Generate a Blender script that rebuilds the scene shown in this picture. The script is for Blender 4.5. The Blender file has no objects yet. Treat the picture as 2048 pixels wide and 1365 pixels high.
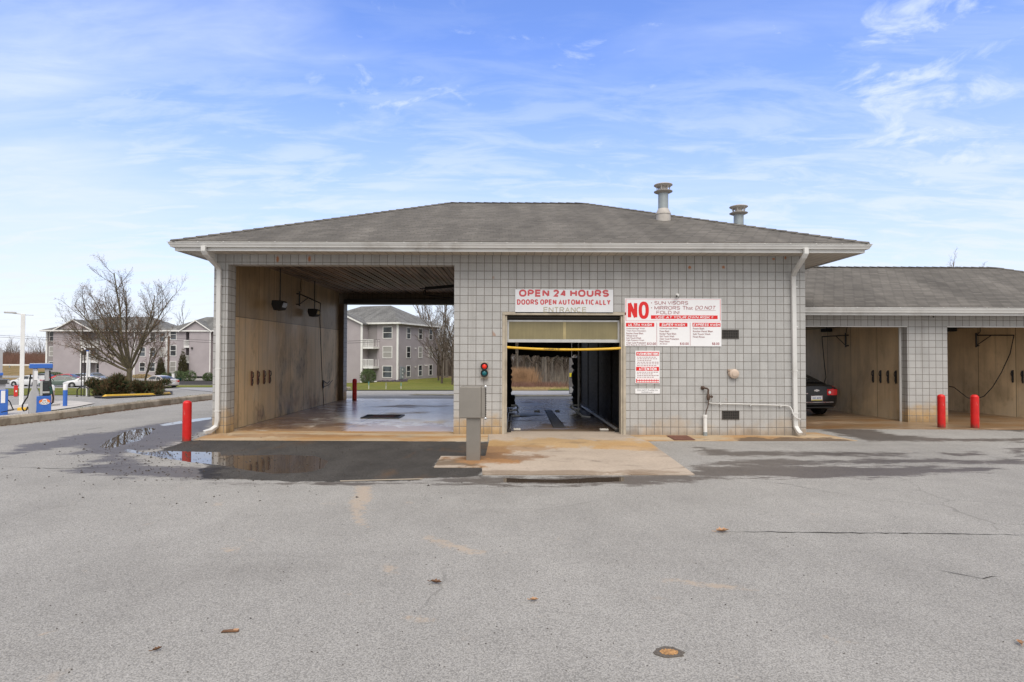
import bpy, bmesh, math, random
import numpy as np
from mathutils import Vector, Matrix
random.seed(7)
R = math.radians
SC = bpy.context.scene
COL = SC.collection

# ------------------------------------------------------------------ camera
F, CX, CY = 1160.0, 1024.0, 682.5            # the photograph's focal length and centre, in its pixels
EYE = Vector((0.0, 0.0, 2.05)); PITCH = R(1.16); ROLL = 0.0034
_f = Vector((0, math.cos(PITCH), math.sin(PITCH))); _u0 = Vector((0, -math.sin(PITCH), math.cos(PITCH))); _r0 = Vector((1, 0, 0))
_r = _r0*math.cos(ROLL) + _u0*math.sin(ROLL); _u = _u0*math.cos(ROLL) - _r0*math.sin(ROLL)
cam = bpy.data.objects.new('camera', bpy.data.cameras.new('camera')); COL.objects.link(cam)
cam.matrix_world = Matrix(((_r.x, _u.x, -_f.x, EYE.x), (_r.y, _u.y, -_f.y, EYE.y), (_r.z, _u.z, -_f.z, EYE.z), (0, 0, 0, 1)))
cam.data.sensor_width = 36; cam.data.lens = F/2048*36; cam.data.clip_end = 3000; cam.data.clip_start = .1
SC.camera = cam

def ray(px, py):
    return _f + _r*((px-CX)/F) + _u*((CY-py)/F)
def at(px, py, Y):
    d = ray(px, py); return EYE + d*(Y/d.y)
def terrain(x, y):                            # flat round the building, falling gently away behind it and towards the left
    if y < 25: a = 0.0
    elif y < 31: a = -.046*(y-25)**2/12
    else: a = -.046*(min(y, 66)-28)-.008*max(0, min(y, 112)-66)
    b = -.05*min(max(-14.6-x, 0), 8)
    return a+b
def gp(px, py):                               # where the line of sight through a photo pixel meets the terrain
    d = ray(px, py); lo, hi = 1.0, 400.0
    for _ in range(60):
        m = (lo+hi)/2; p = EYE + d*(m/d.y)
        if p.z > terrain(p.x, p.y): lo = m
        else: hi = m
    p = EYE + d*(hi/d.y); return Vector((p.x, p.y, terrain(p.x, p.y)))
def gpoly(pts): return [gp(x, y) for x, y in pts]

# ------------------------------------------------------------------ objects
def link(o, parent=None):
    COL.objects.link(o)
    if parent is not None: o.parent = parent
    return o
def tag(o, label=None, cat=None, group=None, kind=None):
    if label: o['label'] = label
    if cat: o['category'] = cat
    if group: o['group'] = group
    if kind: o['kind'] = kind
    return o
def thing(name, label, cat, loc=(0, 0, 0), rz=0, group=None):
    o = bpy.data.objects.new(name, None); o.location = loc; o.rotation_euler.z = rz; o.empty_display_size = .2
    COL.objects.link(o)
    return tag(o, label, cat, group)
def kids(o): return [c for c in COL.objects if c.parent == o]
def dup(o, parent=None):
    ch = kids(o); c = o.copy(); COL.objects.link(c)
    if parent is not None: c.parent = parent
    for k in ch: dup(k, c)
    return c

class MB:
    """Collects faces; build() links them as one mesh object. uv: metres along each face, v up the face."""
    def __init__(s): s.v = []; s.f = []; s.m = []; s.cur = 0
    def add(s, vs, fs):
        b = len(s.v); s.v += [tuple(p) for p in vs]
        for f in fs: s.f.append([i+b for i in f]); s.m.append(s.cur)
        return s
    def quad(s, *p): return s.add(p, [list(range(len(p)))])
    def box(s, x0, x1, y0, y1, z0, z1, M=None, skip=''):
        vs = [(x0, y0, z0), (x1, y0, z0), (x1, y1, z0), (x0, y1, z0), (x0, y0, z1), (x1, y0, z1), (x1, y1, z1), (x0, y1, z1)]
        if M is not None: vs = [M @ Vector(p) for p in vs]
        fs = {'b': [0, 3, 2, 1], 't': [4, 5, 6, 7], 'f': [0, 1, 5, 4], 'r': [1, 2, 6, 5], 'k': [2, 3, 7, 6], 'l': [3, 0, 4, 7]}
        return s.add(vs, [f for k, f in fs.items() if k not in skip])
    def bar(s, p, q, w, h=None, up=(0, 0, 1)):
        p, q = Vector(p), Vector(q); h = h or w; d = (q-p).normalized(); up = Vector(up)
        if abs(d.dot(up)) > .98: up = Vector((1, 0, 0))
        a = d.cross(up).normalized()*(w/2); b = a.cross(d).normalized()*(h/2)
        vs = [p-a-b, p+a-b, p+a+b, p-a+b, q-a-b, q+a-b, q+a+b, q-a+b]
        return s.add(vs, [[0, 3, 2, 1], [4, 5, 6, 7], [0, 1, 5, 4], [1, 2, 6, 5], [2, 3, 7, 6], [3, 0, 4, 7]])
    def tube(s, pts, r, n=8, caps=True):
        pts = [Vector(p) for p in pts]; k = len(pts)
        rr = r if isinstance(r, (list, tuple)) else [r]*k
        vs = []; t0 = (pts[1]-pts[0]).normalized()
        a = t0.orthogonal().normalized()
        for i, p in enumerate(pts):
            t = (pts[min(i+1, k-1)]-pts[max(i-1, 0)]).normalized()
            a = (a - t*a.dot(t)); a = a.normalized() if a.length > 1e-6 else t.orthogonal().normalized()
            b = t.cross(a)
            for j in range(n):
                g = 2*math.pi*j/n; vs.append(p + (a*math.cos(g)+b*math.sin(g))*rr[i])
        fs = []
        for i in range(k-1):
            for j in range(n):
                fs.append([i*n+j, i*n+(j+1) % n, (i+1)*n+(j+1) % n, (i+1)*n+j])
        if caps: fs += [list(range(n))[::-1], [(k-1)*n+j for j in range(n)]]
        return s.add(vs, fs)
    def lathe(s, prof, c=(0, 0, 0), n=24, axis='z'):
        vs = []; fs = []; c = Vector(c)
        for r, h in prof:
            for j in range(n):
                g = 2*math.pi*j/n; x, y = r*math.cos(g), r*math.sin(g)
                vs.append(c + (Vector((x, y, h)) if axis == 'z' else Vector((x, -h, y)) if axis == 'y' else Vector((h, x, y))))
        k = len(prof)
        for i in range(k-1):
            for j in range(n): fs.append([i*n+j, i*n+(j+1) % n, (i+1)*n+(j+1) % n, (i+1)*n+j])
        fs += [list(range(n))[::-1], [(k-1)*n+j for j in range(n)]]
        return s.add(vs, fs)
    def prism(s, poly, y0, y1):                 # polygon in x,z pushed from y0 to y1
        n = len(poly)
        vs = [(x, y0, z) for x, z in poly] + [(x, y1, z) for x, z in poly]
        return s.add(vs, [list(range(n)), [n+i for i in range(n)][::-1]] + [[i, n+i, n+(i+1) % n, (i+1) % n] for i in range(n)])
    def slab(s, pts, z0, z1):                   # plan polygon (x,y) between two heights above pts' own z
        n = len(pts)
        vs = [(p[0], p[1], (p[2] if len(p) > 2 else 0)+z0) for p in pts] + [(p[0], p[1], (p[2] if len(p) > 2 else 0)+z1) for p in pts]
        return s.add(vs, [list(range(n))[::-1], [n+i for i in range(n)]] + [[i, (i+1) % n, n+(i+1) % n, n+i] for i in range(n)])
    def build(s, name, mats, parent=None, smooth=False, bevel=0, seg=1, recalc=True, weld=False):
        me = bpy.data.meshes.new(name); me.from_pydata(s.v, [], s.f); me.update()
        mats = mats if isinstance(mats, (list, tuple)) else [mats]
        for m in mats: me.materials.append(m)
        if len(mats) > 1: me.polygons.foreach_set('material_index', s.m)
        bm = bmesh.new(); bm.from_mesh(me)
        if weld: bmesh.ops.remove_doubles(bm, verts=bm.verts, dist=weld)
        if recalc: bmesh.ops.recalc_face_normals(bm, faces=bm.faces)
        if bevel:
            ed = [e for e in bm.edges if len(e.link_faces) == 2 and e.calc_face_angle(0) > .6]
            bmesh.ops.bevel(bm, geom=ed, offset=bevel, segments=seg, affect='EDGES', clamp_overlap=True)
        uvl = bm.loops.layers.uv.new('UVMap'); Z = Vector((0, 0, 1))
        for f in bm.faces:
            n = f.normal; e = Z.cross(n)
            if e.length < .05: e = Vector((1, 0, 0)); g = Vector((0, 1, 0))
            else: e.normalize(); g = n.cross(e)
            for l in f.loops: l[uvl].uv = (l.vert.co.dot(e), l.vert.co.dot(g))
            f.smooth = smooth
        bm.to_mesh(me); bm.free()
        if smooth:
            try: me.set_sharp_from_angle(angle=R(40))
            except Exception: pass
        return link(bpy.data.objects.new(name, me), parent)

# ------------------------------------------------------------------ materials
class NT:
    def __init__(s, name):
        s.m = bpy.data.materials.new(name); s.m.use_nodes = True; s.t = s.m.node_tree; s.n = s.t.nodes; s.n.clear()
        s.o = s.n.new('ShaderNodeOutputMaterial')
    def set(s, sock, v):
        if v is None: return
        if hasattr(v, 'is_linked'): s.t.links.new(v, sock)
        else:
            if isinstance(v, (tuple, list)) and len(v) == 3 and sock.type == 'RGBA': v = (*v, 1)
            sock.default_value = v
    def node(s, ty, ins=None, out=0, **kw):
        n = s.n.new(ty)
        for k, v in kw.items(): setattr(n, k, v)
        for k, v in (ins or {}).items(): s.set(n.inputs[k], v)
        return n.outputs[out]
    def math(s, op, a, b=None, c=None, clamp=False):
        n = s.n.new('ShaderNodeMath'); n.operation = op; n.use_clamp = clamp
        for i, v in enumerate((a, b, c)): s.set(n.inputs[i], v)
        return n.outputs[0]
    def vmath(s, op, a, b=None):
        n = s.n.new('ShaderNodeVectorMath'); n.operation = op
        s.set(n.inputs[0], a); s.set(n.inputs[1], b); return n.outputs[0]
    def mix(s, f, a, b, mode='MIX'):
        n = s.n.new('ShaderNodeMix'); n.data_type = 'RGBA'; n.blend_type = mode
        s.set(n.inputs[0], f); s.set(n.inputs[6], a); s.set(n.inputs[7], b); return n.outputs[2]
    def fmix(s, f, a, b):
        n = s.n.new('ShaderNodeMix'); n.data_type = 'FLOAT'
        s.set(n.inputs[0], f); s.set(n.inputs[2], a); s.set(n.inputs[3], b); return n.outputs[0]
    def coord(s, k='Object'): return s.node('ShaderNodeTexCoord', out=k)
    def map(s, v, scale=(1, 1, 1), loc=(0, 0, 0), rot=(0, 0, 0)):
        return s.node('ShaderNodeMapping', {'Vector': v, 'Scale': scale, 'Location': loc, 'Rotation': rot})
    def noise(s, v, scale, detail=3, rough=.55, dist=0):
        return s.node('ShaderNodeTexNoise', {'Vector': v, 'Scale': scale, 'Detail': detail, 'Roughness': rough, 'Distortion': dist})
    def step(s, v, a, b, c=0, d=1):
        return s.node('ShaderNodeMapRange', {'Value': v, 'From Min': a, 'From Max': b, 'To Min': c, 'To Max': d}, interpolation_type='SMOOTHSTEP')
    def lin(s, v, a, b, c=0, d=1):
        return s.node('ShaderNodeMapRange', {'Value': v, 'From Min': a, 'From Max': b, 'To Min': c, 'To Max': d})
    def attr(s, name): return s.node('ShaderNodeAttribute', out='Fac', attribute_name=name)
    def xyz(s, v):
        n = s.n.new('ShaderNodeSeparateXYZ'); s.set(n.inputs[0], v); return n.outputs
    def vec(s, x, y, z=0): return s.node('ShaderNodeCombineXYZ', {0: x, 1: y, 2: z})
    def bump(s, h, strength=.3, dist=.01, nrm=None):
        return s.node('ShaderNodeBump', {'Height': h, 'Strength': strength, 'Distance': dist, 'Normal': nrm})
    def white(s, v): return s.node('ShaderNodeTexWhiteNoise', {'Vector': v}, noise_dimensions='3D')
    def out(s, base=(.5, .5, .5), rough=.6, normal=None, metal=0, spec=.5, emit=None, es=0, coat=0, trans=0, alpha=None, crough=.05):
        p = s.n.new('ShaderNodeBsdfPrincipled')
        for k, v in (('Base Color', base), ('Roughness', rough), ('Normal', normal), ('Metallic', metal), ('Specular IOR Level', spec), ('Coat Weight', coat), ('Transmission Weight', trans)):
            s.set(p.inputs[k], v)
        if coat: p.inputs['Coat Roughness'].default_value = crough
        if emit: s.set(p.inputs['Emission Color'], emit); s.set(p.inputs['Emission Strength'], es)
        if alpha is not None: s.set(p.inputs['Alpha'], alpha)
        s.t.links.new(p.outputs[0], s.o.inputs[0]); return s.m

def plain(name, c, rough=.55, metal=0, var=.12, scale=6, bump=.1, spec=.5, coat=0, dirt=None, dirtamt=.5):
    t = NT(name); v = t.coord('Object')
    n = t.noise(v, scale, 4, .6); n2 = t.noise(v, scale*9, 3, .6)
    k = t.lin(n, .3, .7, 1-var, 1+var)
    col = t.mix(1.0, c, t.vec(k, k, k), 'MULTIPLY')
    if dirt:
        d = t.step(t.noise(t.map(v, (1, 1, .35)), scale*.6, 5, .65, .4), .48, .75)
        col = t.mix(t.math('MULTIPLY', d, dirtamt), col, dirt)
    return t.out(col, t.lin(n2, .3, .7, max(rough-.08, .02), min(rough+.08, 1)), t.bump(n2, bump, .004), metal, spec, coat=coat)
def m_block(name, base=(.408, .404, .392), rust=1.0, du=.09, pitch=(.2032, .205), joint=(.17, .155, .138)):
    t = NT(name); uv = t.coord('UV'); o = t.coord('Object'); s = t.xyz(uv)
    u = t.math('ADD', s[0], du+.2032*100); v = t.math('ADD', s[1], .205*100)
    cu = t.math('DIVIDE', u, pitch[0]); cv = t.math('DIVIDE', v, pitch[1])
    fu = t.math('FRACT', cu); fv = t.math('FRACT', cv)
    eu = t.math('MULTIPLY', t.math('MINIMUM', fu, t.math('SUBTRACT', 1, fu)), pitch[0])
    ev = t.math('MULTIPLY', t.math('MINIMUM', fv, t.math('SUBTRACT', 1, fv)), pitch[1])
    e = t.math('MINIMUM', eu, ev)
    wob = t.lin(t.noise(o, 18, 3), .3, .7, -.0015, .0015)
    J = t.step(t.math('ADD', e, wob), .0045, .0095, 1, 0)                       # 1 in the mortar joint
    cell = t.vec(t.math('FLOOR', cu), t.math('FLOOR', cv), 3)
    k = t.lin(t.white(cell), 0, 1, .945, 1.05)
    grain = t.noise(o, 95, 4, .7); mott = t.noise(o, 2.2, 4, .6)
    k = t.math('MULTIPLY', k, t.math('MULTIPLY', t.lin(grain, .25, .75, .8, 1.2), t.lin(mott, .3, .7, .93, 1.07)))
    col = t.mix(1, base, t.vec(k, k, k), 'MULTIPLY')
    z = t.xyz(o)[2]; x = t.xyz(o)[0]
    side = t.math('MAXIMUM', t.math('LESS_THAN', x, -.1), t.math('GREATER_THAN', x, 8))     # the posts beside the wash bays get the rusty splash
    low = t.step(t.math('ADD', z, t.lin(t.noise(o, 1.6, 4, .6), .3, .7, -.30, .30)), .0, t.fmix(side, .36, .70), 1, 0)
    amt = t.math('MULTIPLY', low, t.fmix(side, .35*rust, .95*rust))
    col = t.mix(amt, col, t.mix(1, col, (1.05, .70, .33), 'MULTIPLY'))
    spots = t.step(t.noise(t.map(o, (1, 1, .6)), 3.1, 2, .4), .735, .77)
    col = t.mix(t.math('MULTIPLY', spots, .55), col, (.30, .12, .04))
    if rust > .9 and base[0] > .3:                                           # rusty anchor marks below the eave
        for (bx, bz, rx, rz) in ((-5.90, 4.38, .045, .11), (-5.10, 4.39, .05, .10), (4.46, 4.21, .05, .05), (5.31, 4.22, .05, .05), (6.57, 4.43, .05, .035), (6.87, 4.46, .035, .05)):
            q = t.vmath('MULTIPLY', t.vmath('SUBTRACT', o, (bx, 0, bz)), (1/rx, 0, 1/rz)); n_ = t.n.new('ShaderNodeVectorMath'); n_.operation = 'LENGTH'; t.set(n_.inputs[0], q)
            col = t.mix(t.step(t.math('ADD', n_.outputs['Value'], t.lin(grain, .25, .75, -.5, .5)), .5, 1.0, .85, 0), col, (.38, .13, .035))
    streak = t.step(t.noise(t.map(o, (6, 6, .2)), 1.0, 5, .65), .50, .72)
    col = t.mix(t.math('MULTIPLY', streak, .26), col, (.20, .18, .15))
    grime = t.step(t.math('ADD', z, t.lin(t.noise(t.map(o, (1, 1, .3)), 3, 4, .6), .3, .7, -.12, .12)), .0, .22, .5, 0)
    col = t.mix(grime, col, (.16, .12, .08))
    col = t.mix(J, col, joint)
    h = t.math('SUBTRACT', t.math('MULTIPLY', grain, .35), J)
    return t.out(col, .85, t.bump(h, .55, .006), spec=.25)

def m_shingle(name, base=(.138, .127, .112)):
    t = NT(name); uv = t.coord('UV'); o = t.coord('Object'); s = t.xyz(uv)
    row = t.math('DIVIDE', t.math('ADD', s[1], 100), .142); ri = t.math('FLOOR', row); rf = t.math('FRACT', row)
    cu = t.math('DIVIDE', t.math('ADD', t.math('ADD', s[0], 100), t.math('MULTIPLY', t.math('FRACT', t.math('MULTIPLY', ri, .381)), .61)), .31)
    ci = t.math('FLOOR', cu); cf = t.math('FRACT', cu)
    k = t.lin(t.white(t.vec(ri, ci, 1)), 0, 1, .86, 1.16)
    slot = t.math('MULTIPLY', t.step(t.math('MINIMUM', cf, t.math('SUBTRACT', 1, cf)), .012, .03, 1, 0), .7)
    edge = t.step(rf, .04, .36, 1, 0)
    gr = t.noise(o, 140, 3, .7); mo = t.noise(t.map(uv, (1.0, .13, 1)), 1.1, 5, .62); mo2 = t.noise(uv, .7, 3, .5)
    k = t.math('MULTIPLY', k, t.math('MULTIPLY', t.lin(gr, .25, .75, .75, 1.25), t.math('MULTIPLY', t.lin(mo, .35, .7, .80, 1.28), t.lin(mo2, .3, .7, .90, 1.10))))
    col = t.mix(1, base, t.vec(k, k, k), 'MULTIPLY')
    col = t.mix(t.math('MAXIMUM', slot, t.math('MULTIPLY', edge, .9)), col, (.045, .041, .037))
    return t.out(col, .95, t.bump(t.math('SUBTRACT', 1, rf), .6, .012), spec=.15)

def m_panel(name, base=(.60, .437, .248), dirt=1.0):
    """Fibreglass wall sheet: lap seams, an upper course, dirty splash low down and in drips."""
    t = NT(name); uv = t.coord('UV'); o = t.coord('Object'); s = t.xyz(uv); z = t.xyz(o)[2]
    su = t.math('FRACT', t.math('DIVIDE', t.math('ADD', s[0], 100.3), 1.22))
    seam = t.step(t.math('MINIMUM', su, t.math('SUBTRACT', 1, su)), .004, .012, 1, 0)
    hs = t.step(t.math('ABSOLUTE', t.math('SUBTRACT', z, 2.99)), .006, .016, 1, 0)
    seam = t.math('MAXIMUM', seam, hs)
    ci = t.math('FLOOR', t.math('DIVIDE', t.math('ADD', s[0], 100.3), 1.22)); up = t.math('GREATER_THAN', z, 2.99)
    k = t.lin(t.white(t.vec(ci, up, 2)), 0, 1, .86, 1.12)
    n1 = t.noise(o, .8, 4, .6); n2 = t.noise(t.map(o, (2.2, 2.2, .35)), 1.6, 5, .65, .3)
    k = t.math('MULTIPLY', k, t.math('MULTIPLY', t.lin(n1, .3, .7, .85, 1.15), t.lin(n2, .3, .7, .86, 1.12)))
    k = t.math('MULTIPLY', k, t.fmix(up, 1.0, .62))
    col = t.mix(1, base, t.vec(k, k, k), 'MULTIPLY')
    splash = t.math('MULTIPLY', t.step(t.noise(t.map(o, (1, 1, .5)), .62, 5, .65, .6), .43, .62), t.step(z, .2, 2.8, 1, .35))
    col = t.mix(t.math('MULTIPLY', splash, .82*dirt), col, (.060, .043, .027))
    rust = t.math('MULTIPLY', t.step(t.noise(o, 1.1, 4, .6, .3), .5, .7), t.step(z, .1, 1.1, 1, 0))
    col = t.mix(t.math('MULTIPLY', rust, .75*dirt), col, (.20, .095, .035))
    speck = t.step(t.noise(t.map(o, (1, 1, .4)), 9, 2, .5), .56, .62)
    col = t.mix(t.math('MULTIPLY', t.math('MULTIPLY', speck, t.math('MAXIMUM', splash, t.math('MULTIPLY', rust, .8))), .9 if dirt > .6 else .22), col, (.03, .025, .02))
    run = t.step(t.noise(t.map(o, (9, 9, .16)), 1.0, 5, .68), .52, .70); col = t.mix(t.math('MULTIPLY', run, .38*dirt+.12), col, (.12, .085, .05))
    scum = t.math('MULTIPLY', t.step(t.noise(t.map(o, (1, 1, .7), (3, 1, 8)), 1.0, 5, .6), .52, .66), t.step(z, .5, 2.4, 1, 0)); col = t.mix(t.math('MULTIPLY', scum, .35), col, (.62, .53, .38))
    col = t.mix(t.math('MULTIPLY', seam, .75), col, (.05, .04, .03))
    return t.out(col, t.lin(n1, .3, .7, .35, .6), t.bump(t.math('SUBTRACT', t.noise(o, 5, 3), seam), .25, .006), spec=.4)

def m_siding(name, base=(.365, .330, .342)):
    t = NT(name); uv = t.coord('UV'); o = t.coord('Object'); s = t.xyz(uv)
    f = t.math('FRACT', t.math('DIVIDE', t.math('ADD', s[1], 50), .155))
    sh = t.step(f, 0, .14, 1, 0); k = t.lin(t.noise(o, .5, 4), .3, .7, .92, 1.08)
    col = t.mix(1, base, t.vec(k, k, k), 'MULTIPLY'); col = t.mix(t.math('MULTIPLY', sh, .4), col, (.10, .09, .09))
    return t.out(col, .7, t.bump(f, .5, .012), spec=.3)

def m_concrete(name, base=(.47, .41, .345), rust=(.36, .20, .075), rustpos=(.5, .62), wet=0.0, slabs=None, blobs=(), wdark=(.55, .50, .45), wrough=.13, coat=0):
    t = NT(name); o = t.coord('Object'); s = t.xyz(o)
    n1 = t.noise(o, .9, 5, .6); n2 = t.noise(o, 22, 4, .65); n3 = t.noise(t.map(o, (.5, 1.6, 1)), 1.1, 5, .6, .5)
    k = t.math('MULTIPLY', t.lin(n1, .3, .7, .88, 1.1), t.lin(n2, .3, .7, .9, 1.1))
    col = t.mix(1, base, t.vec(k, k, k), 'MULTIPLY')
    rr = t.step(n3, *rustpos)
    col = t.mix(t.math('MULTIPLY', rr, .85), col, rust)
    wob = t.noise(o, 1.5, 6, .68, .3)
    for (bx, by, rx, ry, bc, ba) in blobs:                                  # stains that have their own place on the slab
        q = t.vmath('MULTIPLY', t.vmath('SUBTRACT', o, (bx, by, 0)), (1/rx, 1/ry, 0))
        n_ = t.n.new('ShaderNodeVectorMath'); n_.operation = 'LENGTH'; t.set(n_.inputs[0], q)
        f_ = t.step(t.math('ADD', n_.outputs['Value'], t.lin(wob, .25, .75, -.75, .75)), .62, 1.08, ba, 0)
        col = t.mix(f_, col, t.mix(1, t.vec(k, k, k), bc, 'MULTIPLY'))
    dark = t.step(t.noise(t.map(o, (.6, 1.5, 1), (7, 3, 0)), 1.3, 5, .65, .4), .55, .74)
    col = t.mix(t.math('MULTIPLY', dark, .55), col, (.09, .07, .05))
    pit = t.step(t.noise(o, 16, 2, .5), .70, .74); col = t.mix(t.math('MULTIPLY', pit, .5), col, (.10, .08, .06))
    rough = .88
    if wet:
        w = t.step(t.noise(t.map(o, (.8, 1.2, 1), (2, 9, 0)), .55, 4, .55, .5), .30, .46)
        w = t.math('MULTIPLY', w, wet)
        col = t.mix(w, col, t.mix(1, col, wdark, 'MULTIPLY')); rough = t.fmix(w, .8, wrough)
    jt = 0
    if slabs:
        for i, (axis, pos) in enumerate(slabs):
            j = t.step(t.math('ABSOLUTE', t.math('SUBTRACT', s[axis], pos)), .006, .016, 1, 0)
            col = t.mix(t.math('MULTIPLY', j, .75), col, (.05, .04, .035))
    return t.out(col, rough, t.bump(n2, t.fmix(w, .25, .04) if wet else .25, .004), spec=.5 if not coat else .2, coat=t.math('MULTIPLY', w, coat) if coat else 0, crough=.22)

M = {}
M['block'] = m_block('scored_block')
M['block_rear'] = m_block('shaded_rear_block', (.12, .098, .075), joint=(.05, .04, .03))  # shade on the rear lintel's inner face, put into the block colour
M['shingle'] = m_shingle('grey_shingle'); M['shingle_far'] = m_shingle('far_shingle', (.17, .17, .165))
M['panel'] = m_panel('bay_panel'); M['panel_wing'] = m_panel('wing_panel', (.62, .475, .295), .35)
M['siding'] = m_siding('lilac_siding'); M['siding_shade'] = m_siding('shaded_siding', (.26, .24, .24))  # the second is the same siding with shade put into its colour
M['pad'] = m_concrete('entrance_pad', (.40, .33, .262), (.40, .25, .11), (.64, .78), blobs=[(-.60, 12.1, .75, 1.7, (.26, .135, .05), .9), (-.25, 11.3, .9, .5, (.19, .10, .045), .8), (-1.05, 10.75, .55, .35, (.12, .08, .045), .85), (-.45, 10.9, .6, .28, (.33, .17, .065), .8), (1.3, 13.2, 2.6, .75, (.42, .27, .115), .8), (2.6, 12.7, .9, .6, (.42, .26, .11), .7), (.6, 9.9, 1.7, .22, (.17, .115, .07), .6), (2.2, 9.95, .8, .2, (.19, .13, .08), .5), (.3, 12.4, .7, .45, (.30, .17, .07), .6)])
M['apron'] = m_concrete('rusty_apron', (.43, .33, .215), (.36, .19, .06), (.42, .62), blobs=[(6.6, 13.7, 1.6, .6, (.10, .065, .04), .9), (-5.5, 14.2, 2.2, .3, (.25, .13, .05), .6)])
M['bayfloor'] = m_concrete('wet_bay_floor', (.80, .74, .635), (.44, .27, .11), (.56, .72), wet=.95, slabs=[(1, 19.6), (0, -4.4)], wdark=(.96, .94, .91), wrough=.55, coat=1.0, blobs=[(-4.4, 15.0, 4.5, 1.9, (.36, .20, .075), .9), (-7.2, 18.5, 1.7, 4.2, (.24, .13, .055), .9), (-6.2, 16.6, 2.0, 1.2, (.16, .085, .04), .7), (-7.3, 22.5, 1.2, 3.0, (.20, .12, .06), .8), (-2.0, 15.5, 1.2, .9, (.40, .24, .10), .8)])
M['wingfloor'] = m_concrete('wing_floor', (.36, .265, .175), (.30, .16, .06), (.42, .62), wet=.7)
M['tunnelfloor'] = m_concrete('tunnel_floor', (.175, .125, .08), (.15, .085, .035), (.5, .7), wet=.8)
M['slab'] = m_concrete('station_slab', (.46, .43, .39), (.36, .30, .23), (.62, .8))
M['kerb'] = m_concrete('kerb_concrete', (.34, .29, .225), (.16, .125, .085), (.45, .65))
M['white'] = plain('white_painted_metal', (.72, .72, .70), .4, var=.05, scale=3, bump=.03, dirt=(.34, .30, .25), dirtamt=.35)
M['gutter'] = plain('gutter_white', (.60, .595, .575), .45, var=.06, scale=2, bump=.03, dirt=(.28, .25, .21), dirtamt=.5)
M['soffit'] = None
M['red'] = plain('red_bollard_paint', (.58, .014, .012), .38, var=.08, scale=7, bump=.06, dirt=(.60, .25, .22), dirtamt=.4)
M['redbox'] = plain('red_box_paint', (.60, .03, .025), .45)
M['blue'] = plain('blue_paint', (.035, .13, .47), .45, var=.06)
M['yellow'] = plain('yellow_paint', (.68, .41, .03), .45, var=.08, dirt=(.35, .22, .04), dirtamt=.3)
M['steel'] = plain('brushed_steel', (.27, .25, .222), .45, metal=.55, var=.08, scale=2.5, bump=.05, dirt=(.36, .32, .27), dirtamt=.4)
M['galv'] = plain('galvanised_flue', (.30, .335, .345), .5, metal=.35, var=.12, scale=5)
M['tanmetal'] = plain('grey_cap_metal', (.43, .40, .365), .55, var=.1)
M['trim'] = plain('tan_door_trim', (.42, .37, .29), .6, var=.15, scale=4, dirt=(.16, .13, .09), dirtamt=.6)
M['alu'] = plain('aluminium', (.55, .55, .54), .38, metal=.6, var=.08)
M['chrome'] = plain('chrome', (.75, .75, .75), .12, metal=1, var=.03)
M['dark'] = plain('dark_metal', (.022, .02, .018), .5, var=.2)
M['brownpipe'] = plain('rusty_pipe', (.075, .045, .03), .65, var=.3, scale=14)
M['rustplate'] = plain('rust_plate', (.14, .055, .035), .8, var=.25, scale=9)
M['black'] = plain('black_rubber', (.012, .012, .012), .8, var=.2)
M['foam'] = plain('black_brush_foam', (.008, .008, .009), .95, var=.3, scale=12)
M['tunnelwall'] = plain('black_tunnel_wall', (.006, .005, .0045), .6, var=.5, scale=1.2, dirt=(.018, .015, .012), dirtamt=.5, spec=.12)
M['beige'] = plain('beige_plastic', (.50, .40, .32), .5)
M['signwhite'] = plain('sign_white', (.78, .78, .79), .4, var=.03, scale=2, bump=.02)
M['signfade'] = plain('faded_sign_white', (.66, .67, .69), .5, var=.05, scale=2, bump=.02)
M['signred'] = plain('sign_red', (.66, .012, .012), .4, var=.05, bump=.01)
M['fadered'] = plain('faded_red_letters', (.52, .075, .085), .5, var=.1, bump=.01)
M['greyred'] = plain('dark_red_letters', (.33, .09, .10), .5, var=.1, bump=.01)
M['tanletter'] = plain('tan_letters', (.40, .37, .27), .5, var=.1, bump=.01)
M['blackletter'] = plain('black_letters', (.02, .02, .022), .5, bump=.01)
M['greyletter'] = plain('grey_red_small_letters', (.34, .17, .17), .5, bump=.01)
M['bark'] = plain('grey_brown_bark', (.115, .09, .065), .95, var=.4, scale=9, bump=.5)
M['mossbark'] = plain('mossy_bark', (.10, .082, .05), .95, var=.4, scale=7, bump=.5, dirt=(.11, .105, .03), dirtamt=.55)
M['barkfar'] = plain('woods_bark', (.085, .065, .05), .95, var=.35, scale=2)
M['barkpale'] = plain('pale_woods_bark', (.18, .155, .13), .95, var=.3, scale=2)
M['deadleaf'] = plain('dead_leaf', (.16, .075, .035), .9, var=.4, scale=20)
M['tanleaf'] = plain('tan_leaf', (.42, .24, .13), .8, var=.3, scale=30)
M['brownleaf'] = plain('brown_leaf', (.14, .07, .035), .8, var=.3, scale=30)
M['evergreen'] = plain('evergreen_leaf', (.045, .066, .022), .8, var=.5, scale=3)
M['boxgreen'] = plain('round_shrub_leaf', (.075, .115, .04), .8, var=.45, scale=4)
M['arbor'] = plain('arborvitae_leaf', (.055, .05, .018), .85, var=.45, scale=4)
M['rustgreen'] = plain('bronzed_juniper', (.10, .06, .025), .85, var=.4, scale=5)
M['brush'] = plain('dry_brush', (.26, .155, .085), .95, var=.35, scale=1.5)
M['brushred'] = plain('red_brown_brush', (.15, .08, .06), .95, var=.35, scale=1.2)
M['straw'] = plain('straw', (.36, .27, .13), .95, var=.3, scale=1.2)
M['grassblade'] = plain('grass_blade', (.10, .14, .03), .9, var=.4, scale=3)
M['stone'] = plain('white_edging_stone', (.5, .49, .5), .8, var=.25)
M['purple'] = plain('dark_purple_plants', (.07, .055, .075), .9, var=.5, scale=9)
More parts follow.
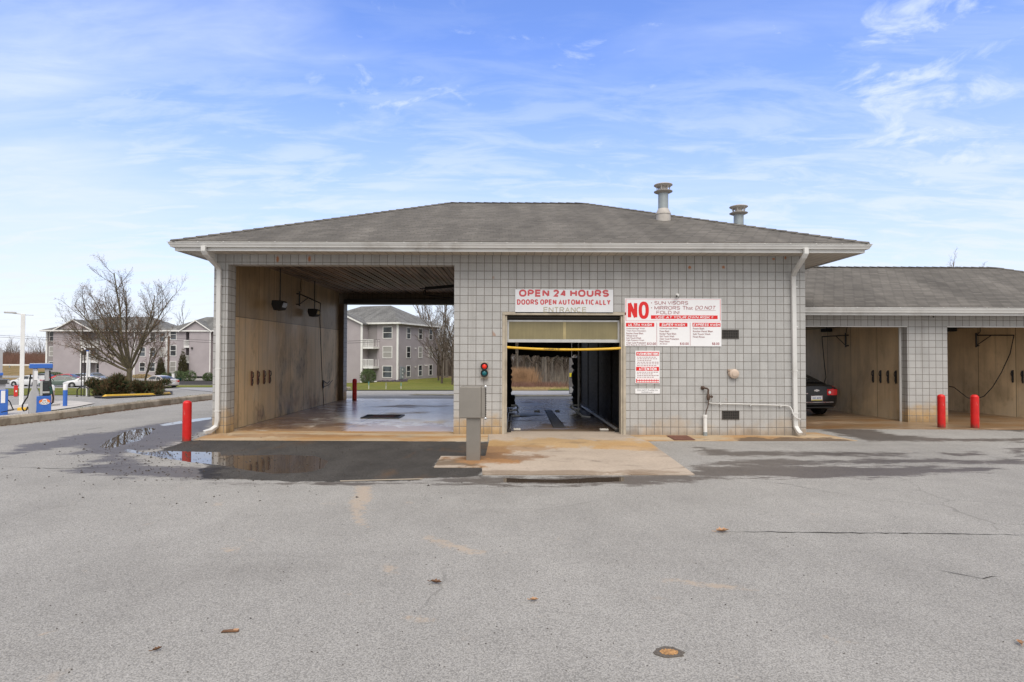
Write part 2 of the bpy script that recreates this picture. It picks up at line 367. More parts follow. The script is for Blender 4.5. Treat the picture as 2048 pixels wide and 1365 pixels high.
M['glassdark'] = plain('window_glass', (.035, .04, .045), .08, var=.5, scale=.8, bump=.01)
M['cable'] = plain('black_cable', (.015, .015, .016), .7)
M['concretewhite'] = plain('white_block', (.55, .52, .47), .8)
M['teal'] = plain('teal_marker', (.10, .30, .30), .6)
M['green'] = plain('dark_green_bin', (.01, .06, .045), .6)
M['foundation'] = plain('orange_foundation', (.40, .22, .09), .85)
M['mulch'] = plain('mulch', (.025, .02, .017), .95, var=.3)
M['crack'] = plain('crack_filler', (.03, .028, .026), .95)
M['mud'] = plain('mud_clods', (.05, .042, .035), .95, var=.3, scale=30)
M['woodpole'] = plain('brown_pole', (.13, .085, .06), .9, var=.2)

def _m():
    t = NT('beige_soffit'); uv = t.coord('Object'); s = t.xyz(uv)
    f = t.math('FRACT', t.math('DIVIDE', t.math('ADD', s[0], 50), .203))
    g = t.step(t.math('MINIMUM', f, t.math('SUBTRACT', 1, f)), .015, .05, 1, 0)
    n = t.noise(uv, 3, 4); k = t.lin(n, .3, .7, .88, 1.1)
    return t.out(t.mix(t.math('MULTIPLY', g, .75), t.mix(1, (.50, .455, .39), t.vec(k, k, k), 'MULTIPLY'), (.10, .09, .075)), .55, t.bump(g, .4, .006))
M['soffit'] = _m()
def _m():
    t = NT('ribbed_metal_ceiling'); o = t.coord('Object'); s = t.xyz(o)
    n = t.noise(t.map(o, (2.5, .25, 1)), 1.2, 5, .65, .3); n2 = t.noise(o, .6, 4)
    col = t.mix(t.step(n, .35, .65), (.115, .085, .062), (.30, .22, .165)); col = t.mix(t.step(n2, .5, .75), col, (.17, .085, .04))
    f = t.math('FRACT', t.math('DIVIDE', t.math('ADD', s[0], 50), .305)); g = t.step(t.math('ABSOLUTE', t.math('SUBTRACT', f, .5)), .04, .10, 1, 0)
    col = t.mix(t.math('MULTIPLY', g, .8), col, (.02, .017, .014))
    return t.out(col, .6, t.bump(g, .5, .02), spec=.3)
M['ribs'] = _m()
def _m():
    t = NT('frosted_door_panel'); o = t.coord('Object'); z = t.xyz(o)
    n = t.noise(o, 2.2, 4); k = t.lin(n, .3, .7, .9, 1.1)
    fib = t.noise(t.map(o, (40, 1, 1.5)), 1, 2)
    k = t.math('MULTIPLY', k, t.lin(fib, .3, .7, .93, 1.07))
    return t.out(t.mix(1, (.215, .185, .095), t.vec(k, k, k), 'MULTIPLY'), .35, trans=.0)
M['doorpanel'] = _m()
def lens(name, c, es):
    t = NT(name); n = t.noise(t.coord('Object'), 120, 1); k = t.lin(n, .3, .7, .8, 1.1)
    return t.out(t.mix(1, c, t.vec(k, k, k), 'MULTIPLY'), .25, emit=c, es=es)
M['lensred'] = lens('red_lens', (.70, .03, .012), .12); M['lensgreen'] = lens('green_lens', (.01, .12, .14), .06)
def carpaint(name, c):
    t = NT(name); n = t.noise(t.coord('Object'), 400, 1); k = t.lin(n, .3, .7, .92, 1.08)
    return t.out(t.mix(1, c, t.vec(k, k, k), 'MULTIPLY'), .35, spec=.35, coat=.45 if max(c) > .02 else .15)
M['taillight'] = plain('tail_light', (.42, .006, .008), .12, var=.15, scale=25, coat=1)
M['headlight'] = plain('head_light', (.55, .56, .57), .1, var=.1, coat=1)
M['plate'] = plain('number_plate', (.62, .64, .68), .4)
def _m():
    t = NT('worn_red_paint'); o = t.coord('Object'); z = t.xyz(o)[2]; n = t.noise(o, 6, 4); k = t.lin(n, .3, .7, .88, 1.12)
    col = t.mix(1, (.56, .013, .011), t.vec(k, k, k), 'MULTIPLY')
    sc = t.step(t.noise(t.map(o, (5, 5, 1.1)), 2.6, 6, .72, .6), .62, .72); col = t.mix(t.math('MULTIPLY', sc, .55), col, (.66, .32, .28))
    chip = t.step(t.noise(t.map(o, (1, 1, .8), (5, 1, 2)), 13, 4, .6), .70, .73); col = t.mix(t.math('MULTIPLY', chip, .8), col, (.16, .05, .035))
    gm = t.step(t.math('ADD', z, t.lin(t.noise(t.map(o, (1, 1, .4)), 9, 4), .3, .7, -.07, .07)), .0, .16, .75, 0); col = t.mix(gm, col, (.10, .045, .03))
    return t.out(col, t.lin(sc, 0, 1, .42, .7), t.bump(t.noise(o, 30, 3), .15, .004), spec=.4)
M['red'] = _m()
def _m():
    t = NT('window_pane'); oi = t.node('ShaderNodeObjectInfo', out='Random'); o = t.coord('Object'); z = t.xyz(o)[2]
    sl = t.math('FRACT', t.math('MULTIPLY', z, 14)); bl = t.mix(t.step(sl, .1, .3), (.16, .155, .15), (.34, .33, .31))
    n = t.noise(o, .6, 3); gl = t.mix(t.step(n, .4, .65), (.02, .022, .025), (.09, .105, .12))
    return t.out(t.mix(t.math('GREATER_THAN', oi, .62), gl, bl), .12)
M['pane'] = _m()
# ------------------------------------------------------------------ light
SUN_EL, SUN_AZ = R(54), R(172)               # behind the camera, a little to the right; thin cloud softens it
SC.view_settings.view_transform = 'Standard'; SC.view_settings.look = 'None'; SC.view_settings.exposure = 0.95; SC.view_settings.gamma = 1
sd = Vector((math.sin(SUN_AZ)*math.cos(SUN_EL), math.cos(SUN_AZ)*math.cos(SUN_EL), math.sin(SUN_EL)))
sl = bpy.data.lights.new('sun', 'SUN'); sl.energy = 1.5; sl.angle = R(48); sl.color = (1, .93, .83)
so = bpy.data.objects.new('sun', sl); COL.objects.link(so); so.rotation_euler = (-sd).to_track_quat('-Z', 'Y').to_euler()
W = bpy.data.worlds.new('World'); SC.world = W; W.use_nodes = True
wt = NT.__new__(NT); wt.t = W.node_tree; wt.n = wt.t.nodes; wt.n.clear()
sky = wt.n.new('ShaderNodeTexSky'); sky.sky_type = 'NISHITA'; sky.sun_disc = False; sky.sun_elevation = SUN_EL; sky.sun_rotation = SUN_AZ
sky.air_density = 1.0; sky.dust_density = .6; sky.ozone_density = 2.0
g = wt.node('ShaderNodeTexCoord', out='Generated'); d = wt.vmath('NORMALIZE', g); dx, dy, dz = wt.xyz(d)
h = wt.math('MAXIMUM', wt.math('ADD', dz, .12), .03)
P = wt.vec(wt.math('DIVIDE', dx, h), wt.math('DIVIDE', dy, h), 0)           # a cloud deck seen from below
wisp = wt.noise(wt.map(P, (.42, 1.5, 1), (1.3, .4, 0), (0, 0, R(-24))), 1.15, 6, .56, .45)
fine = wt.noise(wt.map(P, (1.0, 2.6, 1), (4, 2, 0), (0, 0, R(-18))), 2.6, 6, .62, .5)
puff = wt.noise(wt.map(d, (1, 1, 2.2)), 8.5, 8, .62, .6)
def blob(px, py, r, amt):                                                    # a cloud bank standing in one direction of the sky
    c = ray(px, py).normalized(); n = wt.n.new('ShaderNodeVectorMath'); n.operation = 'DISTANCE'
    wt.set(n.inputs[0], d); n.inputs[1].default_value = c
    return wt.step(n.outputs['Value'], 0, r, amt, 0)
def bank(*bl):
    s = None
    for b in bl:
        v = blob(*b); s = v if s is None else wt.math('ADD', s, v)
    return s
w1 = wt.step(wt.math('ADD', wisp, bank((520, 150, .34, .13), (90, 250, .30, .22), (860, 290, .22, .14), (1300, 210, .30, .10), (40, 350, .2, .18), (640, 60, .25, .04))), .52, .86)
w2 = wt.math('MULTIPLY', wt.step(fine, .42, .72), .45)
cirrus = wt.math('MULTIPLY', w1, wt.math('ADD', wt.lin(fine, .3, .7, .35, .95), 0))
cum = wt.step(wt.math('ADD', puff, bank((2030, 170, .26, .13), (1750, 115, .09, .12), (1900, 430, .36, .07), (1500, 450, .3, .05))), .58, .82)
streak = wt.math('MULTIPLY', wt.step(fine, .40, .66), wt.step(dz, .08, .55, .75, .05))
cl = wt.math('MAXIMUM', wt.math('MAXIMUM', wt.math('MULTIPLY', cirrus, .75), wt.math('MULTIPLY', cum, .8)), streak)
veil = wt.step(dz, -.02, .50, .70, .0)
cl = wt.math('SUBTRACT', 1, wt.math('MULTIPLY', wt.math('SUBTRACT', 1, cl), wt.math('SUBTRACT', 1, veil)), clamp=True)
SKYS = .102
skyc = wt.mix(1, sky.outputs[0], wt.mix(wt.step(dz, .02, .42), (.93, .90, 1.02), (1.0, 1.09, 1.52)), 'MULTIPLY')
skyc = wt.vmath('MULTIPLY', skyc, (SKYS,)*3)
cc = wt.mix(wt.step(dz, 0, .5), (.462, .492, .560), (.43, .485, .58))
col = wt.mix(cl, skyc, cc)
over = wt.math('MAXIMUM', wt.step(dz, .53, .75), wt.step(dy, .42, -.15))          # unseen overcast overhead and behind the camera, added to neutralise the light
col = wt.mix(wt.math('MULTIPLY', over, wt.lin(wisp, .3, .7, .75, 1.0)), col, (.50, .492, .478))
bg = wt.n.new('ShaderNodeBackground'); wt.set(bg.inputs[0], col); bg.inputs[1].default_value = 1.0
wo = wt.n.new('ShaderNodeOutputWorld'); wt.t.links.new(bg.outputs[0], wo.inputs[0])

# ------------------------------------------------------------------ ground: one sheet to the horizon
def lines(segs):
    out = []
    for a, b, s in segs:
        n = max(1, int(round((b-a)/s))); out += list(np.linspace(a, b, n, endpoint=False))
    return np.array(out+[segs[-1][1]])
gx = lines([(-900, -300, 100), (-300, -100, 20), (-100, -40, 5), (-40, -24, 1), (-24, -15.5, .25), (-15.5, 17, .07), (17, 30, .5), (30, 100, 5), (100, 300, 20), (300, 900, 100)])
gy = lines([(-60, -6, 6), (-6, 2.6, .6), (2.6, 18.2, .065), (18.2, 34, .3), (34, 120, 2), (120, 300, 20), (300, 1200, 100)])
X, Y = np.meshgrid(gx, gy); N = X.size
a = np.where(Y < 25, 0, np.where(Y < 31, -.046*(Y-25)**2/12, -.046*(np.minimum(Y, 66)-28)-.008*np.maximum(0, np.minimum(Y, 112)-66)))
Z = a - .05*np.clip(-14.6-X, 0, 8)
Zb = .012*np.sin(X*.7+1)*np.sin(Y*.55)*0
me = bpy.data.meshes.new('ground'); co = np.stack([X.ravel(), Y.ravel(), (Z+Zb).ravel()], 1).astype(np.float32)
nx, ny = len(gx), len(gy); i = np.arange((ny-1)*(nx-1)); r_, c_ = i//(nx-1), i % (nx-1); b_ = r_*nx+c_
quads = np.stack([b_, b_+1, b_+nx+1, b_+nx], 1)
me.vertices.add(N); me.vertices.foreach_set('co', co.ravel())
me.loops.add(quads.size); me.loops.foreach_set('vertex_index', quads.ravel().astype(np.int32))
me.polygons.add(len(quads)); me.polygons.foreach_set('loop_start', np.arange(0, quads.size, 4, dtype=np.int32)); me.polygons.foreach_set('loop_total', np.full(len(quads), 4, np.int32))
me.polygons.foreach_set('use_smooth', np.ones(len(quads), bool)); me.update(); me.validate()
near = (co[:, 0] > -16.5) & (co[:, 0] < 17.5) & (co[:, 1] > 2) & (co[:, 1] < 19); NP = co[near][:, :2].astype(np.float64)
def sdf(poly):
    p = np.array([(q[0], q[1]) for q in poly]); dd = np.full(len(NP), 1e9); ins = np.zeros(len(NP), bool)
    for k in range(len(p)):
        A, B = p[k], p[(k+1) % len(p)]; e = B-A; w = NP-A
        t = np.clip((w@e)/max(e@e, 1e-9), 0, 1); q = w-np.outer(t, e); dd = np.minimum(dd, (q**2).sum(1))
        c = ((A[1] <= NP[:, 1]) & (B[1] > NP[:, 1])) | ((B[1] <= NP[:, 1]) & (A[1] > NP[:, 1]))
        with np.errstate(divide='ignore', invalid='ignore'):
            xi = A[0]+(NP[:, 1]-A[1])/(B[1]-A[1]+1e-12)*(B[0]-A[0])
        ins ^= c & (NP[:, 0] < xi)
    dd = np.sqrt(dd); return np.where(ins, -dd, dd)
def mask(name, polys, w):
    v = np.zeros(N, np.float32); m = np.zeros(len(NP))
    for pl in polys: m = np.maximum(m, np.clip(.5-sdf(gpoly(pl))/(2*w), 0, 1))
    v[near] = m; at_ = me.attributes.new(name, 'FLOAT', 'POINT'); at_.data.foreach_set('value', v)
def zz(pts, ox, oy, s): return [(ox+x/s, oy+y/s) for x, y in pts]
z5 = lambda pts: zz(pts, 1240, 830, 2.535); z3 = lambda pts: zz(pts, 0, 780, 2.926); z4 = lambda pts: zz(pts, 640, 820, 2.56)
mask('sealed', [z3([(920, 360), (1080, 302), (1180, 294), (2660, 302), (2540, 452), (2460, 530), (2000, 540), (1740, 538), (1340, 522), (1180, 520), (1150, 470), (1230, 440), (1120, 400), (1020, 375)]),
                z4([(0, 160), (868, 165), (850, 240), (620, 238), (585, 295), (830, 297), (828, 340), (530, 352), (0, 370)])], .12)
mask('wet', [z5([(390, 165), (470, 172), (560, 182), (780, 187), (1100, 187), (1300, 190), (1530, 196), (1480, 208), (1100, 210), (850, 206), (640, 212), (470, 206), (400, 196)]),
             z5([(330, 262), (480, 243), (640, 224), (830, 222), (950, 238), (1240, 222), (1540, 222), (1780, 228), (2060, 226), (2060, 250), (1700, 246), (1100, 250), (900, 258), (560, 264), (600, 250), (480, 252)]),
             z5([(330, 262), (560, 258), (900, 256), (1100, 262), (1500, 262), (1900, 266), (1880, 288), (1740, 292), (1560, 304), (1380, 318), (1000, 320), (650, 318), (330, 332), (100, 356), (-300, 352), (-620, 345), (-900, 340), (-900, 318), (-300, 312), (380, 305)]),
             z5([(960, 64), (1290, 76), (1420, 104), (1700, 122), (2060, 120), (2060, 140), (1700, 134), (1260, 134), (1200, 120)]),
             z5([(1500, 66), (2060, 68), (2060, 90), (1900, 78), (1700, 76)]), z5([(1620, 192), (1820, 190), (1840, 205), (1700, 208)]), z5([(1960, 185), (2060, 165), (2060, 205), (2020, 212)]),
             z3([(1300, 530), (1100, 526), (470, 492), (380, 472), (700, 412), (820, 422), (1080, 455), (1300, 450)]),
             z3([(120, 330), (330, 290), (480, 255), (640, 250), (700, 235), (900, 200), (1236, 170), (1236, 200), (1180, 250), (1060, 300), (920, 350), (720, 372), (560, 400), (420, 470), (560, 430), (700, 415), (900, 400), (640, 380), (400, 375), (520, 350), (420, 335), (200, 360), (0, 400), (0, 385)]),
             z4([(-560, 380), (-60, 372), (500, 365), (740, 350), (940, 345), (940, 388), (1200, 392), (1560, 372), (1960, 350), (1900, 372), (1600, 384), (1240, 396), (1040, 400), (880, 388), (560, 376), (200, 380)])], .34)
mask('puddle', [[(282, 906), (330, 902.5), (440, 905), (445, 926), (380, 924), (320, 916)], z3([(745, 345), (860, 372), (1000, 384), (1240, 388), (1420, 385), (1640, 380), (1840, 388), (1920, 415), (1900, 455), (1800, 484), (1600, 490), (1440, 470), (1290, 440), (1120, 425), (960, 398), (840, 380), (730, 362)]),
                z3([(580, 335), (640, 290), (740, 240), (880, 218), (910, 228), (880, 255), (820, 295), (700, 330), (640, 345)]),
                z3([(930, 205), (1100, 175), (1236, 160), (1236, 172), (1100, 192), (960, 212)]),
                z4([(940, 350), (1200, 357), (1400, 348), (1560, 344), (1560, 366), (1330, 376), (1120, 372), (940, 372)])], .10)
mask('sediment', [z3([(2070, 560), (2180, 560), (2190, 640), (2130, 700), (2060, 640)])] + [zz(p, 0, 960, 2) for p in (
        [(1390, 70), (1460, 70), (1465, 160), (1480, 205), (1420, 175), (1390, 110)], [(1660, 220), (1740, 225), (1900, 275), (1980, 300), (1870, 300), (1740, 262)],
        [(1600, 540), (1680, 535), (1740, 560), (1700, 578), (1620, 560)], [(840, 90), (890, 90), (890, 104), (845, 104)], [(885, 265), (950, 265), (950, 295), (890, 295)],
        [(1510, 320), (1600, 350), (1600, 380), (1540, 375)], [(1600, 80), (1650, 85), (1650, 105)], [(285, 360), (340, 362), (320, 378)], [(1340, 455), (1390, 455), (1385, 468)], [(150, 600), (210, 605), (180, 625)])]
        + [zz(p, 1024, 960, 2) for p in ([(570, 390), (700, 398), (880, 420), (985, 440), (960, 450), (800, 436), (660, 415), (580, 402)], [(1260, 630), (1340, 640), (1400, 655), (1370, 665), (1270, 645)], [(140, 232), (230, 236), (225, 248)], [(390, 700), (440, 705), (420, 715)], [(800, 775), (900, 780), (850, 792)])], .12)
def _m():
    t = NT('asphalt'); o = t.coord('Object')
    big = t.noise(o, .30, 4, .55); mid = t.noise(t.map(o, (1, .6, 1)), 1.7, 4, .6); agg = t.noise(o, 62, 3, .72); agg2 = t.noise(o, 150, 2, .7)
    ston = t.node('ShaderNodeTexVoronoi', {'Vector': o, 'Scale': 105}, out='Distance')
    tone = t.node('ShaderNodeTexVoronoi', {'Vector': o, 'Scale': 105}, out='Color')
    k = t.math('MULTIPLY', t.lin(big, .3, .7, .90, 1.09), t.lin(mid, .3, .7, .93, 1.07))
    k = t.math('MULTIPLY', k, t.lin(agg, .25, .75, .82, 1.18))
    k = t.math('MULTIPLY', k, t.lin(t.xyz(tone)[0], 0, 1, .78, 1.22))
    k = t.math('MULTIPLY', k, t.step(ston, .45, .8, 1.03, .70))
    base = t.mix(1, (.298, .286, .266), t.vec(k, k, k), 'MULTIPLY')
    pat = t.step(t.noise(t.map(o, (.55, 1.2, 1), (3, 8, 0)), .9, 5, .62, .5), .58, .80)
    base = t.mix(t.math('MULTIPLY', pat, .28), base, t.mix(1, base, (.62, .60, .58), 'MULTIPLY'))
    lane = t.math('MULTIPLY', t.step(t.noise(t.map(o, (.09, 1.1, 1), (0, 2, 0), (0, 0, R(-7))), 1.0, 4, .6, .25), .50, .66), t.step(t.noise(o, .22, 2), .40, .60))
    base = t.mix(t.math('MULTIPLY', lane, .30), base, t.mix(1, base, (.70, .69, .68), 'MULTIPLY'))
    drip = t.step(t.noise(t.map(o, (1, 1, 1), (17, 4, 0)), 4.3, 3, .5), .715, .78)
    base = t.mix(t.math('MULTIPLY', drip, .38), base, t.mix(1, base, (.45, .44, .43), 'MULTIPLY'))
    hair = t.node('ShaderNodeTexVoronoi', {'Vector': t.map(t.vmath('ADD', o, t.vmath('MULTIPLY', t.node('ShaderNodeTexNoise', {'Vector': o, 'Scale': 1.1, 'Detail': 5}, out='Color'), (.9, .9, 0))), (.30, .42, 1)), 'Scale': 1.0}, out='Distance', feature='DISTANCE_TO_EDGE')
    hair = t.math('MULTIPLY', t.step(hair, .0015, .005, 1, 0), t.step(t.noise(t.map(o, (1, 1, 1), (4, 4, 0)), .35, 2), .54, .62))
    base = t.mix(t.math('MULTIPLY', hair, .3), base, (.06, .055, .05))
    sed = t.step(t.math('ADD', t.attr('sediment'), t.lin(t.noise(o, 9, 4, .7), .25, .75, -.55, .25)), .30, .75)
    tanp = t.step(t.noise(t.map(o, (1, .7, 1), (11, 5, 0)), 2.3, 4, .65, .3), .655, .74)
    base = t.mix(t.math('MULTIPLY', t.math('MAXIMUM', sed, t.math('MULTIPLY', tanp, .35)), .62), base, (.40, .315, .235))
    grit = t.lin(agg, .25, .75, -.16, .16)
    seal = t.step(t.math('ADD', t.attr('sealed'), t.math('ADD', t.math('MULTIPLY', grit, .8), t.lin(t.noise(o, 2.2, 6, .7), .3, .7, -.30, .30))), .38, .62)
    sk = t.math('MULTIPLY', t.math('MULTIPLY', t.lin(agg, .25, .75, .55, 1.5), t.lin(t.xyz(tone)[0], 0, 1, .6, 1.5)), t.math('MULTIPLY', t.lin(mid, .3, .7, .8, 1.25), t.lin(big, .3, .7, .8, 1.2)))
    orr = t.step(t.noise(t.map(o, (1, .5, 1), (5, 2, 0)), .9, 4, .6, .4), .56, .72)
    sc = t.mix(1, (.054, .050, .046), t.vec(sk, sk, sk), 'MULTIPLY'); sc = t.mix(t.math('MULTIPLY', orr, .6), sc, (.15, .085, .042))
    base = t.mix(seal, base, sc)
    wetn = t.lin(t.noise(t.map(o, (.45, 1.6, 1)), 2.6, 10, .80, .2), .30, .70, -.62, .55)
    wet = t.step(t.math('ADD', t.math('ADD', t.attr('wet'), grit), t.math('MULTIPLY', wetn, t.math('GREATER_THAN', t.attr('wet'), .02))), .42, .58)
    base = t.mix(wet, base, t.mix(1, base, (.37, .335, .315), 'MULTIPLY'))
    pud = t.step(t.math('ADD', t.attr('puddle'), t.lin(t.noise(o, 2.6, 4, .6), .3, .7, -.14, .14)), .42, .56)
    base = t.mix(pud, base, (.060, .045, .034))
    rough = t.fmix(wet, t.fmix(seal, .9, .85), .55); rough = t.fmix(pud, rough, .015)
    hgt = t.math('ADD', t.math('MULTIPLY', agg, .6), t.math('MULTIPLY', t.math('SUBTRACT', 1, ston), .5))
    bs = t.fmix(pud, t.fmix(wet, .55, .35), 0.0)
    b = t.node('ShaderNodeBump', {'Height': hgt, 'Strength': bs, 'Distance': .006})
    return t.out(base, rough, b, spec=t.fmix(pud, t.fmix(seal, .4, .12), .55))
M['asphalt'] = _m(); me.materials.append(M['asphalt'])
gr = link(bpy.data.objects.new('ground', me)); tag(gr, 'grey weathered asphalt lot with wet patches and puddles', 'ground', kind='structure')

def drape(name, pts, mat, dz, label, cat, step=3.0, px=True, kind='structure'):
    """A thin sheet laid on the terrain."""
    P3 = gpoly(pts) if px else [Vector((p[0], p[1], 0)) for p in pts]
    bm = bmesh.new(); vs = [bm.verts.new((p.x, p.y, 0)) for p in P3]; bm.faces.new(vs)
    xs = [p.x for p in P3]; ys = [p.y for p in P3]
    for ax, lo, hi in ((0, min(xs), max(xs)), (1, min(ys), max(ys))):
        cuts = list(np.arange(math.floor(lo/step)*step+step, hi, step)) + [c for c in ((-14.6, -22.6) if ax == 0 else (25, 26, 27, 28, 29, 30, 31, 66, 112)) if lo < c < hi]
        if len(cuts) > 120: cuts = cuts[::len(cuts)//120+1]
        for c in cuts:
            n = (1, 0, 0) if ax == 0 else (0, 1, 0); q = (c, 0, 0) if ax == 0 else (0, c, 0)
            bmesh.ops.bisect_plane(bm, geom=bm.verts[:]+bm.edges[:]+bm.faces[:], plane_co=q, plane_no=n)
    for v in bm.verts: v.co.z = terrain(v.co.x, v.co.y)+dz
    bmesh.ops.recalc_face_normals(bm, faces=bm.faces)
    if sum(f.normal.z for f in bm.faces) < 0: bmesh.ops.reverse_faces(bm, faces=bm.faces)
    m_ = bpy.data.meshes.new(name); bm.to_mesh(m_); bm.free(); m_.materials.append(mat)
    return tag(link(bpy.data.objects.new(name, m_)), label, cat, kind=kind)

def m_lawn(name, a, b, c):
    t = NT(name); o = t.coord('Object'); n = t.noise(o, .35, 5, .65); n2 = t.noise(o, 3.5, 4, .7); n3 = t.noise(o, 30, 3, .7)
    col = t.mix(t.step(n, .38, .62), a, b); col = t.mix(t.step(n2, .45, .7), col, c)
    k = t.lin(n3, .25, .75, .6, 1.4); col = t.mix(1, col, t.vec(k, k, k), 'MULTIPLY')
    return t.out(col, .95, t.bump(n3, .8, .05), spec=.1)
M['lawn'] = m_lawn('lawn_grass', (.105, .135, .022), (.16, .165, .035), (.20, .165, .06))
M['drygrass'] = m_lawn('dry_field', (.20, .14, .065), (.27, .19, .10), (.16, .14, .05))
M['road'] = None
def _m():
    t = NT('pale_road'); o = t.coord('Object'); n = t.noise(o, .5, 4); n2 = t.noise(o, 40, 3, .7); k = t.math('MULTIPLY', t.lin(n, .3, .7, .9, 1.1), t.lin(n2, .3, .7, .85, 1.15))
    return t.out(t.mix(1, (.30, .295, .295), t.vec(k, k, k), 'MULTIPLY'), .7, spec=.3)
M['road'] = _m()
def wp(mb, name, mat, root, **k):              # a part modelled in world metres
    o = mb.build(name, mat, root, **k)
    if root is not None and root.parent is None: o.location = -root.location
    return o
Y1 = 14.54; YB = 25.1
CWX = (-7.49, -7.14, -1.454, -.175, 2.785, 7.36)   # left edge, column, pier, door, right edge
# ================================================================== car wash building
cw = thing('car_wash_building', 'grey scored block car wash with a low hipped shingle roof and an open bay', 'building', (0, Y1, 0))
b = MB(); xl, xc, xp, xd, xe, xr = CWX
b.box(xl, xc, Y1, Y1+.42, 0, 4.245); b.box(xl, xp, Y1, Y1+.3, 4.245, 4.66)
b.box(xp, xd, Y1, Y1+.3, 0, 4.66); b.box(xd, xe, Y1, Y1+.3, 3.0, 4.66); b.box(xe, xr, Y1, Y1+.3, 0, 4.66)
b.box(xl, xl+.13, Y1+.42, 24.6, 0, 4.66); b.box(xl, xc, 24.6, YB, 0, 4.1); b.box(xp, xd, YB-.3, YB, 0, 4.66); b.box(xd, xe, YB-.3, YB, 3.0, 4.66); b.box(xe, xr, YB-.3, YB, 0, 4.66); b.box(xr-.3, xr, Y1+.3, YB-.3, 0, 4.66)
b.box(xp+.02, xp+.25, Y1+.3, YB-.3, 0, 4.66)
wp(b, 'block_wall', M['block'], cw)
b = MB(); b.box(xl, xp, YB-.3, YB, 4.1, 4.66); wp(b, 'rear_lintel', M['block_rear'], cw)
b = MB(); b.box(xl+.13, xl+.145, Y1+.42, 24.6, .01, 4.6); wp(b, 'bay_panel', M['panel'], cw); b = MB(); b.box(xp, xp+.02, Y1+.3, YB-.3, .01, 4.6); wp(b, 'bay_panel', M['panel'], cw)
b = MB(); b.box(xc-.018, xc+.0, 24.585, 24.6, .01, 4.1); b.box(xl+.145, xc, 24.58, 24.598, .01, 4.1); wp(b, 'column_sheet', plain('brown_column_sheet', (.115, .075, .042), .6, var=.2, scale=2), cw)
b = MB()
x = xl+.15
b.box(xl+.145, xp, Y1+.3, YB-.3, 4.6, 4.64)
while x < xp-.1:
    b.box(x, x+.05, Y1+.3, YB-.3, 4.575, 4.6); x += .305
wp(b, 'bay_ceiling', M['ribs'], cw)
b = MB(); b.box(xl+.35, xp-.0, YB-.52, YB-.31, 4.1, 4.3); wp(b, 'rolled_shutter', M['dark'], cw)
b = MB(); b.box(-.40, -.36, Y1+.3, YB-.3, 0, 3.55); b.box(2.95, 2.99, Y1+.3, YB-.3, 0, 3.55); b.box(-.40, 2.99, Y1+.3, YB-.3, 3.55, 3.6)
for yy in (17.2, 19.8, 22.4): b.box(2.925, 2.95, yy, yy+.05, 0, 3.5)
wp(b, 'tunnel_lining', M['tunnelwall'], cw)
# roof
ex0, ex1, ey0, ey1 = -8.16, 8.52, 13.80, 25.94; rx0, rx1, ry = -2.12, 2.42, 19.87; ez, rz = 4.70, 7.21
E = [Vector((ex0, ey0, ez)), Vector((ex1, ey0, ez)), Vector((ex1, ey1, ez)), Vector((ex0, ey1, ez))]; R1 = Vector((rx0, ry, rz)); R2 = Vector((rx1, ry, rz))
b = MB(); b.quad(E[0], E[1], R2, R1); b.quad(E[1], E[2], R2); b.quad(E[2], E[3], R1, R2); b.quad(E[3], E[0], R1)
for i in range(4):
    p, q = E[i], E[(i+1) % 4]; b.quad(p, p-Vector((0, 0, .035)), q-Vector((0, 0, .035)), q)
roof = wp(b, 'roof', M['shingle'], cw, recalc=False)
def caps(segs):
    b = MB()
    for p, q in segs:
        L = (q-p).length; d = (q-p)/L; n = max(2, int(L/.28)); side = d.cross(Vector((0, 0, 1))).normalized()
        for k in range(n):
            a_, c_ = p+d*(L*k/n), p+d*(L*(k+1)/n); o1 = Vector((0, 0, .030)); o2 = Vector((0, 0, .014))
            dn = Vector((0, 0, -.055)) ; w = side*.15
            b.quad(a_-w+o1+dn, a_+o1, c_+o2, c_-w+o2+dn); b.quad(a_+o1, a_+w+o1+dn, c_+w+o2+dn, c_+o2); b.quad(a_-w+o1+dn, a_+w+o1+dn, a_+o1)
    return b
cp = caps([(E[0], R1), (E[1], R2), (E[2], R2), (E[3], R1), (R1, R2)]); o = cp.build('ridge_cap', M['shingle'], roof, recalc=False)
